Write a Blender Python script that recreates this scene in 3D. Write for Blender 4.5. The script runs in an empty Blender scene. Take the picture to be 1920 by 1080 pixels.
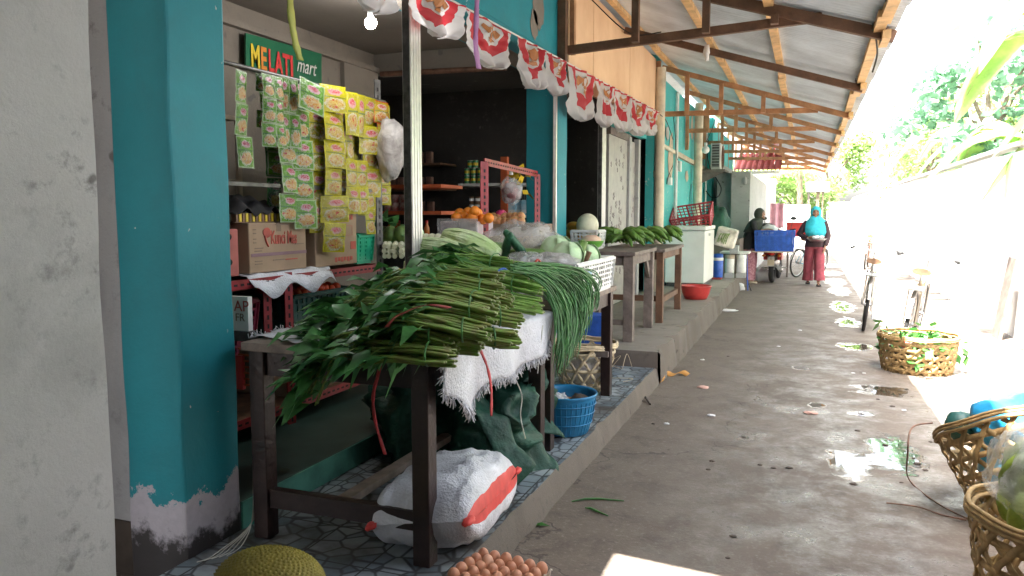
import bpy, math, random
from mathutils import Vector, Matrix, noise
R = math.radians; PI = math.pi
random.seed(7)
sc = bpy.context.scene
COL = sc.collection

# ---------------------------------------------------------------- camera
F = 1450.0; H = 1.45
PITCH = math.atan(140 / F)
cp, sp = math.cos(PITCH), math.sin(PITCH)
YAW = math.atan((553 / F) / (cp + sp * 140 / F))
cy, sy = math.cos(YAW), math.sin(YAW)
cam_d = bpy.data.cameras.new('camera'); cam = bpy.data.objects.new('camera', cam_d); COL.objects.link(cam)
cam.location = (0, 0, H); cam.rotation_euler = (R(90) - PITCH, 0, YAW)
cam_d.sensor_width = 36; cam_d.lens = 36 * F / 1920; cam_d.clip_start = .05; cam_d.clip_end = 3000
sc.camera = cam
def at(x, y, X=None, Y=None, Z=None):
    """survey helper: where the sight line of a photo pixel meets a real plane"""
    a = (x - 960) / F; b = (540 - y) / F
    f = cp + sp * b; u = -sp + cp * b
    r = (a * cy - f * sy, a * sy + f * cy, u)
    t = X / r[0] if X is not None else (Y / r[1] if Y is not None else (Z - H) / r[2])
    return Vector((t * r[0], t * r[1], H + t * r[2]))

# ---------------------------------------------------------------- world, sun, exposure
SUN = Vector((.10, .36, -1)).normalized()          # direction the light travels
w = bpy.data.worlds.new('World'); sc.world = w; w.use_nodes = True
nt = w.node_tree
sky = nt.nodes.new('ShaderNodeTexSky'); sky.sky_type = 'NISHITA'; sky.sun_disc = False
sky.sun_elevation = math.asin(-SUN.z); sky.sun_rotation = math.atan2(-SUN.x, -SUN.y)
sky.air_density = 1.2; sky.dust_density = 5.0; sky.ozone_density = 1.0
hs = nt.nodes.new('ShaderNodeHueSaturation'); hs.inputs['Saturation'].default_value = .45      # hazy tropical sky
nt.links.new(sky.outputs[0], hs.inputs['Color']); nt.links.new(hs.outputs[0], nt.nodes['Background'].inputs[0])
nt.nodes['Background'].inputs[1].default_value = .15
sd = bpy.data.lights.new('sun', 'SUN'); sd.energy = 5; sd.angle = R(.5); sd.color = (1, .95, .88)
so = bpy.data.objects.new('sun', sd); COL.objects.link(so); so.rotation_euler = SUN.to_track_quat('-Z', 'Y').to_euler(); so.location = (0, 0, 20)
sc.view_settings.view_transform = 'Standard'; sc.view_settings.look = 'None'; sc.view_settings.gamma = 1
sc.view_settings.use_curve_mapping = False
sc.view_settings.exposure = 3.45
sc.cycles.max_bounces = 8; sc.cycles.diffuse_bounces = 4; sc.cycles.use_denoising = True
sc.cycles.sample_clamp_indirect = 6

# ---------------------------------------------------------------- materials
MC = {}
def N(nt, t, **k):
    n = nt.nodes.new(t)
    for a, b in k.items(): setattr(n, a, b)
    return n
def mat(name, col, rough=.6, var=.18, scale=6, col2=None, bump=0, bscale=40, metal=0, trans=0, alpha=1, spec=.5, coat=0, detail=6, emis=0, sheen=0):
    if name in MC: return MC[name]
    m = bpy.data.materials.new(name); m.use_nodes = True; MC[name] = m
    t = m.node_tree; b = t.nodes['Principled BSDF']; L = t.links.new
    tc = N(t, 'ShaderNodeTexCoord')
    ns = N(t, 'ShaderNodeTexNoise'); ns.inputs['Scale'].default_value = scale; ns.inputs['Detail'].default_value = detail; ns.inputs['Roughness'].default_value = .62
    L(tc.outputs['Object'], ns.inputs['Vector'])
    cr = N(t, 'ShaderNodeValToRGB')
    c = list(col) + [1]
    d = (list(col2) + [1]) if col2 else [x * (1 - var) for x in col] + [1]
    e = c if col2 else [min(1, x * (1 + var)) for x in col] + [1]
    cr.color_ramp.elements[0].position = .34; cr.color_ramp.elements[1].position = .66
    cr.color_ramp.elements[0].color = d; cr.color_ramp.elements[1].color = e
    L(ns.outputs['Fac'], cr.inputs[0]); L(cr.outputs[0], b.inputs['Base Color'])
    b.inputs['Roughness'].default_value = rough; b.inputs['Metallic'].default_value = metal
    b.inputs['Specular IOR Level'].default_value = spec
    b.inputs['Alpha'].default_value = alpha; b.inputs['Coat Weight'].default_value = coat
    if emis:
        b.inputs['Emission Color'].default_value = c; b.inputs['Emission Strength'].default_value = emis
    if bump:
        n2 = N(t, 'ShaderNodeTexNoise'); n2.inputs['Scale'].default_value = bscale; n2.inputs['Detail'].default_value = 5
        L(tc.outputs['Object'], n2.inputs['Vector'])
        bp = N(t, 'ShaderNodeBump'); bp.inputs['Strength'].default_value = bump; bp.inputs['Distance'].default_value = .02
        L(n2.outputs['Fac'], bp.inputs['Height']); L(bp.outputs[0], b.inputs['Normal'])
    if trans:
        tr = N(t, 'ShaderNodeBsdfTranslucent'); L(cr.outputs[0], tr.inputs['Color'])
        mx = N(t, 'ShaderNodeMixShader'); mx.inputs[0].default_value = trans
        L(b.outputs[0], mx.inputs[1]); L(tr.outputs[0], mx.inputs[2]); L(mx.outputs[0], t.nodes['Material Output'].inputs['Surface'])
    return m
def math_(t, op, a, b=None, clamp=False):
    n = N(t, 'ShaderNodeMath', operation=op); n.use_clamp = clamp
    for i, v in enumerate((a, b)):
        if v is None: continue
        if isinstance(v, (int, float)): n.inputs[i].default_value = v
        else: t.links.new(v, n.inputs[i])
    return n.outputs[0]
def mixc(t, f, a, b):
    n = N(t, 'ShaderNodeMix', data_type='RGBA')
    for s, v in ((0, f), (6, a), (7, b)):
        if isinstance(v, (int, float)): n.inputs[s].default_value = v
        elif isinstance(v, tuple): n.inputs[s].default_value = list(v) + [1]
        else: t.links.new(v, n.inputs[s])
    return n.outputs[2]
def noisef(t, scale, detail=6, rough=.6, vec=None, dist=0):
    n = N(t, 'ShaderNodeTexNoise'); n.inputs['Scale'].default_value = scale; n.inputs['Detail'].default_value = detail
    n.inputs['Roughness'].default_value = rough; n.inputs['Distortion'].default_value = dist
    if vec is not None: t.links.new(vec, n.inputs['Vector'])
    return n.outputs['Fac']
def ramp(t, f, stops):
    cr = N(t, 'ShaderNodeValToRGB'); el = cr.color_ramp.elements
    while len(el) < len(stops): el.new(.5)
    for e, (p, c) in zip(el, stops):
        e.position = p; e.color = (c, c, c, 1) if isinstance(c, (int, float)) else list(c) + [1]
    t.links.new(f, cr.inputs[0]); return cr.outputs[0]
def newmat(name):
    m = bpy.data.materials.new(name); m.use_nodes = True; MC[name] = m
    t = m.node_tree; return m, t, t.nodes['Principled BSDF']
def bumpn(t, b, h, strength=.5, dist=.01):
    bp = N(t, 'ShaderNodeBump'); bp.inputs['Strength'].default_value = strength; bp.inputs['Distance'].default_value = dist
    t.links.new(h, bp.inputs['Height']); t.links.new(bp.outputs[0], b.inputs['Normal'])

def teal_mat(name, base, z0, z1, chips=.72, peel=(.42, .38, .42), chipcol=(.6, .58, .55)):
    """painted plaster: bare plaster where the paint has peeled off below z0, black dirt below z1, small chips"""
    m, t, b = newmat(name); L = t.links.new
    g = N(t, 'ShaderNodeNewGeometry'); sx = N(t, 'ShaderNodeSeparateXYZ'); L(g.outputs['Position'], sx.inputs[0])
    P = g.outputs['Position']
    c = mixc(t, noisef(t, 2.2, 8, .7, vec=P), tuple(x * .66 for x in base), tuple(min(1, x * 1.25) for x in base))
    grime = ramp(t, noisef(t, 5, 9, .7, vec=P), [(.5, 0), (.75, .4)])
    c = mixc(t, grime, c, tuple(x * .6 + .02 for x in base))
    ch = ramp(t, noisef(t, 19, 3, .5, vec=P), [(chips, 0), (chips + .015, 1)])
    ch2 = ramp(t, noisef(t, 3.1, 2, .5, vec=P), [(.45, 0), (.6, 1)])
    c = mixc(t, math_(t, 'MULTIPLY', ch, ch2), c, chipcol)
    n1 = noisef(t, 5, 12, .72, vec=P)
    zz = math_(t, 'SUBTRACT', math_(t, 'ADD', sx.outputs[2], math_(t, 'MULTIPLY', math_(t, 'SUBTRACT', n1, .5), .5)), z0)
    c = mixc(t, ramp(t, zz, [(0, 1), (.004, 0)]), c, mixc(t, noisef(t, 30, 6, vec=P), tuple(x * .7 for x in peel), peel))
    n2 = noisef(t, 9, 6, .7, vec=P)
    z2 = math_(t, 'SUBTRACT', math_(t, 'ADD', sx.outputs[2], math_(t, 'MULTIPLY', math_(t, 'SUBTRACT', n2, .5), .35)), z1)
    c = mixc(t, ramp(t, z2, [(0, 1), (.06, 0)]), c, (.035, .03, .03))
    L(c, b.inputs['Base Color']); b.inputs['Roughness'].default_value = .62
    bumpn(t, b, noisef(t, 45, 6, .7, vec=P), .35, .006)
    return m
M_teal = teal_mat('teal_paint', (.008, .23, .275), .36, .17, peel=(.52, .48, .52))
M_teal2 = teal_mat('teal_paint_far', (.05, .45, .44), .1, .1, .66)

def plaster(name, a, b_, blot=(.12, .11, .10)):
    m, t, b = newmat(name); L = t.links.new
    g = N(t, 'ShaderNodeNewGeometry'); P = g.outputs['Position']
    c = mixc(t, noisef(t, 3.5, 9, .68, vec=P), a, b_)
    sp_ = ramp(t, noisef(t, 14, 10, .72, vec=P), [(.54, 0), (.70, .85)])
    c = mixc(t, math_(t, 'MULTIPLY', sp_, ramp(t, noisef(t, 2.2, 3, vec=P), [(.4, .1), (.65, 1)])), c, blot)
    c = mixc(t, ramp(t, noisef(t, 1.1, 7, .7, vec=P, dist=.8), [(.48, 0), (.70, .45)]), c, tuple(x * .5 for x in a))
    sp2 = ramp(t, noisef(t, 9, 2, .4, vec=P), [(.71, 0), (.75, .8)])
    c = mixc(t, sp2, c, blot)
    sx = N(t, 'ShaderNodeSeparateXYZ'); L(P, sx.inputs[0])
    L(c, b.inputs['Base Color']); b.inputs['Roughness'].default_value = .85
    bumpn(t, b, noisef(t, 60, 8, .75, vec=P), .5, .006)
    return m
M_plaster = plaster('raw_plaster', (.36, .35, .325), (.58, .57, .54))
M_greywall = plaster('grey_wall', (.34, .33, .33), (.46, .45, .45))
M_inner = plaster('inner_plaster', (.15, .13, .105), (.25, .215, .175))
M_innershade = plaster('inner_plaster_shade', (.035, .032, .03), (.06, .055, .05))  # darkness of the deep shop put into the plaster colour
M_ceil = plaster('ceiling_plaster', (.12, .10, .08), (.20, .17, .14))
M_white_wall = plaster('whitewashed_wall', (.78, .77, .75), (.85, .84, .82), (.66, .65, .62))
M_conc_col = plaster('grey_concrete', (.34, .34, .33), (.46, .46, .45))

# alley concrete with real water lying in its hollows
def alley_mat():
    m, t, b = newmat('alley_concrete'); L = t.links.new
    g = N(t, 'ShaderNodeNewGeometry'); P = g.outputs['Position']
    sx = N(t, 'ShaderNodeSeparateXYZ'); L(P, sx.inputs[0])
    c = mixc(t, noisef(t, 1.3, 8, .62, vec=P), (.088, .068, .054), (.20, .165, .135))
    c = mixc(t, ramp(t, noisef(t, 5, 10, .72, vec=P, dist=.6), [(.5, 0), (.72, .75)]), c, (.06, .048, .04))
    c = mixc(t, ramp(t, noisef(t, 38, 5, .7, vec=P), [(.55, 0), (.8, .6)]), c, (.36, .33, .29))
    # hairline cracks
    v = N(t, 'ShaderNodeTexVoronoi', feature='DISTANCE_TO_EDGE'); v.inputs['Scale'].default_value = .33
    nv = N(t, 'ShaderNodeTexNoise'); nv.inputs['Scale'].default_value = 2.5; nv.inputs['Detail'].default_value = 7; L(P, nv.inputs['Vector'])
    av = N(t, 'ShaderNodeVectorMath', operation='ADD'); sv = N(t, 'ShaderNodeVectorMath', operation='SCALE'); sv.inputs['Scale'].default_value = .9
    L(nv.outputs['Color'], sv.inputs[0]); L(P, av.inputs[0]); L(sv.outputs[0], av.inputs[1]); L(av.outputs[0], v.inputs['Vector'])
    crack = ramp(t, v.outputs['Distance'], [(0, .7), (.003, 0)])
    c = mixc(t, crack, c, (.04, .033, .028))
    # puddles: (x, y, rx, ry)
    pud = None
    for (x, y, rx, ry) in PUD:
        dx = math_(t, 'DIVIDE', math_(t, 'SUBTRACT', sx.outputs[0], x), rx); dy = math_(t, 'DIVIDE', math_(t, 'SUBTRACT', sx.outputs[1], y), ry)
        d = math_(t, 'ADD', math_(t, 'MULTIPLY', dx, dx), math_(t, 'MULTIPLY', dy, dy))
        pud = d if pud is None else math_(t, 'MINIMUM', pud, d)
    edge = math_(t, 'ADD', pud, math_(t, 'MULTIPLY', math_(t, 'SUBTRACT', noisef(t, 4.6, 9, .68, vec=P, dist=.7), .5), 4.6))
    water = ramp(t, edge, [(.55, 1), (1.05, 0)])
    damp = ramp(t, edge, [(.8, 1), (1.9, 0)])
    # damp film patches down the right of the lane
    film = math_(t, 'MULTIPLY', ramp(t, noisef(t, 2.6, 12, .74, vec=P, dist=.15), [(.43, 0), (.60, 1)]),
                 math_(t, 'MULTIPLY', ramp(t, math_(t, 'ADD', sx.outputs[0], .8), [(0, 0), (.45, 1)]), ramp(t, math_(t, 'MULTIPLY', sx.outputs[1], .1), [(.6, 1), (1.0, .45)])))
    c = mixc(t, math_(t, 'MULTIPLY', film, .12), c, (.10, .095, .10))
    c = mixc(t, damp, c, mixc(t, .5, c, (.07, .058, .05)))
    c = mixc(t, water, c, (.05, .04, .03))
    L(c, b.inputs['Base Color'])
    r = math_(t, 'SUBTRACT', .82, math_(t, 'MULTIPLY', film, .60))
    r = math_(t, 'SUBTRACT', r, math_(t, 'MULTIPLY', damp, .46))
    dry = math_(t, 'SUBTRACT', 1, water)
    r = math_(t, 'MAXIMUM', math_(t, 'MULTIPLY', r, dry), .015)
    L(r, b.inputs['Roughness'])
    L(math_(t, 'ADD', .35, math_(t, 'MULTIPLY', math_(t, 'MAXIMUM', damp, math_(t, 'MULTIPLY', film, .9)), .45)), b.inputs['Specular IOR Level'])
    h = math_(t, 'ADD', noisef(t, 60, 8, .75, vec=P), math_(t, 'MULTIPLY', noisef(t, 5, 5, .6, vec=P), 2))
    h = math_(t, 'SUBTRACT', h, math_(t, 'MULTIPLY', crack, .7)); dry = math_(t, 'MULTIPLY', dry, math_(t, 'SUBTRACT', 1, math_(t, 'MULTIPLY', damp, .6)))
    bumpn(t, b, math_(t, 'MULTIPLY', h, dry), .5, .008)
    return m
PUD = [(*at(px, py, Z=0)[:2], rx, ry) for px, py, rx, ry in
       ((1675, 850, .17, .42), (1590, 868, .13, .30), (1655, 733, .26, .22), (1605, 650, .18, .30), (1590, 604, .16, .5),
        (1580, 575, .18, .8), (1574, 545, .20, .9), (1552, 512, .35, .8), (1565, 528, .22, 1.0), (1545, 497, .45, 1.0), (1610, 775, .10, .08), (1500, 690, .09, .10), (1530, 760, .07, .10))]
M_alley = alley_mat()

def tile_mat():
    """glazed floor tiles printed with blue-grey river pebbles"""
    m, t, b = newmat('pebble_tiles'); L = t.links.new
    g = N(t, 'ShaderNodeNewGeometry'); P = g.outputs['Position']
    v = N(t, 'ShaderNodeTexVoronoi', feature='DISTANCE_TO_EDGE'); v.inputs['Scale'].default_value = 11; L(P, v.inputs['Vector'])
    v2 = N(t, 'ShaderNodeTexVoronoi'); v2.inputs['Scale'].default_value = 11; L(P, v2.inputs['Vector'])
    sh = N(t, 'ShaderNodeSeparateColor'); L(v2.outputs['Color'], sh.inputs[0])
    c = mixc(t, sh.outputs[0], (.14, .19, .225), (.35, .39, .41))
    c = mixc(t, ramp(t, v.outputs['Distance'], [(.03, 1), (.09, 0)]), c, (.045, .05, .06))
    br = N(t, 'ShaderNodeTexBrick', offset=0); br.inputs['Scale'].default_value = 1; br.inputs['Mortar Size'].default_value = .004
    br.inputs['Brick Width'].default_value = .3; br.inputs['Row Height'].default_value = .3
    br.inputs['Color1'].default_value = (0, 0, 0, 1); br.inputs['Color2'].default_value = (0, 0, 0, 1); br.inputs['Mortar'].default_value = (1, 1, 1, 1)
    L(P, br.inputs['Vector'])
    c = mixc(t, br.outputs['Fac'], c, (.02, .02, .02))
    c = mixc(t, ramp(t, noisef(t, 2.6, 7, .65, vec=P), [(.43, 0), (.66, .85)]), c, (.06, .048, .04))
    L(c, b.inputs['Base Color'])
    L(ramp(t, noisef(t, 4, 6, vec=P), [(.3, .3), (.7, .65)]), b.inputs['Roughness'])
    return m
M_tile = tile_mat()
M_kerb = plaster('kerb_concrete', (.085, .068, .055), (.17, .14, .115), (.035, .028, .022))
M_upper = plaster('worn_cement', (.19, .16, .135), (.31, .27, .235), (.08, .065, .05))
M_riser = mat('green_riser_paint', (.10, .33, .26), .5, .3, 5)
M_shopfloor = mat('green_shop_floor', (.035, .075, .06), .42, .35, 3)
M_dkwood = mat('dark_brown_paint', (.028, .014, .012), .38, .3, 9, bump=.15)
M_dkwood2 = mat('table_edge_worn', (.20, .15, .12), .6, .3, 14)
M_greywood = mat('grey_brown_wood', (.17, .135, .115), .7, .3, 8, bump=.3)
M_wood = mat('raw_timber', (.62, .38, .17), .65, .3, 5, bump=.25, bscale=25)
M_wooddk = mat('dark_timber', (.13, .065, .035), .65, .35, 6, bump=.2)
M_woodmd = mat('red_brown_timber', (.42, .21, .10), .65, .3, 6, bump=.2)
M_zinc = mat('zinc_sheet', (.64, .70, .76), .40, .20, 1.6, metal=.2)
M_orange = mat('plywood_orange', (.82, .56, .34), .75, .10, 1.4, col2=(.70, .44, .25), bump=.3, bscale=6)
M_alum = mat('aluminium', (.75, .72, .68), .35, .08, 20, metal=.5)
M_black = mat('black_plastic', (.015, .015, .016), .45, .2)
M_rubber = mat('rubber', (.02, .02, .02), .8, .2)
M_red = mat('red_rack_paint', (.28, .022, .028), .42, .35, 12)
M_rackdk = mat('dark_rack_steel', (.10, .095, .09), .45, .4, 20, metal=.5)
M_steel = mat('steel', (.45, .45, .45), .3, .2, metal=.9)
M_card = mat('cardboard', (.38, .26, .17), .8, .1, 5)
M_cardside = mat('cardboard_dark', (.24, .17, .12), .8, .15)
M_sackw = mat('woven_sack', (.66, .66, .70), .5, .16, 7, bump=.5, bscale=90)
M_sackred = mat('sack_red_stripe', (.68, .07, .06), .5, .2, 9)
M_tarp = mat('green_tarp', (.008, .060, .036), .6, .5, 4, bump=.7, bscale=18)
M_bluebasin = mat('blue_plastic', (.02, .19, .38), .35, .15)
M_blue = mat('royal_blue_plastic', (.03, .11, .48), .4, .25, 12)
M_redpl = mat('red_plastic', (.50, .045, .04), .35, .15)
M_redcr = mat('red_crate_plastic', (.42, .035, .05), .4, .3)
M_wplast = mat('white_plastic', (.70, .69, .66), .45, .14, 9)
M_white = mat('white_enamel', (.74, .73, .69), .4, .06, 3)
M_foam = mat('dirty_foam', (.62, .58, .50), .8, .4, 6)
M_green = mat('green_plastic', (.02, .40, .22), .4, .15)
M_lime = mat('lime_bowl', (.20, .55, .08), .3, .1)
M_pvc = mat('cream_pvc', (.64, .56, .42), .5, .22, 4)
M_cream = mat('cream_wood', (.45, .36, .26), .6, .2)
M_bamboo = mat('bamboo', (.34, .22, .09), .7, .35, 18)
M_bamboo2 = mat('bamboo_pale', (.62, .50, .32), .55, .3, 18)
M_stem = mat('kangkung_stem', (.15, .30, .04), .40, .4, 22, col2=(.17, .17, .045), trans=0)
M_stem2 = mat('mustard_stem', (.24, .42, .09), .4, .25, 30)
M_leaf = mat('dark_leaf', (.065, .21, .055), .40, .6, 11, trans=.2)
M_leaf2 = mat('fresh_leaf', (.045, .17, .03), .42, .4, 14, trans=.2)
M_bean = mat('long_bean', (.05, .17, .04), .42, .45, 10)
M_cut = mat('cut_stem', (.30, .33, .16), .6, .3)
M_napa = mat('napa_leaf', (.38, .52, .20), .45, .25, 9, col2=(.62, .70, .45), bump=.5, bscale=30)
M_cabb = mat('cabbage', (.42, .60, .32), .45, .2, 9, col2=(.58, .70, .48), bump=.4, bscale=20)
M_cuc = mat('cucumber_skin', (.03, .12, .06), .35, .4, 30, bump=.3)
M_cuclight = mat('light_cucumber', (.18, .30, .08), .4, .3, 20)
M_banana = mat('green_plantain', (.13, .24, .035), .45, .4, 22, col2=(.05, .13, .02))
M_papaya = mat('papaya_skin', (.60, .28, .03), .4, .3, 6, col2=(.40, .33, .05))
M_melon = mat('pale_melon', (.60, .58, .42), .5, .15, 20)
M_pump = mat('pumpkin_flesh', (.75, .50, .36), .6, .12)
M_orfr = mat('orange_fruit', (.80, .24, .02), .42, .15, 14)
M_tomato = mat('tomato_skin', (.62, .07, .02), .35, .3)
M_apple = mat('apple_skin', (.58, .22, .10), .35, .4, 12, col2=(.62, .45, .18))
M_dragon = mat('pink_fruit', (.60, .05, .16), .4, .2)
M_bokchoy = mat('white_stalk', (.62, .62, .45), .45, .15)
M_egg = mat('egg_shell', (.52, .23, .13), .5, .1, 20)
M_eggpale = mat('egg_shell_pale', (.62, .34, .22), .5, .1, 20)
M_tray = mat('paper_pulp', (.52, .46, .38), .9, .15, 30)
M_jack = mat('jackfruit_rind', (.30, .24, .035), .6, .35, 8, col2=(.17, .13, .02))
M_skin = mat('skin', (.36, .19, .12), .5, .08)
M_eye = mat('eye_dark', (.02, .012, .01), .3, .1)
M_lip = mat('lip', (.30, .09, .07), .5, .1)
M_hijab = mat('turquoise_cloth', (.03, .42, .52), .75, .25, 8, sheen=.3)
M_hijab2 = mat('charcoal_green_cloth', (.05, .055, .045), .8, .2)
M_blackcl = mat('black_cloth', (.018, .016, .018), .8, .3)
M_maroon = mat('maroon_cloth', (.27, .05, .07), .8, .25, 9)
M_floral = mat('pink_floral_cloth', (.52, .27, .30), .8, .3, 26, col2=(.28, .10, .14), detail=2)
M_darkcl = mat('dark_brown_sleeve', (.05, .025, .03), .8, .25)
M_ribbon = mat('red_raffia', (.50, .045, .05), .45, .25)
M_purple = mat('purple_raffia', (.42, .20, .42), .5, .15)
M_strip = mat('yellow_green_strip', (.45, .47, .10), .5, .2)
M_string = mat('white_string', (.60, .58, .52), .7, .1)
M_wire = mat('black_cable', (.02, .02, .02), .6, .1)
M_signgreen = mat('sign_green', (.012, .13, .06), .4, .1)
M_yellow = mat('letter_yellow', (.70, .50, .03), .5, .1)
M_lred = mat('letter_red', (.62, .04, .04), .5, .1)
M_lwhite = mat('letter_white', (.66, .66, .62), .5, .05)
M_lcard = mat('print_red', (.48, .10, .07), .7, .2)
M_lpurp = mat('print_purple', (.26, .15, .17), .7, .1)
M_can = mat('can_red', (.45, .04, .04), .3, .5, 30, col2=(.6, .55, .5))
M_cang = mat('can_green', (.03, .22, .08), .3, .3)
M_canl = mat('can_lid', (.6, .58, .55), .3, .1, metal=.6)
M_bottle = mat('sauce_bottle', (.55, .20, .05), .3, .3)
M_bottleb = mat('blue_bottle', (.10, .30, .45), .3, .3)
M_milk = mat('blue_carton', (.12, .38, .52), .5, .4, 14, col2=(.5, .62, .66))
M_tan = mat('brown_goods', (.18, .10, .055), .6, .4, 12)
M_mudstrip = mat('orange_paper', (.55, .26, .06), .7, .3)
M_litter = mat('litter_white', (.62, .60, .60), .7, .1)
M_mud = mat('mud_lump', (.06, .045, .035), .9, .3)
M_rooftile = mat('red_roof_tile', (.33, .06, .05), .7, .3)
M_bark = mat('bark', (.16, .12, .08), .85, .35, 8, bump=.5)
M_bananatr = mat('banana_stalk', (.30, .32, .12), .6, .35, 5)
M_treeleaf = mat('tree_leaf', (.20, .31, .09), .4, .45, 1.2, trans=.45)
M_banleaf = mat('banana_leaf', (.30, .46, .14), .38, .3, 3, trans=.45)
M_teallf = mat('blue_green_leaf', (.16, .30, .18), .4, .4, 2, trans=.35)
M_rust = mat('rust_steel', (.16, .08, .05), .6, .5, 12, metal=.3)
M_silver = mat('silver_paint', (.42, .40, .38), .35, .2, metal=.4)
M_bikered = mat('red_lacquer', (.45, .03, .03), .3, .2)
M_lampred = mat('tail_lamp', (.5, .03, .02), .25, .1)
M_bluebag = mat('blue_film_bag', (.02, .26, .50), .3, .25, 8)
M_door = mat('patterned_door', (.38, .36, .33), .5, .12, 9, col2=(.29, .275, .265))
M_doordot = mat('door_flower_print', (.30, .27, .27), .5, .1)
M_dark = mat('dark_interior', (.012, .011, .012), .8, .1)

def film_mat(name, col, alpha, rough=.12):
    m, t, b = newmat(name); L = t.links.new
    tc = N(t, 'ShaderNodeTexCoord')
    b.inputs['Base Color'].default_value = (*col, 1); b.inputs['Roughness'].default_value = rough
    b.inputs['Specular IOR Level'].default_value = .9
    L(ramp(t, noisef(t, 7, 6, .6, vec=tc.outputs['Object'], dist=1.2), [(.35, alpha * .5), (.68, min(1, alpha * 1.6))]), b.inputs['Alpha'])
    bumpn(t, b, noisef(t, 14, 6, .65, vec=tc.outputs['Object'], dist=1.5), .9, .02)
    return m
M_film = film_mat('clear_plastic_film', (.80, .80, .80), .32)
M_filmw = film_mat('milky_plastic_film', (.66, .62, .60), .75, .3)

def sachet_mat(name, top, edge, photo1, photo2, logo, lred, photo_y=.30):
    m, t, b = newmat(name); L = t.links.new
    tc = N(t, 'ShaderNodeTexCoord'); sx = N(t, 'ShaderNodeSeparateXYZ'); L(tc.outputs['UV'], sx.inputs[0])
    u, v = sx.outputs[0], sx.outputs[1]
    oi = N(t, 'ShaderNodeObjectInfo')
    ad = N(t, 'ShaderNodeVectorMath', operation='ADD'); L(tc.outputs['UV'], ad.inputs[0])
    cb = N(t, 'ShaderNodeCombineXYZ'); L(math_(t, 'MULTIPLY', oi.outputs['Random'], 40), cb.inputs[0]); L(cb.outputs[0], ad.inputs[1])
    def ell(cx, cy_, rx, ry):
        dx = math_(t, 'DIVIDE', math_(t, 'SUBTRACT', u, cx), rx); dy = math_(t, 'DIVIDE', math_(t, 'SUBTRACT', v, cy_), ry)
        d = math_(t, 'ADD', math_(t, 'MULTIPLY', dx, dx), math_(t, 'MULTIPLY', dy, dy))
        return math_(t, 'LESS_THAN', math_(t, 'ADD', d, math_(t, 'MULTIPLY', noisef(t, 8, 5, .7, vec=ad.outputs[0], dist=1), 2.2)), 1.75)
    c = mixc(t, noisef(t, 5, 3, vec=ad.outputs[0]), top, tuple(x * .55 for x in top))
    ph = mixc(t, ramp(t, noisef(t, 11, 4, .7, vec=ad.outputs[0], dist=1), [(.38, 0), (.6, 1)]), photo1, photo2)
    ph = mixc(t, ramp(t, noisef(t, 7, 2, .5, vec=ad.outputs[0]), [(.60, 0), (.64, .9)]), ph, lred)
    c = mixc(t, math_(t, 'MULTIPLY', ell(.5, photo_y, .48, .27), .75), c, (.62, .60, .55))
    c = mixc(t, ell(.5, photo_y, .42, .22), c, ph)
    c = mixc(t, ell(.52, .74, .33, .15), c, logo)
    c = mixc(t, math_(t, 'MULTIPLY', ell(.52, .76, .26, .09), ramp(t, noisef(t, 22, 3, .6, vec=ad.outputs[0]), [(.42, .15), (.55, .95)])), c, lred)
    cre = ramp(t, noisef(t, 3.5, 5, .7, vec=ad.outputs[0], dist=2.5), [(.50, 0), (.62, .5)])
    c = mixc(t, cre, c, mixc(t, .6, c, (.75, .75, .7)))
    band = math_(t, 'MULTIPLY', math_(t, 'GREATER_THAN', v, .53), math_(t, 'LESS_THAN', v, .57))
    c = mixc(t, math_(t, 'MULTIPLY', band, .7), c, (.03, .10, .05))
    e = math_(t, 'MAXIMUM', math_(t, 'MAXIMUM', math_(t, 'LESS_THAN', u, .05), math_(t, 'GREATER_THAN', u, .95)), math_(t, 'MAXIMUM', math_(t, 'LESS_THAN', v, .04), math_(t, 'GREATER_THAN', v, .96)))
    c = mixc(t, e, c, edge)
    hv = N(t, 'ShaderNodeHueSaturation'); hv.inputs['Saturation'].default_value = 1.25; hv.inputs['Value'].default_value = .72; L(c, hv.inputs['Color']); L(hv.outputs[0], b.inputs['Base Color']); b.inputs['Roughness'].default_value = .25
    bumpn(t, b, noisef(t, 5, 4, .6, vec=ad.outputs[0], dist=2), .6, .01)
    return m
S_green = sachet_mat('green_sachet_print', (.13, .36, .02), (.42, .52, .34), (.55, .27, .10), (.60, .50, .30), (.58, .40, .44), (.42, .04, .08))
S_dkgreen = sachet_mat('dark_green_sachet_print', (.02, .17, .05), (.10, .26, .10), (.30, .24, .06), (.50, .44, .14), (.55, .45, .45), (.42, .06, .10))
S_pot = sachet_mat('yellow_pot_sachet_print', (.50, .42, .01), (.38, .38, .02), (.42, .32, .05), (.10, .16, .03), (.55, .40, .40), (.45, .05, .10))
S_yellow = sachet_mat('yellow_sachet_print', (.56, .48, .01), (.55, .50, .04), (.48, .24, .10), (.60, .50, .22), (.60, .36, .34), (.48, .06, .08))
S_red = sachet_mat('red_yellow_sachet_print', (.60, .42, .05), (.55, .10, .05), (.55, .20, .10), (.60, .40, .20), (.62, .45, .40), (.50, .05, .05))

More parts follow.
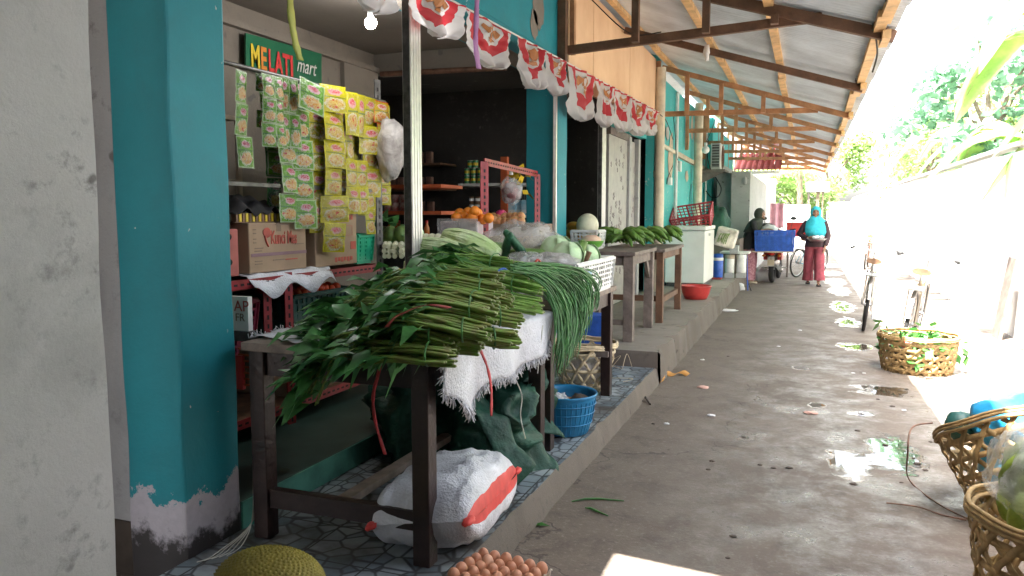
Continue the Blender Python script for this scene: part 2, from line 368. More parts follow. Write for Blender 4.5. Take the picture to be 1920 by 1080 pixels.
def flag_mat():
    """white cloth with a red arch band; pattern in the flag's own UV"""
    m, t, b = newmat('red_white_flag'); L = t.links.new
    tc = N(t, 'ShaderNodeTexCoord'); sx = N(t, 'ShaderNodeSeparateXYZ'); L(tc.outputs['UV'], sx.inputs[0])
    dx = math_(t, 'MULTIPLY', math_(t, 'SUBTRACT', sx.outputs[0], .5), 1.9); dy = math_(t, 'SUBTRACT', 1, sx.outputs[1])
    d = math_(t, 'SQRT', math_(t, 'ADD', math_(t, 'MULTIPLY', dx, dx), math_(t, 'MULTIPLY', math_(t, 'MULTIPLY', dy, dy), 1.0)))
    oi = N(t, 'ShaderNodeObjectInfo'); d = math_(t, 'ADD', d, math_(t, 'MULTIPLY', math_(t, 'ABSOLUTE', math_(t, 'SINE', math_(t, 'MULTIPLY', sx.outputs[0], 19))), .05))
    red = math_(t, 'MULTIPLY', math_(t, 'GREATER_THAN', d, .56), math_(t, 'LESS_THAN', d, .80))
    top = math_(t, 'GREATER_THAN', sx.outputs[1], .955)
    c = mixc(t, math_(t, 'MAXIMUM', red, top), (.66, .63, .63), (.58, .035, .05))
    tr = N(t, 'ShaderNodeBsdfTranslucent'); L(c, tr.inputs[0]); L(c, b.inputs['Base Color']); b.inputs['Roughness'].default_value = .6
    mx = N(t, 'ShaderNodeMixShader'); mx.inputs[0].default_value = .4
    L(b.outputs[0], mx.inputs[1]); L(tr.outputs[0], mx.inputs[2]); L(mx.outputs[0], t.nodes['Material Output'].inputs[0])
    return m
M_flag = flag_mat()
M_emblem = mat('emblem_brown', (.42, .16, .05), .6, .2)

# ---------------------------------------------------------------- mesh helpers
class MB:
    def __init__(s): s.v = []; s.f = []; s.mi = []; s.sm = []; s.uv = []; s.mats = []
    def _m(s, m):
        if m is None: return 0
        if m not in s.mats: s.mats.append(m)
        return s.mats.index(m)
    def add(s, vs, fs, m=None, smooth=False, uvs=None, M=None):
        o = len(s.v); k = s._m(m)
        s.v += [tuple(M @ Vector(v)) if M is not None else tuple(v) for v in vs]
        for i, f in enumerate(fs):
            s.f.append(tuple(o + a for a in f)); s.mi.append(k); s.sm.append(smooth)
            s.uv.append(uvs[i] if uvs else None)
        return s
    def box(s, x0, x1, y0, y1, z0, z1, m=None, M=None):
        vs = [(x, y, z) for z in (z0, z1) for y in (y0, y1) for x in (x0, x1)]
        return s.add(vs, [(0, 2, 3, 1), (4, 5, 7, 6), (0, 1, 5, 4), (2, 6, 7, 3), (0, 4, 6, 2), (1, 3, 7, 5)], m, M=M)
    def beam(s, a, b, w, h, m=None, up=(0, 0, 1)):
        a, b = Vector(a), Vector(b); d = (b - a); L = d.length; d.normalize(); up = Vector(up)
        r = d.cross(up)
        if r.length < 1e-3: r = d.cross(Vector((0, 1, 0)))
        r.normalize(); u = r.cross(d)
        M = Matrix((( d.x, r.x, u.x, a.x), (d.y, r.y, u.y, a.y), (d.z, r.z, u.z, a.z), (0, 0, 0, 1)))
        return s.box(0, L, -w / 2, w / 2, -h / 2, h / 2, m, M)
    def tube(s, pts, r, n=6, m=None, cap=True, smooth=True, flat=None):
        pts = [Vector(p) for p in pts]; k = len(pts)
        rs = r if isinstance(r, (list, tuple)) else [r] * k
        vs = []; prev = None
        for i, p in enumerate(pts):
            d = (pts[min(i + 1, k - 1)] - pts[max(i - 1, 0)])
            if d.length < 1e-9: d = Vector((0, 0, 1))
            d.normalize()
            if prev is None:
                a = d.cross(Vector((0, 0, 1)) if abs(d.z) < .9 else Vector((1, 0, 0))).normalized()
            else:
                a = (prev - d * prev.dot(d))
                a = a.normalized() if a.length > 1e-6 else d.orthogonal().normalized()
            prev = a; bb = d.cross(a)
            for j in range(n):
                t = 2 * PI * j / n; q = (a * math.cos(t) + bb * math.sin(t) * (flat or 1)) * rs[i]
                vs.append(p + q)
        fs = [(i * n + j, i * n + (j + 1) % n, (i + 1) * n + (j + 1) % n, (i + 1) * n + j) for i in range(k - 1) for j in range(n)]
        s.add(vs, fs, m, smooth)
        if cap: s.add([vs[j] for j in range(n)] + [vs[(k - 1) * n + j] for j in range(n)], [tuple(range(n))[::-1], tuple(range(n, 2 * n))], m)
        return s
    def lathe(s, prof, c=(0, 0, 0), n=24, m=None, M=None, smooth=True, ell=1):
        vs = []
        for (r, z) in prof:
            for j in range(n):
                t = 2 * PI * j / n; vs.append((c[0] + r * math.cos(t), c[1] + r * math.sin(t) * ell, c[2] + z))
        k = len(prof)
        return s.add(vs, [(i * n + j, i * n + (j + 1) % n, (i + 1) * n + (j + 1) % n, (i + 1) * n + j) for i in range(k - 1) for j in range(n)], m, smooth, M=M)
    def ball(s, c, r, n=12, k=8, m=None, M=None, fn=None, e=1.0):
        rx, ry, rz = r if isinstance(r, (tuple, list)) else (r, r, r)
        vs = []
        sg = lambda x, p: math.copysign(abs(x) ** p, x)
        for i in range(k + 1):
            ph = -PI / 2 + PI * i / k
            for j in range(n):
                t = 2 * PI * j / n
                q = Vector((sg(math.cos(ph), e) * sg(math.cos(t), e), sg(math.cos(ph), e) * sg(math.sin(t), e), sg(math.sin(ph), e)))
                f = fn(q) if fn else 1
                vs.append((c[0] + rx * q.x * f, c[1] + ry * q.y * f, c[2] + rz * q.z * f))
        return s.add(vs, [(i * n + j, i * n + (j + 1) % n, (i + 1) * n + (j + 1) % n, (i + 1) * n + j) for i in range(k) for j in range(n)], m, True, M=M)
    def grid(s, fn, nu, nv, m=None, smooth=True, M=None):
        vs = [fn(i / nu, j / nv) for j in range(nv + 1) for i in range(nu + 1)]
        fs = []; uv = []
        for j in range(nv):
            for i in range(nu):
                a = j * (nu + 1) + i
                fs.append((a, a + 1, a + nu + 2, a + nu + 1))
                uv.append([(i / nu, j / nv), ((i + 1) / nu, j / nv), ((i + 1) / nu, (j + 1) / nv), (i / nu, (j + 1) / nv)])
        return s.add(vs, fs, m, smooth, uv, M)
    def ring(s, c, r, tr, n=32, k=8, m=None, M=None, axis='x'):
        pts = []
        for i in range(n + 1):
            t = 2 * PI * i / n
            pts.append(Vector(c) + (Vector((0, r * math.cos(t), r * math.sin(t))) if axis == 'x' else Vector((r * math.cos(t), r * math.sin(t), 0))))
        if M is not None: pts = [M @ p for p in pts]
        return s.tube(pts, tr, k, m, cap=False)
    def build(s, name, m=None, parent=None, bevel=0, solid=0, world=True, weld=False):
        me = bpy.data.meshes.new(name)
        off = Vector(LOC.get(parent.name, (0, 0, 0))) if (parent is not None and world) else Vector((0, 0, 0))
        me.from_pydata([tuple(Vector(v) - off) for v in s.v], [], s.f)
        ms = s.mats if s.mats else [m]
        for x in ms: me.materials.append(x)
        me.polygons.foreach_set('material_index', s.mi); me.polygons.foreach_set('use_smooth', s.sm)
        if any(u is not None for u in s.uv):
            ul = me.uv_layers.new(name='UVMap'); i = 0
            for p, u in zip(me.polygons, s.uv):
                for q in range(p.loop_total):
                    if u: ul.data[p.loop_start + q].uv = u[q]
        me.update()
        o = bpy.data.objects.new(name, me); COL.objects.link(o)
        if parent is not None: o.parent = parent; LOC[o.name] = tuple(off)
        if bevel:
            bm = o.modifiers.new('bevel', 'BEVEL'); bm.width = bevel; bm.segments = 2; bm.limit_method = 'ANGLE'
        if solid:
            sm = o.modifiers.new('solid', 'SOLIDIFY'); sm.thickness = solid; sm.offset = 0
        return o
LOC = {}
def thing(name, label, cat, loc=(0, 0, 0), group=None, rz=0):
    o = bpy.data.objects.new(name, None); COL.objects.link(o); o.location = loc; o.rotation_euler = (0, 0, rz)
    o.empty_display_size = .1
    LOC[o.name] = tuple(loc); o['label'] = label; o['category'] = cat
    if group: o['group'] = group
    return o
def tag(o, label, cat, group=None):
    o['label'] = label; o['category'] = cat
    if group: o['group'] = group
    return o
def struct(name, mb, m=None, **k):
    o = mb.build(name, m, **k); o['kind'] = 'structure'; return o
def copy_tree(o, parent=None):
    c = o.copy(); COL.objects.link(c)
    if parent is not None: c.parent = parent
    for ch in list(o.children): copy_tree(ch, c)
    return c
def label_part(o, l): o['label'] = l; return o
rnd = random.uniform
def nz(p, s=1.0): return noise.noise(Vector(p) * s)
def text_mesh(txt, size, m, parent, origin, xdir, ydir, name='lettering', shear=0, sx=1, extrude=.001, bold=0):
    cu = bpy.data.curves.new('txt', 'FONT'); cu.body = txt; cu.size = size; cu.extrude = extrude; cu.shear = shear; cu.offset = bold
    t = bpy.data.objects.new('txt', cu); COL.objects.link(t)
    dg = bpy.context.evaluated_depsgraph_get(); me = bpy.data.meshes.new_from_object(t.evaluated_get(dg))
    bpy.data.objects.remove(t)
    xd = Vector(xdir).normalized(); yd = Vector(ydir).normalized(); zd = xd.cross(yd)
    off = Vector(LOC.get(parent.name, (0, 0, 0)))
    for v in me.vertices:
        v.co = Vector(origin) - off + xd * v.co.x * sx + yd * v.co.y + zd * v.co.z
    me.materials.clear(); me.materials.append(m); me.name = name
    o = bpy.data.objects.new(name, me); COL.objects.link(o); o.parent = parent
    return o

# ================================================================ SETTING
g = MB(); g.grid(lambda u, v: (-60 + 140 * u, -25 + 165 * v, 0), 8, 8)
struct('alley_ground', g, M_alley)

def platform(name, x0, x1, y0, y1, z, mtop, mside, wob=.012, chip=.03, step=.07, front=True):
    mb = MB(); n = int((y1 - y0) / step); top = []; e1 = []; e2 = []; bot = []
    for i in range(n + 1):
        y = y0 + (y1 - y0) * i / n
        a = nz((y * 3.1, z * 9, 1)) * wob; c = max(0, nz((y * 5.3, 7, z)) - .18) * chip * 3
        top.append((x0, y, z)); e1.append((x1 + a - c - .012, y, z - c * .1)); e2.append((x1 + a - c * .4 + .004, y, z - .016 - c * .7)); bot.append((x1 + .035 + nz((y * 4, 3, 3)) * .02, y, -.02))
    k = n + 1; vs = top + e1 + e2 + bot
    mb.add(vs, [(i, k + i, k + i + 1, i + 1) for i in range(n)], mtop)
    mb.add(vs, [(j * k + i, (j + 1) * k + i, (j + 1) * k + i + 1, j * k + i + 1) for j in (1, 2) for i in range(n)], mside, True)
    if front:
        m = 14
        a = [(x0 + (x1 - x0) * i / m, y0, z) for i in range(m + 1)]; b = [(x0 + (x1 - x0) * i / m, y0 - .02 + nz((i * .7, z, 4)) * .03, z - .03) for i in range(m + 1)]
        c = [(x0 + (x1 - x0) * i / m, y0 + .01 + nz((i * .5, z, 8)) * .03, -.02) for i in range(m + 1)]
        vs = a + b + c; k = m + 1
        mb.add(vs, [(j * k + i, j * k + i + 1, (j + 1) * k + i + 1, (j + 1) * k + i) for j in (0, 1) for i in range(m)], mside, True)
    return struct(name, mb)
platform('lower_pavement', -2.17, -1.16, 1.75, 6.56, .13, M_tile, M_kerb, wob=.01, chip=.02)
platform('upper_pavement', -2.3, -1.15, 6.54, 17.05, .27, M_upper, M_kerb, wob=.05, chip=.09, step=.09)
f = MB(); f.box(-6, -2.174, 2.52, 8.9, -.02, .25, M_shopfloor); f.box(-6, -2.3, 8.9, 12.4, -.02, .262, M_shopfloor)
f.box(-2.174, -2.166, 2.53, 6.6, -.02, .247, M_riser)
struct('shop_floor', f)

# ---- near wall and recess
wl = MB()
wl.grid(lambda u, v: (-1.75 + nz((u * 3, v * 9, 1)) * .012, .1 + 1.43 * u + nz((v * 14, 3, 2)) * .008 * u, -.02 + 4.2 * v), 12, 50, M_plaster)
wl.box(-2.3, -1.752, -5, 1.52, -.02, 4.18, M_plaster)
tag(wl.build('plaster_wall'), 'rough stained grey plaster wall end nearest the camera', 'wall')
nc = MB(); nc.box(.60, 2.5, -5, 2.3, 3.0, 3.04, M_zinc); tag(nc.build('added_canopy'), 'unseen zinc canopy added behind the camera to shade the near lane', 'canopy')  # unseen cover, added to darken the near lane
nb = MB(); nb.box(-2.4, 2.5, -5.1, -5, -.02, 4.3, M_innershade); nb.box(2.43, 2.5, -5, 2.35, -.02, 3.04, M_innershade); tag(nb.build('added_rear_wall'), 'unseen dark wall added behind the camera to shut out light', 'wall')  # unseen walls, added to block sky light from the rear and right
rc = MB(); rc.box(-4, -2.455, 2.26, 2.5, -.02, 4.2, M_greywall)
rc.box(-7, -2.72, 1.3, 2.258, -.02, 4.2, M_greywall); rc.box(-2.72, -2.455, 2.25, 2.262, -.02, .22, M_mud)  # deep block added to shut out side light from the pillar
tag(rc.build('recessed_wall'), 'smooth grey wall set back between the plaster wall and the turquoise pillar', 'wall')

# ---- shop building
shop = thing('shop_building', 'open turquoise shop building with dark interior and flag bunting in front', 'building', (-2.4, 4, 0))
def part(name, mb, m=None, parent=None, **k): return mb.build(name, m, parent if parent is not None else shop, **k)
def pillar(x0, x1, y0, y1, z1, z0=-.02):
    mb = MB()
    n = 40
    cs = [(x0, y0), (x1, y0), (x1, y1), (x0, y1)]
    vs = []
    for j in range(n + 1):
        z = z0 + (z1 - z0) * j / n
        for i, (x, y) in enumerate(cs): vs.append((x + nz((i * 3, z * 2.5, y)) * .008, y + nz((i * 3, z * 2.5, 9)) * .008, z))
    mb.add(vs, [(j * 4 + i, j * 4 + (i + 1) % 4, (j + 1) * 4 + (i + 1) % 4, (j + 1) * 4 + i) for j in range(n) for i in range(4)])
    return mb
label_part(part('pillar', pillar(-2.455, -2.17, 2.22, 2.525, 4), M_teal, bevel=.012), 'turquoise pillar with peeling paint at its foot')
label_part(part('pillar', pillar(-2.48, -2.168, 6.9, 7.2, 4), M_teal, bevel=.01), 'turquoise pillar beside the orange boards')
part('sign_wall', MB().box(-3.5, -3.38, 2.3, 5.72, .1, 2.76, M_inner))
part('ceiling', MB().box(-6, -2.37, 2.2, 6.0, 2.75, 2.8, M_ceil).box(-6, -2.37, 6.0, 12.2, 2.95, 3.0, M_innershade))
part('lintel', MB().box(-2.37, -2.172, 2.53, 6.9, 2.69, 2.86, M_inner).box(-2.37, -2.3, 7.2, 12.2, 2.62, 2.9, M_innershade))
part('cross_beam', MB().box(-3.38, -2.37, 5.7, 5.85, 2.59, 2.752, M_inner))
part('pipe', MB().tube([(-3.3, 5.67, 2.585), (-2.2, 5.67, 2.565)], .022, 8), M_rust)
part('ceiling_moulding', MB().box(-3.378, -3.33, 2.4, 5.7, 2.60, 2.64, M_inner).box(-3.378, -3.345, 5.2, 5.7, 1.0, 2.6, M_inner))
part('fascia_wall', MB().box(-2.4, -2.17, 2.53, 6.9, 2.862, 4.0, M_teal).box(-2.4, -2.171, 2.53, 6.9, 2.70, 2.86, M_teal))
part('inner_wall', MB().box(-6.2, -6, 1.9, 12.3, 0, 3.1, M_innershade).box(-6, -2.9, 8.9, 9.0, .2, 3.0, M_innershade).box(-6, -2.3, 12.0, 12.2, .2, 3.2, M_innershade).box(-6, -3.5, 2.2, 2.3, .2, 3, M_innershade))
part('added_roof_slab', MB().box(-7, -2.0, -6, 17.5, 4.02, 4.15, M_conc_col))  # unseen slab, put over the shop to block the sun
# orange boarded panel, wooden uprights
op = MB(); y0, y1 = 7.22, 11.72
for i in range(5):
    a = y0 + (y1 - y0) * i / 5; op.box(-2.19 + (i % 2) * .003, -2.165 + (i % 2) * .003, a + .002, a + (y1 - y0) / 5 - .002, 2.68 + .01 * (i % 2), 3.72, M_orange)
label_part(part('board_panel', op), 'orange plywood panel above the second doorway')
for q in ((-2.165, -2.09, 6.86, 6.94, 2.75, 3.9, M_wooddk), (-2.085, -2.04, 6.97, 7.03, 2.9, 3.9, M_woodmd), (-2.165, -2.1, 11.73, 11.8, 2.4, 3.7, M_woodmd), (-2.165, -2.11, 12.05, 12.12, 2.6, 3.6, M_wood)): part('upright', MB().box(*q))
def post(x, y, z0, z1, wx, wy):
    mb = MB(); mb.box(x - wx / 2, x + wx / 2, y - wy / 2, y + wy / 2, z0, z1, M_alum)
    for k in range(4): mb.box(x + wx / 2, x + wx / 2 + .003, y - wy / 2 + .006 + k * wy / 4, y - wy / 2 + .010 + k * wy / 4, z0, z1, M_alum)
    mb.box(x - wx / 2 + .004, x + wx / 2 - .004, y - wy / 2 - .004, y - wy / 2, z0, z1, M_rackdk)
    return mb
label_part(part('door_post', post(-2.16, 4.06, .13, 2.69, .05, .13)), 'bright aluminium shutter post')
part('door_post', post(-2.16, 8.52, .27, 2.66, .05, .17)); part('door_post', MB().box(-2.2, -2.172, 6.86, 6.895, .25, 2.69, M_alum))
# folding doors with flower print
dm = MB(); dz0, dz1 = .28, 2.42
dm.box(-2.34, -2.30, 9.42, 10.45, dz0, dz1, M_door); dm.box(-2.33, -2.27, 10.47, 10.60, dz0, dz1 + .06, M_conc_col); dm.box(-2.36, -2.30, 10.62, 10.95, dz0, dz1 + .02, M_door); dm.box(-2.32, -2.25, 10.97, 11.1, dz0, dz1 + .07, M_conc_col)
dm.box(-2.34, -2.28, 9.42, 10.6, dz1 + .001, dz1 + .09, M_greywood)
for i in range(60):
    y = rnd(9.5, 10.4) if i < 44 else rnd(10.66, 10.92); z = rnd(.6, 2.3); r = rnd(.018, .035); x = -2.298
    for q in range(5):
        t = q * 2 * PI / 5; dm.ball((x, y + r * math.cos(t), z + r * math.sin(t)), (.003, r * .6, r * .6), 6, 4, M_doordot)
part('folding_door', dm)
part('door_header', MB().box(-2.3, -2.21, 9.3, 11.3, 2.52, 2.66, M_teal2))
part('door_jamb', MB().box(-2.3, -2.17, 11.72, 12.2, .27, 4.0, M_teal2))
# fallen plaster patches on fascia
for (px, py, s) in ((1010, 12, .09), (1002, 45, .06)):
    c = at(px, py, X=-2.165)
    pts = [(c.x, c.y + s * 1.6 * math.cos(t) * (1 + .35 * nz((t, s, 1))), c.z + s * 2 * math.sin(t) * (1 + .5 * nz((t * 2, s, 5)))) for t in [2 * PI * i / 18 for i in range(18)]]
    part('bare_patch', MB().add(pts, [tuple(range(18))], M_inner))

# ---- second building, turquoise side wall beyond
tb = thing('turquoise_building', 'long sunlit turquoise wall with pipes and cables beyond the freezer', 'building', (-2.3, 15, 0))
def tpart(name, mb, m=None, **k): return mb.build(name, m, tb, **k)
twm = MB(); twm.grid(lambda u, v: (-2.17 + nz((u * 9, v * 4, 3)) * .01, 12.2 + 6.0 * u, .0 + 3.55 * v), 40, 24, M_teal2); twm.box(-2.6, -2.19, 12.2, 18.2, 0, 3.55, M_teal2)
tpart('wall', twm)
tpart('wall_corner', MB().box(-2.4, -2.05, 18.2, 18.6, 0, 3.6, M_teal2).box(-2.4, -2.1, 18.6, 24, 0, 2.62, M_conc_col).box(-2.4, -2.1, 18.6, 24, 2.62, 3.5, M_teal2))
lg = MB()
a = at(1241, 272, X=-2.13); b = at(1266, 286, X=-2.13); lg.tube([a, b], .035, 8, M_pvc)
a = at(1268, 288, X=-2.14); b = at(1330, 322, X=-2.14); lg.beam(a, b, .06, .08, M_cream)
tpart('ledge', lg)
for px, r in ((1266, .03), (1322, .02), (1348, .045)):
    c = at(px, 400, X=-2.12); tpart('pipe', MB().tube([(c.x, c.y, .3), (c.x, c.y, 3.5)], r, 8, M_wplast))
for (px, py, w_, h_) in ((1258, 300, .16, .85), (1290, 262, .14, .36), (1298, 240, .12, .5), (1288, 330, .12, .2), (1252, 250, .1, .22)):
    c = at(px, py, X=-2.155)
    n = 16; pt = MB(); pt.add([(c.x, c.y + w_ * 1.6 * math.cos(t) * (1 + .4 * nz((t, w_ * 30, 1))), c.z + h_ / 2 * math.sin(t) * (1 + .4 * nz((t * 2, h_ * 9, 5)))) for t in [2 * PI * i / n for i in range(n)]], [tuple(range(n))], M_cream if px != 1252 else M_conc_col); tpart('bare_patch', pt)
wr = MB()
def wire(pts, r=.006, m=M_wire, n=6, sub=6, mb=None):
    pts = [Vector(p) for p in pts]; out = []
    for i in range(len(pts) - 1):
        p0 = pts[max(i - 1, 0)]; p1 = pts[i]; p2 = pts[i + 1]; p3 = pts[min(i + 2, len(pts) - 1)]
        for k in range(sub):
            t = k / sub; out.append(.5 * ((2 * p1) + (p2 - p0) * t + (2 * p0 - 5 * p1 + 4 * p2 - p3) * t * t + (3 * p1 - p0 - 3 * p2 + p3) * t ** 3))
    out.append(pts[-1]); (mb or wr).tube(out, r, n, m); return out
W = lambda px, py, X: at(px, py, X=X)
wire([W(1262, 215, -2.12), W(1266, 250, -2.1), W(1268, 290, -2.09), W(1273, 305, -2.1)]); wire([W(1262, 310, -2.1), W(1254, 328, -2.1), W(1250, 345, -2.11)]); wire([W(1256, 325, -2.1), W(1259, 345, -2.1)], .005)
wire([W(1238, 215, -2.05), W(1250, 228, -2.06), W(1262, 262, -2.1)]); wr.box(*(lambda c: (c.x - .02, c.x + .03, c.y - .08, c.y + .08, c.z - .06, c.z + .06))(W(1256, 340, -2.12)), M_wplast)
wr.box(*(lambda c: (c.x - .02, c.x + .02, c.y - .07, c.y + .07, c.z - .09, c.z + .09))(W(1275, 312, -2.13)), M_wplast)
wire([W(1296, 345, -2.13), W(1292, 380, -2.13), W(1294, 430, -2.13)], .005)
tpart('cable', wr)

# ---- air conditioner on its board
ac = thing('air_conditioner', 'boxy outdoor air conditioner on a bracket board high on the turquoise wall', 'air conditioner', (-1.9, 17.3, 2.5))
c0 = at(1330, 318, Y=17.2); c1 = at(1352, 268, Y=17.2)
ab = MB(); ab.box(c0.x + .02, c1.x, 17.2, 17.95, c0.z, c1.z, M_wplast); ab.build('casing', None, ac, bevel=.012)
sg_ = MB(); sg_.box(c0.x + .05, c1.x - .03, 17.185, 17.198, c0.z + .05, c1.z - .03, M_rackdk)
for k in range(9): sg_.box(c0.x + .05, c1.x - .03, 17.18, 17.186, c0.z + .06 + k * .06, c0.z + .075 + k * .06, M_conc_col)
sg_.build('side_grille', None, ac)
fg = MB()
for r in (.08, .14, .2, .26): fg.ring((c1.x + .01, 17.57, (c0.z + c1.z) / 2), r, .006, 24, 5, M_rust)
fg.lathe([(.0, 0), (.25, 0)], n=24, m=M_tan, M=Matrix.Translation((c1.x + .004, 17.57, (c0.z + c1.z) / 2)) @ Matrix.Rotation(R(90), 4, 'Y'))
fg.build('fan_grille', None, ac)
bd = MB(); bd.box(-2.16, c1.x + .1, 17.1, 18.0, c0.z - .045, c0.z - .002, M_greywood)
bd.add([(-2.16, 17.12, c0.z - .05), (c1.x + .1, 17.12, c0.z - .05), (-2.16, 17.12, c0.z - .3), (-2.16, 17.16, c0.z - .05), (c1.x + .1, 17.16, c0.z - .05), (-2.16, 17.16, c0.z - .3)], [(0, 1, 2), (3, 5, 4), (1, 4, 5, 2), (0, 2, 5, 3)], M_greywood)
bd.build('bracket_board', None, ac)
lc = MB(); wire([at(1341, 332, Y=17.5), at(1352, 352, Y=17.4), at(1347, 368, Y=17.4), at(1334, 370, Y=17.5), at(1324, 358, Y=17.6)], .012, mb=lc); wire([at(1328, 262, Y=17.3), at(1326, 290, Y=17.2), at(1332, 318, Y=17.15)], .014, mb=lc)
lc.build('cable', None, ac)

# ---- grey column house at the end with red tiled roof
gh = thing('grey_house', 'pale grey rendered house wall behind the woman in the dark hijab', 'building', (-1.3, 19, 0))
MB().box(-1.56, -1.17, 17.6, 17.95, 0, 2.36, M_conc_col).build('corner_column', None, gh)
MB().box(-1.9, -1.2, 17.95, 25.5, 0, 2.34, M_conc_col).box(-2.1, -1.9, 18.6, 25.5, 0, 2.6, M_conc_col).build('wall', None, gh)
rt = MB(); 
def rt_fn(u, v):
    x = -2.1 + 1.35 * u; return (x, 24.0 + 2.0 * v, 2.72 + .62 * v + .03 * abs(math.sin(u * 16 * PI / 2)))
rt.grid(rt_fn, 96, 8, M_rooftile)
for k in range(12):
    x = -2.05 + k * .115; rt.beam((x, 24.02, 2.70), (x, 26, 3.32), .03, .04, M_cream)
rt.box(-2.1, -.78, 23.9, 23.97, 2.60, 2.68, M_white)
rt.build('tiled_roof', None, gh)
fl = MB(); fl.grid(lambda u, v: (-.92 + .02 * math.sin(v * 9), 23.0 + .5 * u, 2.85 + .55 * v), 6, 6, M_lred); fl.grid(lambda u, v: (-.925 + .02 * math.sin(v * 9), 23.5 + .3 * u, 2.85 + .55 * v), 6, 6, M_white); tag(fl.build('hanging_flag', None, None, solid=.004), 'small red and white flag under the tiled roof at the lane end', 'flag')

# ---- awning
aw = thing('awning', 'long corrugated zinc awning on brown timber trusses over the lane', 'awning', (-1, 14, 3))
SL = -.318
zp = lambda x: 3.70 + (x + 2.17) * SL
def sheet():
    mb = MB(); ya, yb = -5.0, 28.1; n = int((yb - ya) / .0127); vs = []; xs = (-2.28, -1.2, -1.06, -.3, .62)
    for i in range(n + 1):
        y = ya + (yb - ya) * i / n
        k = int((y - ya) / .80); st = .006 * (1 - ((y - ya) / .80 - k)) + nz((k * 3.3, 0, 0)) * .012
        for x in xs:
            e = .03 * nz((k * 1.7, 5, 2)) if x == xs[-1] else 0
            vs.append((x + e, y, zp(x) + .085 + st + .010 * math.sin(2 * PI * y / .076)))
    hole = lambda i, j: j == 2 and 1.60 < ya + (yb - ya) * i / n < 1.89      # a missing sheet lets the sun through near the camera
    mb.add(vs, [(i * 5 + j, i * 5 + j + 1, (i + 1) * 5 + j + 1, (i + 1) * 5 + j) for i in range(n) for j in range(4) if not hole(i, j)], M_zinc, True)
    return mb
sheet().build('roof_sheet', None, aw)
for x, wd in ((-2.0, .06), (-1.1, .07), (-.35, .075), (.50, .08)):
    mb = MB(); y = 2.2 if x > -1.5 else -4.9
    while y < 27.9:
        ln = rnd(3.6, 4.2); y2 = min(27.95, y + ln); dx = rnd(-.025, .025)
        mb.beam((x + dx, y, zp(x) + .045), (x - dx * .5, y2 + (.25 if y2 < 27.8 else 0), zp(x) + .045 + rnd(-.008, .008)), wd, .055, M_wood); y = y2
    mb.build('purlin', None, aw)
for k in range(-1, 9):
    y = 6.9 + 2.6 * k; tr = MB(); m = M_wooddk if k < 2 else M_woodmd
    dz = rnd(-.02, .02) if k else .02
    tr.beam((-2.14, y, zp(-2.14) - .03 + dz), (.53 + (.07 if k == 0 else 0), y, zp(.53) - .03 + dz), .06, .09 if k < 1 else .075, m)
    if k != 1:
        zl = 2.93 if k <= 0 else 2.97
        zr = 3.04 if k <= 0 else 2.93
        xr = (.06 if k <= 0 else .1)
        tr.beam((-2.12, y + .05, zl), (xr, y + .05, zr), .05, .075, m)
        for x in ((-1.45, -.85, -.3) if k <= 0 else (-1.75, -1.25, -.65)):
            t = (x + 2.12) / (xr + 2.12); tr.beam((x, y - .05, zl + (zr - zl) * t - .03), (x, y - .05, zp(x) - .04), .06, .07, m, up=(0, 1, 0))
        if k > 1: tr.box(-2.15, -2.09, y - .03, y + .04, zl - .35, zp(-2.1) - .05, m)
    tr.build('truss', None, aw)
for y in (4.4, 7.0, 9.6, 12.2, 14.8, 17.4, 20): MB().box(.5, .56, y - .25, y + .12, zp(.5) - .055, zp(.5) + .01, M_wood).build('splice_block', None, aw)
tw = MB()
for (px, py, Y) in ((1648, 45, 6.85), (1612, 150, 9.45)):
    c = at(px, py, Y=Y)
    for i in range(14):
        p = [c + Vector((rnd(-.05, .05), rnd(-.03, .03), rnd(-.05, .05))) for _ in range(4)]; tw.tube(p, .003, 4, M_cuc if Y < 8 else M_wire)
wire([at(1640, 55, Y=6.85), at(1645, 100, Y=7.3), at(1636, 135, Y=7.6)], .008, mb=tw)
wire([at(1110, 0, Y=6.95), at(1180, 62, Y=6.95), at(1240, 60, Y=6.95)], .006, mb=tw)
tw.build('binding_wire', None, aw)
for (x, y, z1, r, lab) in ((-2.10, 11.75, 3.6, .075, 'cream plastic drainpipe column standing before the freezer'), (-2.05, 15.75, 3.6, .085, 'cream plastic drainpipe column farther along the turquoise wall')):
    mb = MB(); mb.tube([(x, y, .27), (x + .01, y, 1.5), (x, y, 2.8), (x + .005, y, z1)], r, 16, M_pvc); mb.tube([(x, y, 2.0), (x, y, 2.09)], r + .006, 16, M_pvc)
    tag(mb.build('pipe_column'), lab, 'column')

# ---- right side wall and lane end
def zinc_wall():
    t = thing('boundary_wall', 'long sunlit whitewashed wall along the right of the lane', 'wall', (2.35, 18, 0))
    y = -4.8; i = 0
    while y < 46:
        L_ = 2.4; mb = MB(); h = 2.2 + rnd(-.03, .03)
        mb.box(2.3 + rnd(0, .02), 2.42, y + .01, y + L_ - .01, -.02, h, M_white_wall); mb.build('panel', None, t); y += L_
    cap = MB(); cap.box(2.27, 2.45, -4.8, 46, 2.245, 2.29, M_white_wall); cap.build('coping', None, t)
zinc_wall()
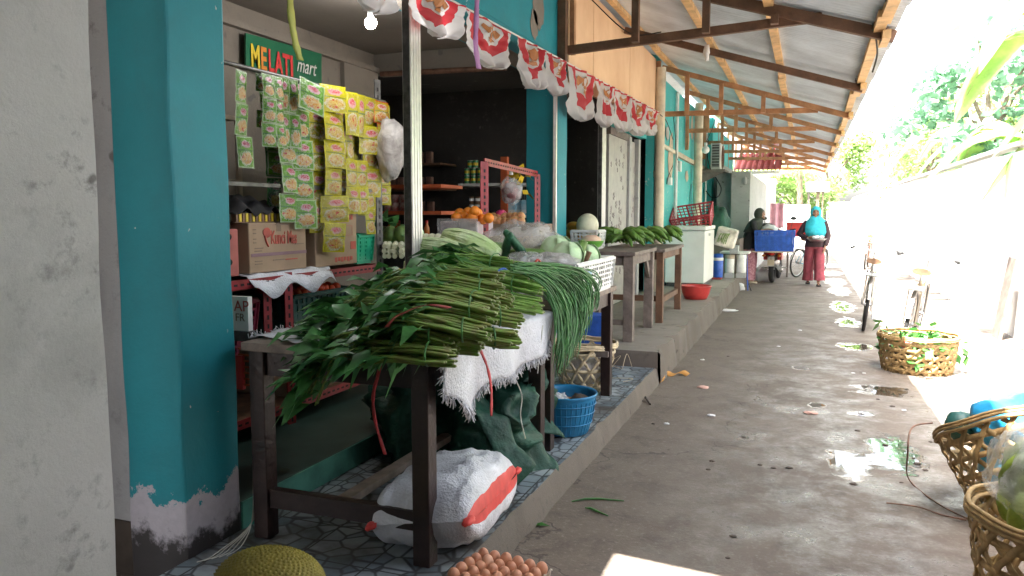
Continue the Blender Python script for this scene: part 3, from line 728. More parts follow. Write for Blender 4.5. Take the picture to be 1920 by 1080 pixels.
# ================================================================ TREES
def leaf_quads(mb, c, n, spread, size, m, droop=.3):
    for _ in range(n):
        p = Vector(c) + Vector((random.gauss(0, spread[0]), random.gauss(0, spread[1]), random.gauss(0, spread[2])))
        d = Vector((rnd(-1, 1), rnd(-1, 1), rnd(-1, .5))).normalized(); s = size * rnd(.6, 1.3)
        sd_ = d.cross(Vector((rnd(-1, 1), rnd(-1, 1), 1))).normalized() * s * .32
        mb.add([p, p + d * s * .45 + sd_, p + d * s, p + d * s * .45 - sd_], [(0, 1, 2, 3)], m)
def banana_leaf(mb, base, az, length, width, lift, m, seed=0):
    nu, nv = 4, 12; d = Vector((math.cos(az), math.sin(az), 0)); sd_ = Vector((-math.sin(az), math.cos(az), 0))
    def fn(u, v):
        s = v; h = lift * s - (lift * .55 + length * .45) * s * s
        wv = width * (math.sin(PI * min(1, .06 + s * .94)) ** .6) * (1 + .12 * nz((s * 9, u * 3, seed)))
        q = (u - .5) * 2
        return Vector(base) + d * length * s * .9 + Vector((0, 0, h * length)) + sd_ * q * wv * .5 + Vector((0, 0, -abs(q) * wv * .22 + .03 * nz((s * 14, q * 2, seed))))
    mb.grid(fn, nu, nv, m)
    mb.tube([Vector(base) + d * length * s * .9 + Vector((0, 0, (lift * s - (lift * .55 + length * .45) * s * s) * length)) for s in [i / 8 for i in range(9)]], [.022 * (1 - .8 * i / 8) for i in range(9)], 5, M_bananatr)
def banana_plant(x, y, h, n, label, m=None):
    t = thing('banana_plant', label, 'banana plant', (x, y, 0), 'banana plants behind the white wall')
    MB().tube([(x, y, 0), (x + .03, y, h * .5), (x, y + .04, h)], [.14, .11, .07], 10, M_bananatr).build('trunk', None, t)
    mb = MB()
    for i in range(n):
        banana_leaf(mb, (x, y, h - .08 + rnd(-.1, .1)), i * 2.4 + rnd(-.3, .3), rnd(1.5, 2.2), rnd(.42, .62), rnd(.5, 1.3), m or M_banleaf, i)
    mb.build('crown', None, t)
def tree(x, y, h, cr, n, label, m=None, size=.16, kind='leafy_tree', group=None, lo=.45):
    t = thing(kind, label, 'tree', (x, y, 0), group)
    mb = MB(); top = Vector((x, y, h * .62)); mb.tube([(x, y, 0), (x + .1, y, h * .3), top], [.16, .12, .08], 8, M_bark)
    cl = []
    for i in range(9):
        a = i * 2.4; e = Vector((x + cr * .75 * math.cos(a) * rnd(.5, 1), y + cr * .75 * math.sin(a) * rnd(.5, 1), h * rnd(lo, 1))); cl.append(e)
        mb.tube([top * .8 + Vector((x, y, h * .3)) * .2, (top + e) / 2 + Vector((0, 0, .1)), e], [.06, .035, .015], 6, M_bark)
    mb.build('trunk', None, t)
    lv = MB()
    for e in cl:
        for q in range(4):
            c = e + Vector((random.gauss(0, cr * .25), random.gauss(0, cr * .25), random.gauss(0, cr * .2)))
            leaf_quads(lv, c, n // 36, (cr * .13, cr * .13, cr * .10), size, m or M_treeleaf)
    lv.build('crown', None, t); return t
def frond(mb, base, az, length, lift, m):
    d = Vector((math.cos(az), math.sin(az), 0)); sd_ = Vector((-math.sin(az), math.cos(az), 0)); pts = []
    for i in range(15):
        s = i / 14; pts.append(Vector(base) + d * length * s * (1 - .2 * s) + Vector((0, 0, length * (lift * s - (lift * .6 + .5) * s * s))))
    mb.tube(pts, [.02 * (1 - .85 * i / 14) for i in range(15)], 5, M_bananatr)
    for i in range(1, 14):
        for k in (0, .5):
            p = pts[i] * (1 - k) + pts[i + 1] * k; ll = length * .26 * math.sin(PI * (i + k) / 15) + .08
            for q in (-1, 1):
                e = p + sd_ * q * ll * .75 + d * ll * .45 - Vector((0, 0, ll * .45)); wv = d * .022
                mb.add([p - wv, p + wv, e], [(0, 1, 2)], m)
def palm(x, y, h, n, label, group=None):
    t = thing('palm_tree', label, 'palm', (x, y, 0), group)
    MB().tube([(x, y, 0), (x + .15, y, h * .5), (x + .1, y, h)], [.16, .12, .1], 10, M_bark).build('trunk', None, t)
    mb = MB()
    for i in range(n): frond(mb, (x + .1, y, h), i * 2 * PI / n + rnd(-.2, .2), rnd(1.9, 2.6), rnd(.2, .9), M_treeleaf if i % 3 else M_teallf)
    mb.build('crown', None, t)
for i, (x, y, h, n, lab) in enumerate(((3.6, 10.5, 2.9, 8, 'banana plant over the white wall nearest the right photo edge'), (4.6, 13.0, 3.6, 8, 'tall banana plant over the white wall, second from the right photo edge'),
        (3.3, 15.0, 2.7, 7, 'low banana plant peeping over the middle of the white wall'), (3.4, 19.5, 3.1, 8, 'banana plant beside the awning edge with upright pale leaves'),
        (4.4, 24.0, 3.4, 8, 'banana plant over the far part of the white wall'))): banana_plant(x, y, h, n, lab)
tree(4.8, 16.5, 5.6, 2.0, 3000, 'loose leafy tree with broad crown behind the white wall', M_teallf, .2)
tree(6.5, 12.5, 6.4, 2.4, 2600, 'pale leafy tree high at the right photo edge', M_treeleaf, .22)
tree(4.3, 9.6, 6.6, 1.9, 1800, 'tall broad leaved tree close over the wall at the upper right', M_treeleaf, .30)
banana_plant(3.1, 13.2, 4.1, 9, 'tallest banana plant reaching toward the awning eave')
banana_plant(3.7, 8.8, 3.6, 8, 'banana plant whose leaves hang over the wall at the right photo edge')
tree(3.3, 17.5, 5.2, 1.5, 1800, 'slender leafy tree between the banana plants near the eave', M_teallf, .22)
tree(3.6, 27, 4.8, 1.7, 2400, 'bushy tree just right of the awning end', M_treeleaf, .16)
tree(5.5, 34, 6.5, 2.6, 2400, 'large tree rising behind the far white wall', M_treeleaf, .24)
palm(5.4, 20.5, 4.6, 11, 'feathery palm behind the white wall on the right')
palm(4.2, 7.9, 4.6, 11, 'palm with arching fronds high above the white wall, mirrored in the puddle')
tree(.9, 36, 4.4, 1.8, 2600, 'green tree closing the lane behind the woman in turquoise', M_treeleaf, .2, lo=.25)
tree(-1.3, 33, 4.2, 1.8, 2600, 'dense green tree beyond the grey house wall', M_treeleaf, .2, lo=.3)
palm(-.4, 31, 3.0, 12, 'low palm with hanging fronds at the lane end')
# lane end: white wall with a gate, shed
ew = MB(); ew.box(-6, .1, 29.5, 29.7, -.02, 1.75, M_white_wall); ew.box(.75, 2.3, 34, 34.2, -.02, 1.9, M_white_wall)
tag(ew.build('end_wall'), 'low sunlit white wall across the far end of the lane', 'wall')
sh = thing('small_shed', 'small grey shed with a dark slab for its shaded open side at the far end of the lane', 'shed', (-.7, 28.5, 0))
MB().box(-1.55, -1.05, 28.7, 29.1, 0, 2.65, M_conc_col).box(-1.95, -1.55, 28.9, 29.1, 0, 2.5, M_innershade).build('wall', None, sh)  # slab's dark colour stands for shade inside the open side
s2 = thing('flat_roof_shed', 'grey flat roofed shed right behind the woman in turquoise', 'shed', (.3, 31, 0))
MB().box(-.05, .75, 31, 33, 2.25, 2.62, M_conc_col).build('roof', None, s2); MB().box(0, .08, 31.1, 31.2, 0, 2.25, M_greywood).box(.3, .42, 31.1, 31.2, 0, 2.25, M_bark).box(.5, .56, 31.05, 31.2, 0, 2.25, M_bark).build('post', None, s2)
# ================================================================ OBJECTS
def slotted(mb, a, b, w, m, face, slot=.05):
    """slotted angle bar with its row of holes; face = outward direction of the punched side"""
    a, b = Vector(a), Vector(b); mb.beam(a, b, w, w * .12 + .003, m, up=face)
    d = (b - a); L_ = d.length; d.normalize(); fv = Vector(face).normalized(); n = int(L_ / slot)
    sdv = d.cross(fv)
    for i in range(n):
        p = a + d * (i + .5) * slot + fv * (w * .06 + .003)
        mb.beam(p - d * slot * .25, p + d * slot * .25, w * .22, .002, M_dark, up=face)
def clone(o, loc, label=None, rz=None, scale=None):
    c = copy_tree(o); c.location = loc
    if label: c['label'] = label
    if rz is not None: c.rotation_euler = (0, 0, rz)
    if scale: c.scale = (scale,) * 3 if isinstance(scale, (int, float)) else scale
    return c

# ---- rack with slotted red angles
rk = thing('shelf_rack', 'red slotted steel rack under the hanging sachets holding the cartons', 'rack', (-2.98, 3.6, .25))
RX0, RX1, RY0, RY1 = -3.26, -2.72, 2.70, 4.62
for x, y, z1, m in ((RX1, 3.61, 1.12, M_red), (RX1, RY1, 2.34, M_rackdk), (RX0, RY1, 2.34, M_rackdk), (RX0, 3.61, 1.12, M_red), (RX1, RY0, 2.3, M_red), (RX0, RY0, 2.3, M_red), (RX1 - .06, 3.5, 1.12, M_red)):
    mb = MB(); slotted(mb, (x, y, .25), (x, y, z1), .05, m, (1, -.35, 0)); mb.build('post', None, rk)
for z in (1.10, .37):
    mb = MB(); mb.box(RX0, RX1 - .004, RY0, RY1, z - .012, z, M_tan)
    slotted(mb, (RX1, RY0, z - .018), (RX1, RY1, z - .018), .05, M_red, (1, 0, 0)); slotted(mb, (RX0, RY1, z - .018), (RX1, RY1, z - .018), .05, M_red, (0, -1, 0))
    mb.build('shelf', None, rk)
MB().tube([(RX1, RY0 - .1, 2.19), (RX1, RY1 + .1, 2.205)], .012, 8, M_rackdk).build('top_rail', None, rk)
mb = MB(); mb.beam((RX1, RY0, 1.60), (RX1, RY1, 1.6), .02, .02, M_rackdk); mb.build('middle_rail', None, rk)

# ---- cartons
def carton(name, label, x0, x1, y0, y1, z0, z1, m1=M_card):
    t = thing(name, label, 'box', ((x0 + x1) / 2, (y0 + y1) / 2, z0))
    MB().box(x0, x1, y0, y1, z0, z1, m1).build('box', None, t, bevel=.006)
    MB().box(x0 + .001, x1 - .001, (y0 + y1) / 2 - .003, (y0 + y1) / 2 + .003, z1, z1 + .002, M_cardside).box(x1, x1 + .001, (y0 + y1) / 2 - .02, (y0 + y1) / 2 + .02, z1 - .05, z1 - .002, M_cardside).build('tape', None, t)
    return t
c1 = carton('carton', 'cardboard carton printed Kunci Mas in red on the red rack', -3.08, -2.75, 3.33, 3.83, 1.13, 1.40)
FX = -2.747
text_mesh('Kunci Mas', .10, M_lcard, c1, (FX, 3.505, 1.285), (0, 1, -.02), (0, 0, 1), sx=.56, bold=.0025)
fm = MB(); fm.ball((FX, 3.475, 1.345), (.002, .035, .028), 12, 8, M_lcard, Matrix.Identity(4)); fm.tube([(FX, 3.455, 1.33), (FX, 3.47, 1.29), (FX, 3.485, 1.27)], .006, 5, M_lcard); fm.build('emblem', None, c1)
pm = MB(); pm.box(FX, FX + .001, 3.34, 3.825, 1.218, 1.236, M_lpurp); pm.build('printed_band', None, c1)
tm = MB()
for (y, z, l) in ((3.37, 1.26, .07), (3.37, 1.245, .06), (3.37, 1.19, .06), (3.37, 1.175, .06), (3.55, 1.385, .11), (3.52, 1.19, .10), (3.36, 1.36, .025), (3.36, 1.34, .025), (3.36, 1.31, .025), (3.36, 1.29, .025), (3.72, 1.272, .08)): tm.box(FX, FX + .001, y, y + l, z, z + .006, M_cardside)
tm.box(FX, FX + .0012, 3.63, 3.74, 1.188, 1.194, M_lcard); tm.build('small_print', None, c1)
c2 = carton('carton', 'plain cardboard carton with faint red print beside the green basket on the rack', -3.12, -2.75, 3.92, 4.38, 1.125, 1.46)
tm = MB()
for i in range(6): tm.box(FX, FX + .001, 4.12 + i * .035, 4.145 + i * .035, 1.145 + .006 * (i % 2), 1.175, M_lcard)
for i in range(4): tm.box(FX, FX + .001, 4.22 + i * .03, 4.24 + i * .03, 1.41, 1.44, M_lcard)
for (a_, b_, c_, d_) in ((4.22, 4.32, 1.37, 1.372), (4.22, 4.32, 1.31, 1.312), (4.22, 4.222, 1.31, 1.37), (4.32, 4.322, 1.31, 1.372), (4.3, 4.36, 1.22, 1.27)): tm.box(FX, FX + .001, a_, b_, c_, d_, M_lcard)
tm.build('print', None, c2)
c3 = carton('carton', 'reddish carton with round hand holes at the far left of the red rack', -3.1, -2.76, 2.86, 3.26, 1.125, 1.37, mat('reddish_card', (.42, .12, .10), .7))
MB().ball((-2.758, 3.19, 1.33), (.003, .02, .016), 10, 6, M_dark).ball((-2.758, 3.19, 1.20), (.003, .02, .016), 10, 6, M_dark).build('hand_hole', None, c3)
# cloth edge under the cartons
cl = MB(); cl.grid(lambda u, v: (-3.0 + .30 * v + (.02 if v > .8 else 0), 3.28 + .75 * u, 1.118 + .012 * nz((u * 9, v * 4, 3)) - (max(0, v - .85) * (.35 + .5 * math.sin(u * 7) ** 2)) + (.006 if v < .85 else 0)), 30, 12, M_sackw)
tag(cl.build('white_cloth', solid=.002), 'white sack cloth spread under the cartons on the rack', 'cloth')
def slat_basket(name, label, cat, c, sx_, sy_, h, m, rows=5, cols=9, taper=.88, M=None, th=.006, group=None, rim=.018, lab=True):
    """rectangular plastic crate: rim, floor, four latticed sides"""
    t = thing(name, label, cat, c, group)
    T = M if M is not None else Matrix.Identity(4)
    cor = lambda s, z: [Vector((q[0] * sx_ / 2 * s, q[1] * sy_ / 2 * s, z)) for q in ((-1, -1), (1, -1), (1, 1), (-1, 1))]
    top, bot = cor(1, h), cor(taper, 0)
    for i in range(4):
        mb = MB(); a, b, c_, d = bot[i], bot[(i + 1) % 4], top[(i + 1) % 4], top[i]
        k = cols if (i % 2 == (0 if sx_ >= sy_ else 1)) else max(3, int(cols * min(sx_, sy_) / max(sx_, sy_)))
        nrm = (b - a).cross(d - a).normalized()
        for j in range(k + 1):
            s = j / k; mb.beam(T @ (a.lerp(b, s)), T @ (d.lerp(c_, s)), .014 if j % 3 else .03, th, m, up=T.to_3x3() @ nrm)
        for j in range(rows + 1):
            s = j / rows; mb.beam(T @ a.lerp(d, s), T @ b.lerp(c_, s), .012 if 0 < j < rows else .03, th * .8, m, up=T.to_3x3() @ nrm)
        mb.build('side', None, t, world=False)
    mb = MB(); o = cor(taper, .004)
    for j in range(7):
        s = j / 6; mb.beam(T @ o[0].lerp(o[1], s), T @ o[3].lerp(o[2], s), .02, .005, m)
    for j in range(5):
        s = j / 4; mb.beam(T @ o[0].lerp(o[3], s), T @ o[1].lerp(o[2], s), .02, .005, m)
    mb.build('base', None, t, world=False)
    mb = MB(); top2 = cor(1, h)
    for i in range(4): mb.beam(T @ top2[i], T @ top2[(i + 1) % 4], rim * 1.6, rim, m)
    mb.build('rim', None, t, world=False, bevel=.003)
    return t
slat_basket('basket', 'small green plastic basket at the right end of the rack', 'basket', (-2.86, 4.50, 1.13), .2, .2, .17, M_green, 6, 8)
# sauce bottle row on top of the left carton, black cloth
tr_ = MB()
for i in range(17): tr_.box(-2.80, -2.77, 3.26 + i * .026, 3.278 + i * .026, 1.405, 1.45, M_yellow if i % 2 else M_tan)
tr_.box(-3.0, -2.77, 3.25, 3.70, 1.402, 1.406, M_tan); tag(tr_.build('snack_tray'), 'tray of yellow striped packets on top of the Kunci Mas carton', 'tray')
bc = MB(); bc.grid(lambda u, v: (-3.1 + .34 * v, 3.22 + .46 * u, 1.455 + .09 * math.sin(PI * v) * math.sin(PI * u) ** .6 + .05 * nz((u * 6, v * 5, 1))), 24, 14, M_blackcl)
tag(bc.build('black_bag', solid=.004), 'crumpled black bag lying above the tray of yellow packets', 'bag')

# ---- cabinet behind the left sachets
cb = thing('display_cabinet', 'dark cabinet with pale shelf edges behind the leftmost sachets', 'cabinet', (-3.2, 3.3, 1.1))
MB().box(-3.37, -3.34, 2.6, 3.75, 1.1, 2.25, M_dark).build('back_panel', None, cb)
for z in (1.98, 1.62): MB().box(-3.34, -3.08, 2.6, 3.66, z, z + .025, M_cream).build('shelf', None, cb)
MB().box(-3.10, -3.08, 3.66, 3.69, 1.30, 2.0, M_cream).build('frame', None, cb); MB().box(-3.3, -3.12, 3.1, 3.6, 1.66, 1.96, mat('navy_panel', (.01, .018, .035), .3)).build('dark_box', None, cb)
jr = MB(); jr.lathe([(0, 0), (.05, 0), (.055, .02), (.055, .12), (.04, .14), (.04, .17), (0, .17)], (-2.85, 3.14, 1.37), 16, mat('brown_jar', (.12, .03, .03), .2)); jr.lathe([(.043, .155), (.043, .185), (0, .187)], (-2.85, 3.14, 1.37), 16, M_wplast)
tag(jr.build('jar'), 'dark jar with a white lid beside the turquoise pillar', 'jar')

# ---- sign
sg = thing('shop_sign', 'green shop sign lettered MELATI mart on the inner wall', 'sign', (-3.36, 4.5, 2.37))
a = at(461, 62, X=-3.325); b = at(603, 101, X=-3.325); c = at(603, 163, X=-3.325); d = at(461, 128, X=-3.325)
MB().add([(v.x, v.y, v.z) for v in (a, b, c, d)] + [(v.x - .012, v.y, v.z) for v in (a, b, c, d)], [(0, 3, 2, 1), (4, 5, 6, 7), (0, 1, 5, 4), (1, 2, 6, 5), (2, 3, 7, 6), (3, 0, 4, 7)], M_signgreen).build('board', None, sg)
sx0 = at(470, 115, X=-3.32); sx1 = at(551, 131, X=-3.32); letters = 'MELATI'
step = (sx1.y - sx0.y) / 6.0; yy = sx0.y
ws = {'M': 1.25, 'E': 1.0, 'L': .9, 'A': 1.1, 'T': 1.0, 'I': .6}; tot = sum(ws[q] for q in letters)
for i, ch in enumerate(letters):
    cm = [M_yellow, mat('letter_orange', (.66, .22, .03), .5), M_lred, M_lred, M_lred, M_lred][i]
    text_mesh(ch, .20, cm, sg, (-3.318, yy, sx0.z - .03), (0, 1, 0), (0, 0, 1), name='letter', sx=(sx1.y - sx0.y) * ws[ch] / tot / (.20 * {'M': .82, 'E': .62, 'L': .58, 'A': .70, 'T': .62, 'I': .28}[ch]), bold=.006)
    yy += (sx1.y - sx0.y) * ws[ch] / tot
m0 = at(556, 134, X=-3.318); text_mesh('mart', .145, M_lwhite, sg, (-3.318, m0.y, m0.z + .005), (0, 1, 0), (0, 0, 1), name='letter', shear=.35, sx=.80)

# ---- hanging sachet strips
def sachet_mesh(w_, h_, m, seed):
    mb = MB()
    def fn(u, v):
        bul = .012 * (math.sin(PI * u) * math.sin(PI * min(1, v * 1.0))) ** .7
        return (bul + .006 * nz((u * 3, v * 4, seed)) , (u - .5) * w_ + .003 * nz((v * 5, seed, 1)), (v - 1) * h_)
    mb.grid(fn, 6, 8, m)
    return mb
STR = [(441, 463, 132, 316, 'g', 3, -2.66, 1), (483, 499, 138, 240, 'g', 3, -2.76, 1), (494, 530, 141, 277, 'g', 3, -2.66, 2), (525, 557, 146, 278, 'g', 2, -2.68, 2),
       (548, 573, 150, 262, 'd', 2, -2.72, 1), (566, 603, 154, 214, 'g', 1, -2.63, 1), (502, 524, 272, 394, 'd', 2, -2.82, 1), (524, 553, 252, 418, 'g', 3, -2.72, 1),
       (552, 581, 206, 430, 'g', 4, -2.70, 1), (579, 608, 205, 438, 'p', 4, -2.72, 1), (606, 641, 160, 418, 'y', 5, -2.67, 1), (634, 660, 172, 300, 'y', 2, -2.70, 2),
       (653, 684, 175, 256, 'y', 1, -2.66, 2), (640, 664, 250, 330, 'p', 2, -2.76, 1), (652, 686, 300, 402, 'y', 2, -2.69, 2), (680, 707, 183, 290, 'y', 2, -2.68, 1), (684, 711, 262, 370, 'y', 2, -2.70, 1),
       (706, 726, 190, 276, 'r', 2, -2.67, 1), (680, 699, 345, 440, 'y', 2, -2.73, 1), (616, 644, 418, 474, 'y', 1, -2.66, 1), (605, 625, 190, 300, 'p', 2, -2.76, 1), (707, 720, 262, 318, 'y', 1, -2.75, 1), (664, 682, 240, 300, 'p', 1, -2.78, 1),
       (536, 560, 150, 330, 'g', 4, -2.80, 1), (588, 612, 170, 400, 'p', 5, -2.80, 1), (628, 652, 180, 410, 'y', 5, -2.80, 1), (668, 696, 190, 405, 'y', 5, -2.81, 1), (508, 540, 240, 330, 'g', 2, -2.78, 1), (694, 722, 195, 385, 'y', 5, -2.82, 1), (612, 640, 178, 300, 'y', 3, -2.76, 1)]
KIND = {'g': (S_green, 'green food sachets'), 'd': (S_dkgreen, 'dark green sachets'), 'p': (S_pot, 'dark yellow and green sachets'), 'y': (S_yellow, 'yellow sachets'), 'r': (S_red, 'red and yellow sachets')}
ORD = ['leftmost', 'narrow', 'wide double', 'long double', 'short shaded', 'single tilted', 'dim lower', 'lower hanging', 'longest green', 'long dark', 'longest yellow', 'double', 'broad top', 'short shaded', 'lower double', 'upper right', 'middle right', 'rightmost', 'lowest right', 'lone low', 'half hidden', 'small right', 'small hidden', 'long shaded green', 'long shaded dark', 'long shaded yellow', 'rear wide', 'short rear', 'rearmost right', 'partly covered']
WHERE = ['beside the turquoise pillar', 'second from the pillar', 'below the M of the sign', 'below the L of the sign', 'below the word mart', 'leaning under the word mart', 'edge on behind the green ones', 'above the Kunci Mas carton', 'in front of the carton corner', 'between green and yellow ones', 'at the middle of the rail', 'right of the longest yellow strip', 'over the rail above the gap', 'in the gap of the yellow ones', 'under the gap of the yellow ones', 'next to the rack post, upper', 'next to the rack post, middle', 'next to the hanging clear bag', 'over the green basket', 'in front of the plain carton', 'behind the longest yellow strip', 'beside the rack post', 'in the gap near the rack post', 'behind the double green strips', 'behind the dark pot strip', 'behind the middle yellow strips', 'behind the right yellow strips', 'behind the lower edge of the double green strip', 'behind the rightmost yellow strips', 'just behind the longest yellow strip']
for i, (xa, xb, ya, yb, kd, rows, X_, cols) in enumerate(STR):
    m, kn = KIND[kd]
    p = at((xa + xb) / 2, ya, X=X_); q = at((xa + xb) / 2, yb, X=X_); l = at(xa, (ya + yb) / 2, X=X_); r = at(xb, (ya + yb) / 2, X=X_)
    t = thing('sachet_strip', f'{ORD[i]} strip of {kn} {WHERE[i]}'.replace('upper', 'at the top').replace(', middle', ', lower down').replace(', at', ' at'), 'sachet strip', p, 'strips of sachets hanging from the rack rail')
    W_ = 1.12 * (r.y - l.y) / cols; Hh = (p.z - q.z) / rows; base = None
    for c_ in range(cols):
        for k in range(rows):
            if base is None: base = sachet_mesh(W_ * 1.0, Hh * .985, m, i).build('sachet', None, t, world=False); o = base
            else: o = base.copy(); COL.objects.link(o); o.parent = t
            o.location = (rnd(-.008, .008), (c_ - (cols - 1) / 2) * W_ + rnd(-.004, .004), -k * Hh)
            o.rotation_euler = (rnd(-.03, .03), rnd(-.10, .10), rnd(-.35, .15))
    if i == 5: t.rotation_euler = (R(-12), 0, 0)
    if kd in 'yr' : t.rotation_euler = (rnd(-.03, .03), 0, 0)
def bag_mesh(c, r, m, seed, neck=True, n=20, k=16, crumple=.25):
    mb = MB()
    def fn(q): return 1 + crumple * nz((q.x * 1.7, q.y * 1.7, q.z * 1.7 + seed)) + .10 * nz((q.x * 6, q.y * 6, seed)) - (.55 * max(0, q.z) ** 1.2 if neck else 0)
    mb.ball(c, r, n, k, m, fn=fn); return mb
cbg = thing('clear_bag', 'large clear plastic bag of crackers hanging from the rack corner', 'bag', at(735, 270, X=-2.66))
c = at(733, 262, X=-2.62); bag_mesh(c, (.10, .13, .26), M_filmw, 4).build('film', None, cbg); bag_mesh(c - Vector((0, 0, .10)), (.07, .09, .12), M_tan, 9, False).build('crackers', None, cbg)

# ---- bulb, dangling leaf strip
bl = thing('light_bulb', 'lit white bulb hanging from the shop ceiling', 'light bulb', at(695, 43, Y=4.05))
c = at(695, 43, Y=4.05); gm = mat('lit_bulb_glass', (1, .98, .95), .3, 0, emis=14)
MB().ball(c, .035, 16, 10, gm).build('glass', None, bl); MB().tube([c + Vector((0, 0, .03)), c + Vector((0, 0, .08))], .018, 10, M_wplast).tube([c + Vector((0, 0, .08)), (c.x, c.y, 2.75)], .004, 5, M_wire).build('socket', None, bl)
ld = bpy.data.lights.new('bulb_light', 'POINT'); ld.energy = 1.2; ld.shadow_soft_size = .035; lo = bpy.data.objects.new('bulb_light', ld); COL.objects.link(lo); lo.location = c - Vector((0, 0, .05)); lo.color = (1, 1, 1, 1)
b2 = thing('light_bulb', 'unlit white bulb hanging under the awning trusses', 'light bulb', at(1323, 278, Y=14.6)); c = at(1323, 281, Y=14.6)
MB().ball(c, .07, 14, 10, M_white).build('glass', None, b2); MB().tube([c + Vector((0, 0, .06)), c + Vector((0, 0, .13))], .03, 10, M_wplast).tube([c + Vector((0, 0, .13)), c + Vector((.1, 0, .35)), c + Vector((.15, .1, .55))], .006, 5, M_wire).build('socket', None, b2)
def ribbon(name, label, cat, pts, w_, m, wide=(1, 0, 0), sub=6, **kw):
    mb = MB(); cen = []; P_ = [Vector(p) for p in pts]
    for i in range(len(P_) - 1):
        p0 = P_[max(i - 1, 0)]; p1 = P_[i]; p2 = P_[i + 1]; p3 = P_[min(i + 2, len(P_) - 1)]
        for k in range(sub):
            t = k / sub; cen.append(.5 * ((2 * p1) + (p2 - p0) * t + (2 * p0 - 5 * p1 + 4 * p2 - p3) * t * t + (3 * p1 - p0 - 3 * p2 + p3) * t ** 3))
    cen.append(P_[-1]); wd = Vector(wide).normalized(); vs = []
    for i, p in enumerate(cen):
        ww = wd * w_ * .5 * (1 + .4 * nz((i * .5, w_ * 90, 1))) + Vector((0, nz((i * .4, 3, 1)) * w_ * .3, 0)); vs += [p - ww, p + Vector((0, -.003, 0)), p + ww]
    mb.add(vs, [(i * 3 + j, i * 3 + j + 1, (i + 1) * 3 + j + 1, (i + 1) * 3 + j) for i in range(len(cen) - 1) for j in (0, 1)], m, True)
    o = mb.build(name, solid=.0015); tag(o, label, cat, **kw); return o
ribbon('leaf_strip', 'yellow green plastic strip dangling at the shop front by the sign', 'strip', [at(543, -20, X=-2.3), at(546, 30, X=-2.3), at(553, 75, X=-2.31), at(563, 113, X=-2.32)], .035, M_strip, (.4, 1, 0))

# ---- bunting
bn = thing('flag_bunting', 'row of small red and white flags with brown eagle emblem strung along the shop front', 'bunting', (-2.0, 6, 2.6))
XS = -2.03
cp_ = [at(px, 75 + .54 * (px - 985), X=XS) for px in (600, 760, 870, 985, 1065, 1150, 1235)]
wire(cp_, .006, M_lwhite, mb=(cm_ := MB())); cm_.build('cord', None, bn)
FL = [(640, 746, 20, 0), (763, 868, 65, 0), (868, 962, 124, .1), (968, 1025, 166, .35), (1024, 1066, 178, .35), (1066, 1118, 226, .3), (1118, 1150, 238, .5), (1146, 1184, 247, .4), (1178, 1212, 254, .4), (1204, 1236, 254, .5)]
for i, (xa, xb, yb, cr_) in enumerate(FL):
    pa = at(xa, 75 + .54 * (xa - 985), X=XS); pb = at(xb, 75 + .54 * (xb - 985), X=XS)
    xm = (xa + xb) / 2; pm_ = at(xm, 75 + .54 * (xm - 985), X=XS); pz = at(xm, yb, X=XS); hh = (pm_.z - pz.z); ww = (pb - pa).length
    def pos(u, v, off=0, pa=pa, pb=pb, hh=hh, i=i, cr_=cr_):
        t = 1 - v; hw = (1 - cr_ * .5 * math.sin(PI * min(1, t * 1.2))) * ((max(0, 1 - ((t - .5) / .505) ** 2.6)) ** .5 if t > .5 else 1)
        q = (u - .5) * hw + .5; p = pa.lerp(pb, q + .10 * t * nz((t * 2, i * 3.3, 2)))
        fold = math.sin(u * PI * (4 + cr_ * 6) + i + t * 2 * nz((i, t * 3, 1))) * (.012 + .035 * t * (.5 + cr_)) + .025 * nz((u * 3.3, t * 3.3, i * 1.7)) + .02 * nz((u * 9, t * 9, i))
        p = p + Vector((fold + off + .07 * t * t * nz((i * 2, 1, 1)), .02 * nz((u * 4, v * 4, i)), -hh * t * (1 + .05 * nz((u * 6, i, 2)))))
        return p
    fm = MB(); fm.grid(lambda u, v: pos(u, v), 22, 18, M_flag); fo = fm.build('flag', None, bn)
    em = MB()
    def eg(poly, em=em, pos=pos): em.add([pos(x, y, .006) for x, y in poly], [tuple(range(len(poly)))], M_emblem); em.add([pos(x, y, -.006) for x, y in poly], [tuple(range(len(poly)))], M_emblem)
    eg([(.47, .86), (.50, .90), (.53, .87), (.56, .84), (.57, .70), (.53, .62), (.47, .62), (.43, .70), (.44, .84)])
    eg([(.45, .82), (.36, .88), (.30, .80), (.32, .72), (.36, .66), (.40, .70), (.43, .74)]); eg([(.55, .82), (.64, .88), (.70, .80), (.68, .72), (.64, .66), (.60, .70), (.57, .74)])
    eg([(.47, .61), (.53, .61), (.57, .54), (.50, .51), (.43, .54)]); eg([(.38, .60), (.62, .60), (.60, .585), (.40, .585)])
    em.build('emblem', None, fo)
ribbon('purple_ribbon', 'purple raffia ribbon hanging in front of the third flag', 'ribbon', [at(895, -15, X=-1.96), at(893, 40, X=-1.96), at(892, 85, X=-1.95), at(898, 129, X=-1.95)], .035, M_purple, (.6, 1, 0))
tg = thing('plastic_scrap', 'white plastic scrap tied to the awning purlin', 'scrap', at(1325, 90, Y=9.3)); c = at(1325, 92, Y=9.3)
bag_mesh(c, (.035, .03, .13), M_wplast, 3, True, 10, 10, .5).build('film', None, tg)

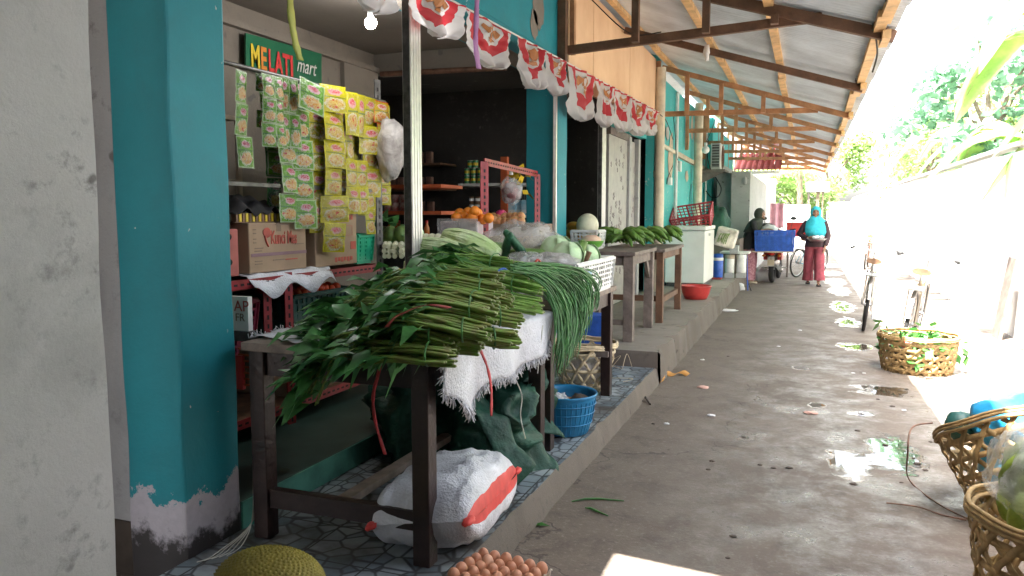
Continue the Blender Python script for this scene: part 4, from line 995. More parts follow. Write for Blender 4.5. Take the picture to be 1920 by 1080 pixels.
# ---- tables
def table(label, x0, x1, y0, y1, z0, z1, m, leg=.07, top=.035, apron=.10, leans=0, mt=None, stretch=True, mtop=None, braces=False, legz=None):
    t = thing('table', label, 'table', ((x0 + x1) / 2, (y0 + y1) / 2, z0))
    MB().box(x0, x1, y0, y1, z1 - top, z1, mtop or m).build('table_top', None, t, bevel=.004)
    k = leg * .5 + .02
    ap = MB()
    for (a, b) in (((x0 + k, y0 + k), (x1 - k, y0 + k)), ((x0 + k, y1 - k), (x1 - k, y1 - k)), ((x0 + k, y0 + k), (x0 + k, y1 - k)), ((x1 - k, y0 + k), (x1 - k, y1 - k))):
        ap.beam((*a, z1 - top - apron / 2 - .001), (*b, z1 - top - apron / 2 - .001), leg * .45, apron, m)
    ap.build('apron', None, t)
    for i, (x, y) in enumerate(((x0 + k, y0 + k), (x1 - k, y0 + k), (x0 + k, y1 - k), (x1 - k, y1 - k))):
        zb = z0 if not legz else legz[i]
        MB().box(x - leg / 2, x + leg / 2, y - leg / 2, y + leg / 2, zb, z1 - top - .001, m).build('leg', None, t, bevel=.004)
        if braces:
            s = 1 if y < (y0 + y1) / 2 else -1; MB().beam((x, y + s * .02, z1 - top - apron - .16), (x, y + s * .2, z1 - top - apron + .02), .03, .07, m).build('brace', None, t)
    if stretch:
        MB().box(x0 + k + leg / 2, x1 - k - leg / 2, y0 + k - .02, y0 + k + .02, z0 + .13, z0 + .205, m).build('stretcher', None, t)
        MB().box(x0 + k + leg / 2, x1 - k - leg / 2, y1 - k - .02, y1 - k + .02, z0 + .15, z0 + .21, m).build('stretcher', None, t)
        MB().beam(((x0 + x1) / 2, y0 + k + .02, z0 + .19), ((x0 + x1) / 2, y1 - k - .02, z0 + .19), .06, .03, mtop if mtop else M_greywood).build('stretcher', None, t)
    return t
T1 = table('dark brown wooden table heaped with water spinach', -2.09, -1.25, 2.46, 3.86, .13, .94, M_dkwood, mtop=M_dkwood2)
T2 = table('dark brown table behind the first with cabbages and a white crate', -2.12, -1.27, 3.98, 5.48, .13, .93, M_dkwood, mtop=M_dkwood2, stretch=False)
MB().box(-2.05, -1.3, 5.36, 5.42, .42, .46, M_greywood).build('stretcher', None, T2)
T3 = table('weathered grey brown table with the green bowl on its top', -2.13, -1.44, 6.93, 8.02, .27, 1.10, M_greywood, leg=.09, apron=.09, braces=True, stretch=False)
MB().box(-2.06, -1.5, 6.97, 7.01, .42, .47, M_greywood).build('stretcher', None, T3)
T4 = table('darker wooden table with plantains in front of the freezer', -2.13, -1.40, 8.28, 9.66, .27, 1.07, M_wooddk, leg=.075, apron=.08, stretch=False, mtop=M_greywood)
MB().box(-2.06, -1.45, 8.33, 8.37, .50, .56, M_wooddk).box(-1.49, -1.45, 8.4, 9.6, .47, .53, M_wooddk).build('stretcher', None, T4)

# ---- white sack cloth over table 1, with frayed edge
def cloth1(u, v):
    # u across X (0 inner, 1 outer drop), v along Y
    y = 2.50 + 1.30 * v + .02 * nz((u * 4, v * 4, 1)); wX = .50
    d = .13 + .14 * max(0, 1 - abs(v - .18) / .22) + .10 * max(0, 1 - abs(v - .62) / .5) + .03 * nz((v * 8, 1, 1))
    L_ = u * (wX + d)
    z = .947 + .008 * nz((u * 5, v * 7, 3))
    if L_ < wX: x = -1.235 - wX + L_
    else: x = -1.235 + .025 * math.sin(v * 17) * (L_ - wX) / .2 + .02; z -= (L_ - wX)
    return (x, y, z)
c1m = MB(); c1m.grid(cloth1, 40, 60, M_sackw)
for i in range(420):
    v = rnd(0, 1); e = Vector(cloth1(1, v)); c1m.tube([e, e + Vector((rnd(-.02, .02), rnd(-.02, .02), -rnd(.015, .045)))], .0012, 3, M_sackw, cap=False)
for i in range(90):
    u = rnd(.5, 1); e = Vector(cloth1(u, 0)); c1m.tube([e, e + Vector((rnd(-.02, .02), -rnd(.01, .04), -rnd(.0, .03)))], .0012, 3, M_sackw, cap=False)
tag(c1m.build('sack_cloth', solid=.0015), 'frayed white sack cloth hanging over the right edge of the spinach table', 'cloth')
c2m = MB()
def cloth2(u, v): return (-2.10 + .42 * u + .02 * nz((v * 5, 1, 2)), 2.52 + .62 * v + .04 * math.sin(u * 8) * (1 - v), .946 + .022 * abs(nz((u * 5, v * 5, 7))) + .03 * max(0, v - .5))
c2m.grid(cloth2, 26, 26, M_sackw)
for i in range(160):
    k = random.random(); u, v = (rnd(0, 1), 1) if k < .6 else (0, rnd(0, 1)); e = Vector(cloth2(u, v)); c2m.tube([e, e + Vector((rnd(-.03, .01), rnd(-.01, .03), rnd(0, .02)))], .0014, 3, M_sackw, cap=False)
tag(c2m.build('sack_cloth', solid=.0015), 'frayed white sack cloth on the left corner of the spinach table', 'cloth')

# ---- water spinach bundles
def kang(cut, yaw, L_, n, rad, label, z_end, kind='water spinach', ms=None, ml=None, nl=46, lsize=.085, tie=.22, fan=.5, droop=0):
    t = thing('spinach_bundle' if kind == 'water spinach' else 'greens_bundle', label, 'vegetable bundle', cut, 'bundles of greens on the first table')
    d = Vector((math.cos(yaw), math.sin(yaw), 0)); sd_ = Vector((-math.sin(yaw), math.cos(yaw), 0)); ms = ms or M_stem; ml = ml or M_leaf
    mb = MB(); lv = MB(); tips = []
    for i in range(n):
        a = rnd(0, 2 * PI); q = math.sqrt(random.random()) * rad; o1 = sd_ * q * math.cos(a) * 1.25 + Vector((0, 0, q * math.sin(a) * .8 + rad * .8))
        start = Vector(cut) - d * rnd(-.025, .025) + o1; pts = []; wob = rnd(-.010, .010); wo2 = rnd(-.006, .006)
        fx = rnd(-1, 1); fz = rnd(-.2, 1)
        for k in range(6):
            s = k / 5; f_ = max(0, s - tie) ** 1.3 * fan
            pts.append(start + d * L_ * s + sd_ * (fx * f_ * L_ * .8 + wob * math.sin(s * 5)) + Vector((0, 0, wo2 * math.sin(s * 6))) + Vector((0, 0, fz * f_ * L_ * .35 + (z_end - cut[2]) * s + droop * max(0, s - .4) ** 2 * -1)))
        r0 = rnd(.0052, .0072) if ms is M_stem else rnd(.0045, .0075)
        mb.tube(pts, [r0, r0, r0 * .9, r0 * .8, r0 * .6, r0 * .4], 6, ms); mb.ball(start - d * .001, (r0 * .8,) * 3, 6, 4, M_cut); tips.append(pts)
    for i in range(nl):
        pts = random.choice(tips); s = rnd(.58, 1); k = min(4, int(s * 5)); p = pts[k].lerp(pts[k + 1], s * 5 - k)
        ld_ = (d * rnd(.2, 1) + sd_ * rnd(-1, 1) + Vector((0, 0, rnd(-.6, .28)))).normalized(); L2 = lsize * rnd(.6, 1.35); b = p + ld_ * L2 * .55
        lv.tube([p, p + ld_ * L2 * .3 + Vector((0, 0, .006)), b], .0015, 4, ms, cap=False)
        wv = ld_.cross(Vector((rnd(-.6, .6), rnd(-.6, .6), 1))).normalized() * L2 * rnd(.26, .42); tip = b + ld_ * L2 + Vector((0, 0, -L2 * rnd(.1, .5))); up = Vector((0, 0, L2 * .10))
        mid = b + ld_ * L2 * .45 - up * .3
        lv.add([b, b - ld_ * L2 * .18 + wv * .9, mid + wv * .75 + up, tip, mid - wv * .75 + up, b - ld_ * L2 * .18 - wv * .9, mid], [(0, 1, 2, 6), (6, 2, 3), (6, 3, 4), (0, 6, 4, 5)], ml, True)
    mb.build('stems', None, t); lv.build('leaves', None, t)
    c = Vector(cut) + d * L_ * tie + Vector((0, 0, rad * .8 + (z_end - cut[2]) * tie)); pts = [c + sd_ * rad * 1.32 * math.cos(q) + Vector((0, 0, rad * .92 * math.sin(q))) for q in [2 * PI * i / 16 for i in range(17)]]
    MB()  .tube(pts, .007 if 'blue band' in label else .0035, 6, M_blue if 'blue band' in label else ml, cap=False).build('tie', None, t)
    return t
KB = [((838, 668), .945, 188, .95, 'lowest water spinach bundle at the front table edge'), ((895, 655), .95, 200, .96, 'water spinach bundle with cut ends at the front right table corner'),
      ((842, 632), 1.0, 186, 1.03, 'water spinach bundle stacked second from the front, left one'), ((965, 640), .955, 205, .98, 'water spinach bundle with cut ends over the white cloth'),
      ((905, 628), 1.01, 196, 1.06, 'water spinach bundle stacked in the middle of the front rows'), ((972, 598), 1.0, 195, 1.05, 'water spinach bundle with the rightmost brown cut ends'),
      ((915, 592), 1.07, 186, 1.12, 'water spinach bundle in the third layer, facing right'), ((955, 568), 1.05, 190, 1.12, 'water spinach bundle under the mustard greens'),
      ((925, 570), 1.09, 182, 1.12, 'water spinach bundle with many parallel stems in the upper pile'), ((930, 548), 1.11, 184, 1.14, 'water spinach bundle second from the top of the pile'),
      ((890, 610), 1.04, 190, 1.08, 'water spinach bundle tucked in the pile centre'), ((935, 528), 1.13, 178, 1.14, 'topmost water spinach bundle toward the cabbages')]
for i, ((px, py), z, yw, ze, lab) in enumerate(KB):
    c = at(px + rnd(-6, 6), py + rnd(-4, 4), Z=z + .03); c.z = z; kang(c, R(yw + 7 + rnd(-6, 6)), rnd(.29, .34), 27, .043, lab, ze + .02, nl=40, fan=.35, droop=.1, lsize=.085)
for i, ((px, py), z, yw, ze, lab) in enumerate((((705, 652), .97, 197, .93, 'loose water spinach tops drooping over the front table edge'), ((700, 612), .99, 192, .97, 'leafy water spinach tops spread at the left of the pile'), ((745, 575), 1.06, 190, 1.05, 'leafy water spinach heap in the middle left of the pile'), ((810, 530), 1.12, 188, 1.10, 'leafy water spinach at the back left of the pile'), ((770, 610), 1.03, 196, 1.0, 'water spinach leaves lying under the red ribbon'))):
    c = at(px, py, Z=z); kang(c, R(yw), .25, 12, .045, lab, ze, nl=80, fan=.9, droop=.55 if i == 0 else .3, lsize=.10)
GB = [((1012, 545), 1.06, 188, 1.12, 'pale mustard green bundle with thick stalks nearest the cloth corner'), ((1010, 575), 1.0, 192, 1.04, 'mustard green bundle lying lowest by the cloth edge'), ((985, 528), 1.10, 172, 1.12, 'mustard green bundle tied with a blue band on top'), ((1015, 510), 1.08, 178, 1.10, 'mustard green bundle nearest the long beans')]
for i, ((px, py), z, yw, ze, lab) in enumerate(GB):
    c = at(px, py, Z=z + .02); c.z = z - .02; kang(c, R(yw), .42, 26, .05, lab, ze, 'mustard greens', M_stem2, M_leaf2, nl=44, lsize=.12, tie=.3, fan=.5)
c = at(955, 512, Z=1.13); kang(c, R(175), .36, 16, .06, 'dark broad leaf greens lying in front of the chinese cabbages', 1.14, 'greens', M_stem2, M_leaf, nl=60, lsize=.13, fan=.9)

# ---- long beans
lb = thing('long_beans', 'big bunch of long green beans drooping over the table corner', 'long beans', (-1.3, 3.9, .95))
mb = MB()
for i in range(190):
    s0 = at(1000 + rnd(-45, 40), 500 + rnd(-8, 14), X=-1.38 + rnd(-.05, .10)); v_ = random.random()
    tip = at(1040 + 78 * v_ + rnd(-8, 8), 712 - 130 * v_ ** 1.5 - rnd(0, 75) * (.3 + .7 * random.random()), X=-1.17 + rnd(-.05, .07))
    apex = s0.lerp(tip, .38) + Vector((.08 + rnd(0, .05), .05 + .25 * v_, (s0.z - tip.z) * (.25 + .10 * v_)))
    a2 = s0.lerp(tip, .72) + Vector((.06, .10 + .22 * v_, (s0.z - tip.z) * .12))
    pts = []
    for k in range(11):
        t = k / 10; pts.append(s0 * (1 - t) ** 3 + apex * 3 * t * (1 - t) ** 2 + a2 * 3 * t * t * (1 - t) + tip * t ** 3 + Vector((nz((i, t * 4, 1)) * .012, nz((i, t * 4, 5)) * .012, 0)))
    r = rnd(.0032, .0046); mb.tube(pts, [r] * 9 + [r * .8, r * .3], 5, M_bean)
mb.build('beans', None, lb)
MB().ring((0, 0, 0), .06, .007, 16, 6, M_redpl, Matrix.Translation(at(1008, 508, X=-1.34)) ).build('rubber_band', None, lb)

# ---- red ribbons, strings
ribbon('red_ribbon', 'long red raffia ribbon trailing over the spinach and down the table front', 'ribbon', [at(842, 577, Z=1.22), at(800, 572, Z=1.24), at(760, 585, Z=1.20), at(735, 600, Z=1.14), at(718, 630, Y=2.38), at(712, 690, Y=2.42), at(700, 740, Y=2.42), at(704, 790, Y=2.42), at(722, 852, Y=2.42)], .014, M_ribbon, (1, 0, .2))
ribbon('red_ribbon', 'short red raffia ribbon hanging at the right table edge', 'ribbon', [at(885, 620, Z=1.06), at(900, 655, X=-1.17), at(914, 690, X=-1.19), at(921, 730, X=-1.19), at(921, 780, X=-1.19)], .013, M_ribbon, (.5, 1, 0))
sm = MB()
for pts, X_ in ((((955, 645), (958, 690), (978, 740), (976, 780), (985, 822)), -1.22), (((955, 680), (950, 700), (957, 715)), -1.22), (((1018, 610), (1012, 660), (1008, 700)), -1.2)): wire([at(a, b, X=X_) for a, b in pts], .0025, M_string, mb=sm)
tag(sm.build('white_string'), 'thin white strings hanging from the sack cloth', 'string')
sm = MB()
for k in range(5): wire([at(470 + k * 3, 640, X=-2.16) , at(472 + k * 4, 800, X=-2.14), at(474 + k * 2, 960, X=-2.10), at(455 - k * 12, 1020 + k * 4, Z=.14), at(425 - k * 14, 1042 + k * 3, Z=.14)], .0018, M_string, mb=sm)
tag(sm.build('white_string'), 'loose white strings hanging beside the turquoise pillar to the tiles', 'string')
# ---- things on the second table
def napa(c, yaw, pitch, L_, r, label):
    t = thing('chinese_cabbage', label, 'cabbage', c)
    M_ = Matrix.Translation(c) @ Matrix.Rotation(yaw, 4, 'Z') @ Matrix.Rotation(pitch, 4, 'Y')
    for k in range(7):
        mb = MB(); a0 = k * 2 * PI / 7
        def fn(u, v):
            a = a0 + (u - .5) * 1.7; s = v; rr = r * (math.sin(PI * (.10 + .86 * s)) ** .55) * (1 + .07 * math.cos((u - .5) * 26) * s + .10 * nz((u * 6, v * 7, k))) * (.93 + .012 * k)
            ruf = .018 * s ** 3 * math.sin(u * 30 + k)
            return (L_ * (s - .5), (rr + ruf) * math.cos(a), (rr + ruf) * math.sin(a))
        mb.grid(fn, 18, 14, M_napa, M=M_); mb.build('leaf', None, t, solid=.002)
    MB().ball((0, 0, 0), (L_ * .49, r * .82, r * .82), 20, 14, M_napa, M=M_).build('heart', None, t)
    MB().tube([M_ @ Vector((-.5 * L_, 0, 0)), M_ @ Vector((-.38 * L_, 0, 0))], r * .45, 10, M_bokchoy).build('stalk_end', None, t)
napa(at(832, 478, Y=4.2), R(200), R(-16), .36, .10, 'pale chinese cabbage lying at the left of the second table')
napa(at(882, 463, Y=4.6), R(190), R(-20), .40, .105, 'light green chinese cabbage leaning beside the slotted red frame')
napa(at(800, 505, Y=4.5), R(205), R(-5), .30, .08, 'shaded chinese cabbage behind the spinach leaves')
for i, (px, py, Y_, rr, lab) in enumerate(((1062, 480, 4.85, .10, 'pale round cabbage half wrapped in film at the back of the crate'), (1078, 484, 5.05, .085, 'round cabbage in the white crate beside the purple stalk'), (1096, 482, 5.15, .095, 'rightmost round cabbage in the white crate'), (1040, 470, 5.1, .11, 'frilly pale cabbage at the back left of the crate'))):
    t = thing('round_cabbage', lab, 'cabbage', at(px, py, Y=Y_)); c = at(px, py, Y=Y_)
    mb = MB(); mb.ball(c, rr * .97, 28, 20, M_cabb, fn=lambda q: 1 + .07 * nz(q * 1.7 + Vector((i, 0, 0))) + .05 * abs(nz(q * 5))); mb.build('heart', None, t)
    for k in range(2):
        mb = MB(); ax = k * 1.3
        def fn(u, v):
            a = ax + (u - .5) * 2.2; b = (v - .5) * 1.9; r_ = rr * (1 + .06 * nz((u * 5, v * 5, k + i)) + .03 * math.sin(v * 25) * abs(u - .5) + .16 * abs(u - .5) ** 2 * 4)
            return (c.x + r_ * math.cos(a) * math.cos(b), c.y + r_ * math.sin(a) * math.cos(b), c.z + r_ * math.sin(b))
        mb.grid(fn, 12, 12, M_cabb); mb.build('leaf', None, t, solid=.002)
for i, (px, py, a, lab) in enumerate(((950, 462, 95, 'dark green cucumber standing left of its twin'), (967, 458, 80, 'dark green cucumber standing right of its twin'))):
    t = thing('cucumber', lab, 'cucumber', at(px, py, Y=4.9)); c = at(px, py, Y=4.9); d = Vector((.05 - .1 * i, -.06, .085)); MB().tube([c - d * 1.1, c - d, c - d * .5, c + d * .5, c + d, c + d * 1.12], [.008, .022, .032, .032, .022, .008], 12, M_cuc).build('skin', None, t)
for i, (px, py) in enumerate(((915, 462), (990, 475))):
    c = at(px, py, Y=5.0); d = Vector((.12, .02, 0)); mb = MB(); mb.tube([c - d * 1.1, c - d, c, c + d, c + d * 1.1], [.008, .028, .036, .028, .008], 12, M_cuclight); tag(mb.build('squash'), ['pale green squash lying left of the dark cucumbers', 'film wrapped squash lying right of the dark cucumbers'][i], 'squash')
pb = thing('plastic_bag', 'big clear plastic bag of pale crackers behind the cucumbers', 'bag', at(975, 450, Y=5.2)); c = at(975, 455, Y=5.2)
mb = MB(); mb.ball(c, (.30, .20, .15), 30, 20, M_film, fn=lambda q: 1 + .22 * nz(q * 2.1) + .10 * nz(q * 6)); mb.build('film', None, pb)
mb = MB(); mb.ball(c - Vector((0, 0, .03)), (.26, .17, .11), 26, 16, mat('pale_crackers', (.55, .47, .38), .7, .3, 25), fn=lambda q: 1 + .2 * nz(q * 2.1) + .16 * nz(q * 9)); mb.build('crackers', None, pb)
pb = thing('plastic_bag', 'milky plastic bag lying before the round cabbages', 'bag', at(1035, 492, Y=4.6)); c = at(1035, 492, Y=4.6)
mb = MB(); mb.ball(c, (.16, .13, .06), 24, 14, M_filmw, fn=lambda q: 1 + .3 * nz(q * 2.4) + .10 * nz(q * 7)); mb.build('film', None, pb)
mb = MB(); c = at(985, 490, Y=4.5); mb.ball(c, (.12, .10, .06), 22, 14, M_film, fn=lambda q: 1 + .35 * nz(q * 2.0 + Vector((3, 1, 2))) + .12 * nz(q * 7)); tag(mb.build('plastic_bag'), 'clear film bag lying between the mustard greens and the squash', 'bag')
t = thing('vegetable_stalk', 'thick green and purple stalk standing in the white crate', 'vegetable stalk', at(1082, 488, Y=4.95)); c = at(1080, 500, Y=4.9)
MB().tube([c, c + Vector((.02, .02, .09)), c + Vector((.05, .02, .17))], [.022, .03, .024], 10, M_cuclight).tube([c + Vector((.05, 0, 0)), c + Vector((.09, .0, .10))], [.014, .018], 8, M_tan).build('stalk', None, t)
slat_basket('plastic_crate', 'white latticed plastic crate at the far end of the second table', 'crate', (-1.46, 4.86, .945), .40, .95, .195, M_wplast, 6, 16, taper=.93)
mb = MB(); mb.box(-1.262, -1.258, 4.62, 4.74, 1.0, 1.09, M_bottleb); tag(mb.build('crate_label'), 'small light blue label on the outside of the white crate', 'label')
# bok choy piles and pale roots behind the post
def at_ball(px, py, Y_, r, m, mb, n=10): mb.ball(at(px, py, Y=Y_), r, n, 8, m)
t = thing('chayote_pile', 'pile of pale green gourds between the rack post and the aluminium post', 'gourds', at(740, 450, Y=4.95))
for i, (px, py, r) in enumerate(((733, 440, .055), (752, 440, .055), (745, 455, .04), (760, 452, .04), (728, 452, .045), (785, 438, .04), (788, 455, .035), (782, 468, .04), (765, 468, .05))):
    mb = MB(); mb.ball(at(px, py, Y=4.95), (r, r, r * 1.15), 14, 10, M_cabb if i > 4 else M_cuclight, fn=lambda q: 1 + .05 * math.cos(5 * math.atan2(q.y, q.x))); mb.build('gourd', None, t)
leaf_quads(mb := MB(), at(745, 428, Y=5.0), 26, (.08, .05, .03), .12, M_leaf); mb.build('leaves', None, t)
t = thing('white_stalk_greens', 'bunch of thick white vegetable stalks beside the rack post', 'vegetables', at(732, 470, Y=4.7))
for i in range(12):
    c = at(722 + (i % 4) * 10 + rnd(-2, 2), 458 + (i // 4) * 9, Y=4.7); MB().tube([c, c + Vector((.05, -.10, -.01))], [.022, .017], 10, M_bokchoy).build('stalk', None, t)
t = thing('white_stalk_greens', 'pale bagged vegetables just right of the aluminium post', 'vegetables', at(800, 460, Y=4.9))
for i in range(9):
    c = at(798 + (i % 3) * 12, 448 + (i // 3) * 12, Y=4.95); mb = MB(); mb.ball(c, .04, 10, 8, M_bokchoy); mb.build('bulb', None, t)
mb = MB(); p = at(728, 500, Z=1.0); mb.box(-2.35, -2.1, 4.1, 5.3, .93, .99, M_card); tag(mb.build('flat_board'), 'flat cardboard sheet under the pale vegetables', 'cardboard')

# ---- slotted red frame, orange box, fruit
rf = thing('slotted_frame', 'tall red slotted angle frame standing at the back of the second table', 'frame', (-2.4, 5.6, .25))
pA = at(908, 303, Y=5.55); pB = Vector((pA.x + .02, 6.75, pA.z - .04))
mb = MB(); slotted(mb, (pA.x, 5.55, .25), pA, .065, M_red, (1, -1, 0)); mb.build('post', None, rf)
mb = MB(); slotted(mb, pA, pB, .055, M_red, (1, 0, .0)); mb.build('top_bar', None, rf)
mb = MB(); slotted(mb, (pB.x, pB.y, .25), pB, .055, M_red, (1, -1, 0)); mb.build('post', None, rf)
sb = thing('hanging_bag', 'clear bag of dark red onions hanging from the red frame', 'bag', at(958, 345, X=-2.36)); c = at(958, 350, X=-2.36)
bag_mesh(c, (.10, .10, .15), M_film, 5).build('film', None, sb); bag_mesh(c - Vector((0, 0, .05)), (.075, .08, .085), mat('shallot', (.22, .10, .11), .5, .4, 20), 2, False).build('onions', None, sb)
MB().tube([c + Vector((0, 0, .10)), c + Vector((0, .01, .17)), at(958, 316, X=-2.34)], [.02, .012, .02], 8, M_wplast).build('knot', None, sb)
mb = MB(); c = at(975, 332, X=-2.4); leaf_quads(mb, c, 20, (.03, .07, .06), .10, M_yellow); tag(mb.build('yellow_packet'), 'yellow crinkled packets hanging behind the onion bag', 'packet')
fx = thing('foam_box', 'white wrapped box of fruit left of the red frame', 'box', at(858, 450, Y=5.45)); a = at(824, 412, Y=5.4); b = at(893, 455, Y=5.4)
mb = MB(); mb.box(a.x, b.x, 5.4, 5.75, b.z - .1, a.z - .01, mat('wrapped_box', (.42, .32, .34), .45, .4, 11, col2=(.52, .46, .48))); mb.build('box', None, fx, bevel=.012)
mb = MB(); mb.box(a.x - .012, b.x + .012, 5.385, 5.40, b.z - .1, a.z + .01, M_film); mb.build('film', None, fx)
cx = thing('carton', 'open brown carton holding apples and a pink fruit', 'box', (-2.3, 5.9, 1.0)); a = at(915, 420, Y=5.9); b = at(985, 460, Y=5.9)
MB().box(a.x, b.x + .1, 5.9, 6.3, b.z - .15, a.z, M_cardside).build('box', None, cx)
om = MB(); om.ball((0, 0, 0), .042, 16, 12, M_orfr, fn=lambda q: 1 - .04 * q.z * q.z); om.ball((0, 0, .041), (.005, .005, .003), 6, 4, M_cuclight)
of = om.build('orange', None); tag(of, 'orange among the others heaped on the wrapped box', 'orange', 'oranges on the wrapped box')
P0 = [(856, 408), (868, 406), (878, 398), (886, 408), (895, 400), (873, 416), (916, 409), (905, 411), (862, 400), (890, 396), (882, 412)]
for i, (px, py) in enumerate(P0):
    l = at(px, py, Y=5.45 + .06 * (i % 3)); (of if i == 0 else clone(of, l)).location = l
am = MB(); am.ball((0, 0, 0), .04, 14, 10, M_apple, fn=lambda q: 1 - .12 * max(0, abs(q.z) - .7)); am.tube([(0, 0, .03), (.004, 0, .05)], .002, 4, M_bark)
ap_ = am.build('apple', None); tag(ap_, 'small red and yellow apple in the open brown carton', 'apple', 'apples in the brown carton')
for i in range(12):
    l = at(926 + (i % 6) * 10, 415 - (i // 6) * 8 + rnd(-2, 2), Y=5.98 + .05 * (i // 6)); (ap_ if i == 0 else clone(ap_, l)).location = l
df = MB(); c = at(940, 402, Y=6.05); df.ball(c, (.05, .05, .04), 14, 10, M_dragon, fn=lambda q: 1 + .08 * math.sin(q.x * 14) * math.sin(q.z * 12)); tag(df.build('dragon_fruit'), 'pink dragon fruit on top of the apples', 'fruit')

# ---- goods on shelves deep in the shop
fs = thing('wall_shelf', 'far wall shelves with cans and cartons behind the red frame', 'shelf', (-3.5, 8.5, 0))
for z, m in ((1.80, M_wplast), (1.43, M_wplast), (1.1, M_red)): MB().box(-3.88, -2.95, 8.42, 8.85, z - .03, z, m).build('shelf', None, fs)
MB().box(-3.33, -3.25, 8.4, 8.46, .3, 2.1, mat('orange_post', (.48, .10, .03), .5)).build('post', None, fs)
wm = MB()
for i in range(14): wm.beam((-3.2 + i * .02, 8.8, 1.45), (-3.2 + i * .02, 8.8, 1.78), .003, .003, M_steel)
wm.build('mesh_back', None, fs)
can = MB(); can.lathe([(0, 0), (.032, 0), (.032, .004)], n=14, m=M_canl); can.lathe([(.032, .004), (.032, .086)], n=14, m=M_cang); can.lathe([(.033, .03), (.033, .06)], n=14, m=M_yellow); can.lathe([(.032, .086), (.032, .09), (0, .09)], n=14, m=M_canl)
co = can.build('can', None); tag(co, 'green and yellow tin can stacked on the white far shelf', 'can', 'green cans on the far shelf'); cloc = []
for k in range(3):
    for j in range(2 if k < 4 else 1): cloc.append((-3.80 + k * .085, 8.5, 1.802 + j * .092))
cloc += [(-3.76, 8.5, 1.986), (-3.69, 8.5, 1.986)]
for i, l in enumerate(cloc): (co if i == 0 else clone(co, l)).location = l
c2_ = MB(); c2_.lathe([(0, 0), (.03, 0), (.03, .07), (0, .07)], n=12, m=M_tan); c2_.lathe([(.031, .02), (.031, .05)], n=12, m=M_wplast); c2_ = c2_.build('can', None); tag(c2_, 'small brown labelled tin on the lower far shelf', 'can', 'brown tins on the lower far shelf')
for i in range(8):
    l = (-3.74 + (i % 3) * .075, 8.5, 1.432 + (i // 3) * .072); (c2_ if i == 0 else clone(c2_, l)).location = l
mk = MB(); mk.box(-.05, .05, -.03, .03, 0, .17, M_milk); mk.box(-.05, .05, -.031, -.03, .02, .06, M_wplast); mk = mk.build('milk_carton', None, bevel=.003); tag(mk, 'light blue milk carton on the far shelf behind the onion bag', 'carton', 'blue cartons on the far shelf')
for i in range(7):
    l = (-3.22 + i * .062 + (.06 if i > 1 else 0), 8.47 + (i % 2) * .05, 1.432); (mk if i == 0 else clone(mk, l)).location = l
ns = thing('goods_shelf', 'orange edged goods shelf seen between the rack post and the aluminium post', 'shelf', (-3.35, 6.2, 0))
for z in (1.70, 1.47, 1.24): MB().box(-3.6, -2.95, 6.05, 6.5, z - .03, z, mat('orange_post', (.48, .10, .03))).build('shelf', None, ns)
MB().box(-3.28, -3.22, 6.02, 6.07, .25, 1.9, mat('orange_post', (.48, .10, .03))).build('post', None, ns)
rc_ = MB(); rc_.lathe([(0, 0), (.034, 0), (.034, .008), (.0345, .008), (.0345, .065), (.034, .07), (0, .07)], n=14, m=M_can); rc_ = rc_.build('can', None); tag(rc_, 'red and white tin on the orange shelf behind the rack post', 'can', 'red tins on the orange shelf')
for i in range(9):
    l = (-3.50 + (i % 5) * .075, 6.1, 1.502 - .03 + (i // 5) * .072 + .0); (rc_ if i == 0 else clone(rc_, l)).location = l
bt = MB(); bt.lathe([(0, 0), (.022, 0), (.022, .08), (.01, .11), (.01, .13), (0, .13)], n=12, m=M_bottle); bt.lathe([(.012, .12), (.012, .145), (0, .145)], n=10, m=M_redpl); bt = bt.build('bottle', None); tag(bt, 'small orange sauce bottle on the shelf behind the rack post', 'bottle', 'sauce bottles on the orange shelf')
for i in range(8):
    l = (-3.49 + i * .05, 6.1 + (i % 2) * .05, 1.242); (bt if i == 0 else clone(bt, l)).location = l
ds = thing('goods_shelf', 'dim shelves full of dark packets deep inside the shop', 'shelf', (-5, 8.6, 0))
for z in (2.05, 1.75, 1.45, 1.15): MB().box(-5.95, -4.1, 8.4, 8.85, z - .02, z, M_tan).build('shelf', None, ds)
pkm = MB(); pkm.box(-.04, .04, -.03, .03, 0, .14, mat('dim_packet', (.20, .11, .08), .5, .6, 5)); pkm = pkm.build('packet', None, bevel=.006); tag(pkm, 'dark packet on the dim shelves deep inside the shop', 'packet', 'packets on the dim shelves')
for i in range(40):
    l = (-5.85 + (i % 13) * .13 + rnd(-.01, .01), 8.5, (1.15, 1.45, 1.75, 2.05)[i // 10] + .001); (pkm if i == 0 else clone(pkm, l)).location = l; 

# ---- lower shelf and under-rack goods
cr1 = slat_basket('plastic_crate', 'dark green crate of tomatoes on the lower shelf of the rack', 'crate', (-3.0, 4.05, .66), .42, .62, .30, mat('dark_green_plastic', (.01, .07, .06), .5), 6, 12)
MB().box(-3.2, -2.8, 3.76, 4.34, .665, .94, mat('dark_green_plastic', (.01, .07, .06))).build('liner', None, cr1)
MB().box(-3.2, -2.8, 3.7, 4.4, .375, .655, M_cardside).build('carton_under', None, None); o = bpy.data.objects['carton_under']; o.name = 'carton'; tag(o, 'dim carton under the tomato crate on the lower shelf', 'box')
tm = MB(); tm.ball((0, 0, 0), (.032, .032, .028), 12, 9, M_tomato); tm.ball((0, 0, .027), (.008, .008, .002), 6, 4, M_leaf); tm = tm.build('tomato', None); tag(tm, 'red tomato in the dark green crate', 'tomato', 'tomatoes in the dark green crate')
for i in range(36):
    l = (-2.86 - (i % 4) * .07 + rnd(-.01, .01), 3.80 + (i // 4) * .062 + rnd(-.01, .01), .965 + rnd(-.005, .02)); (tm if i == 0 else clone(tm, l)).location = l
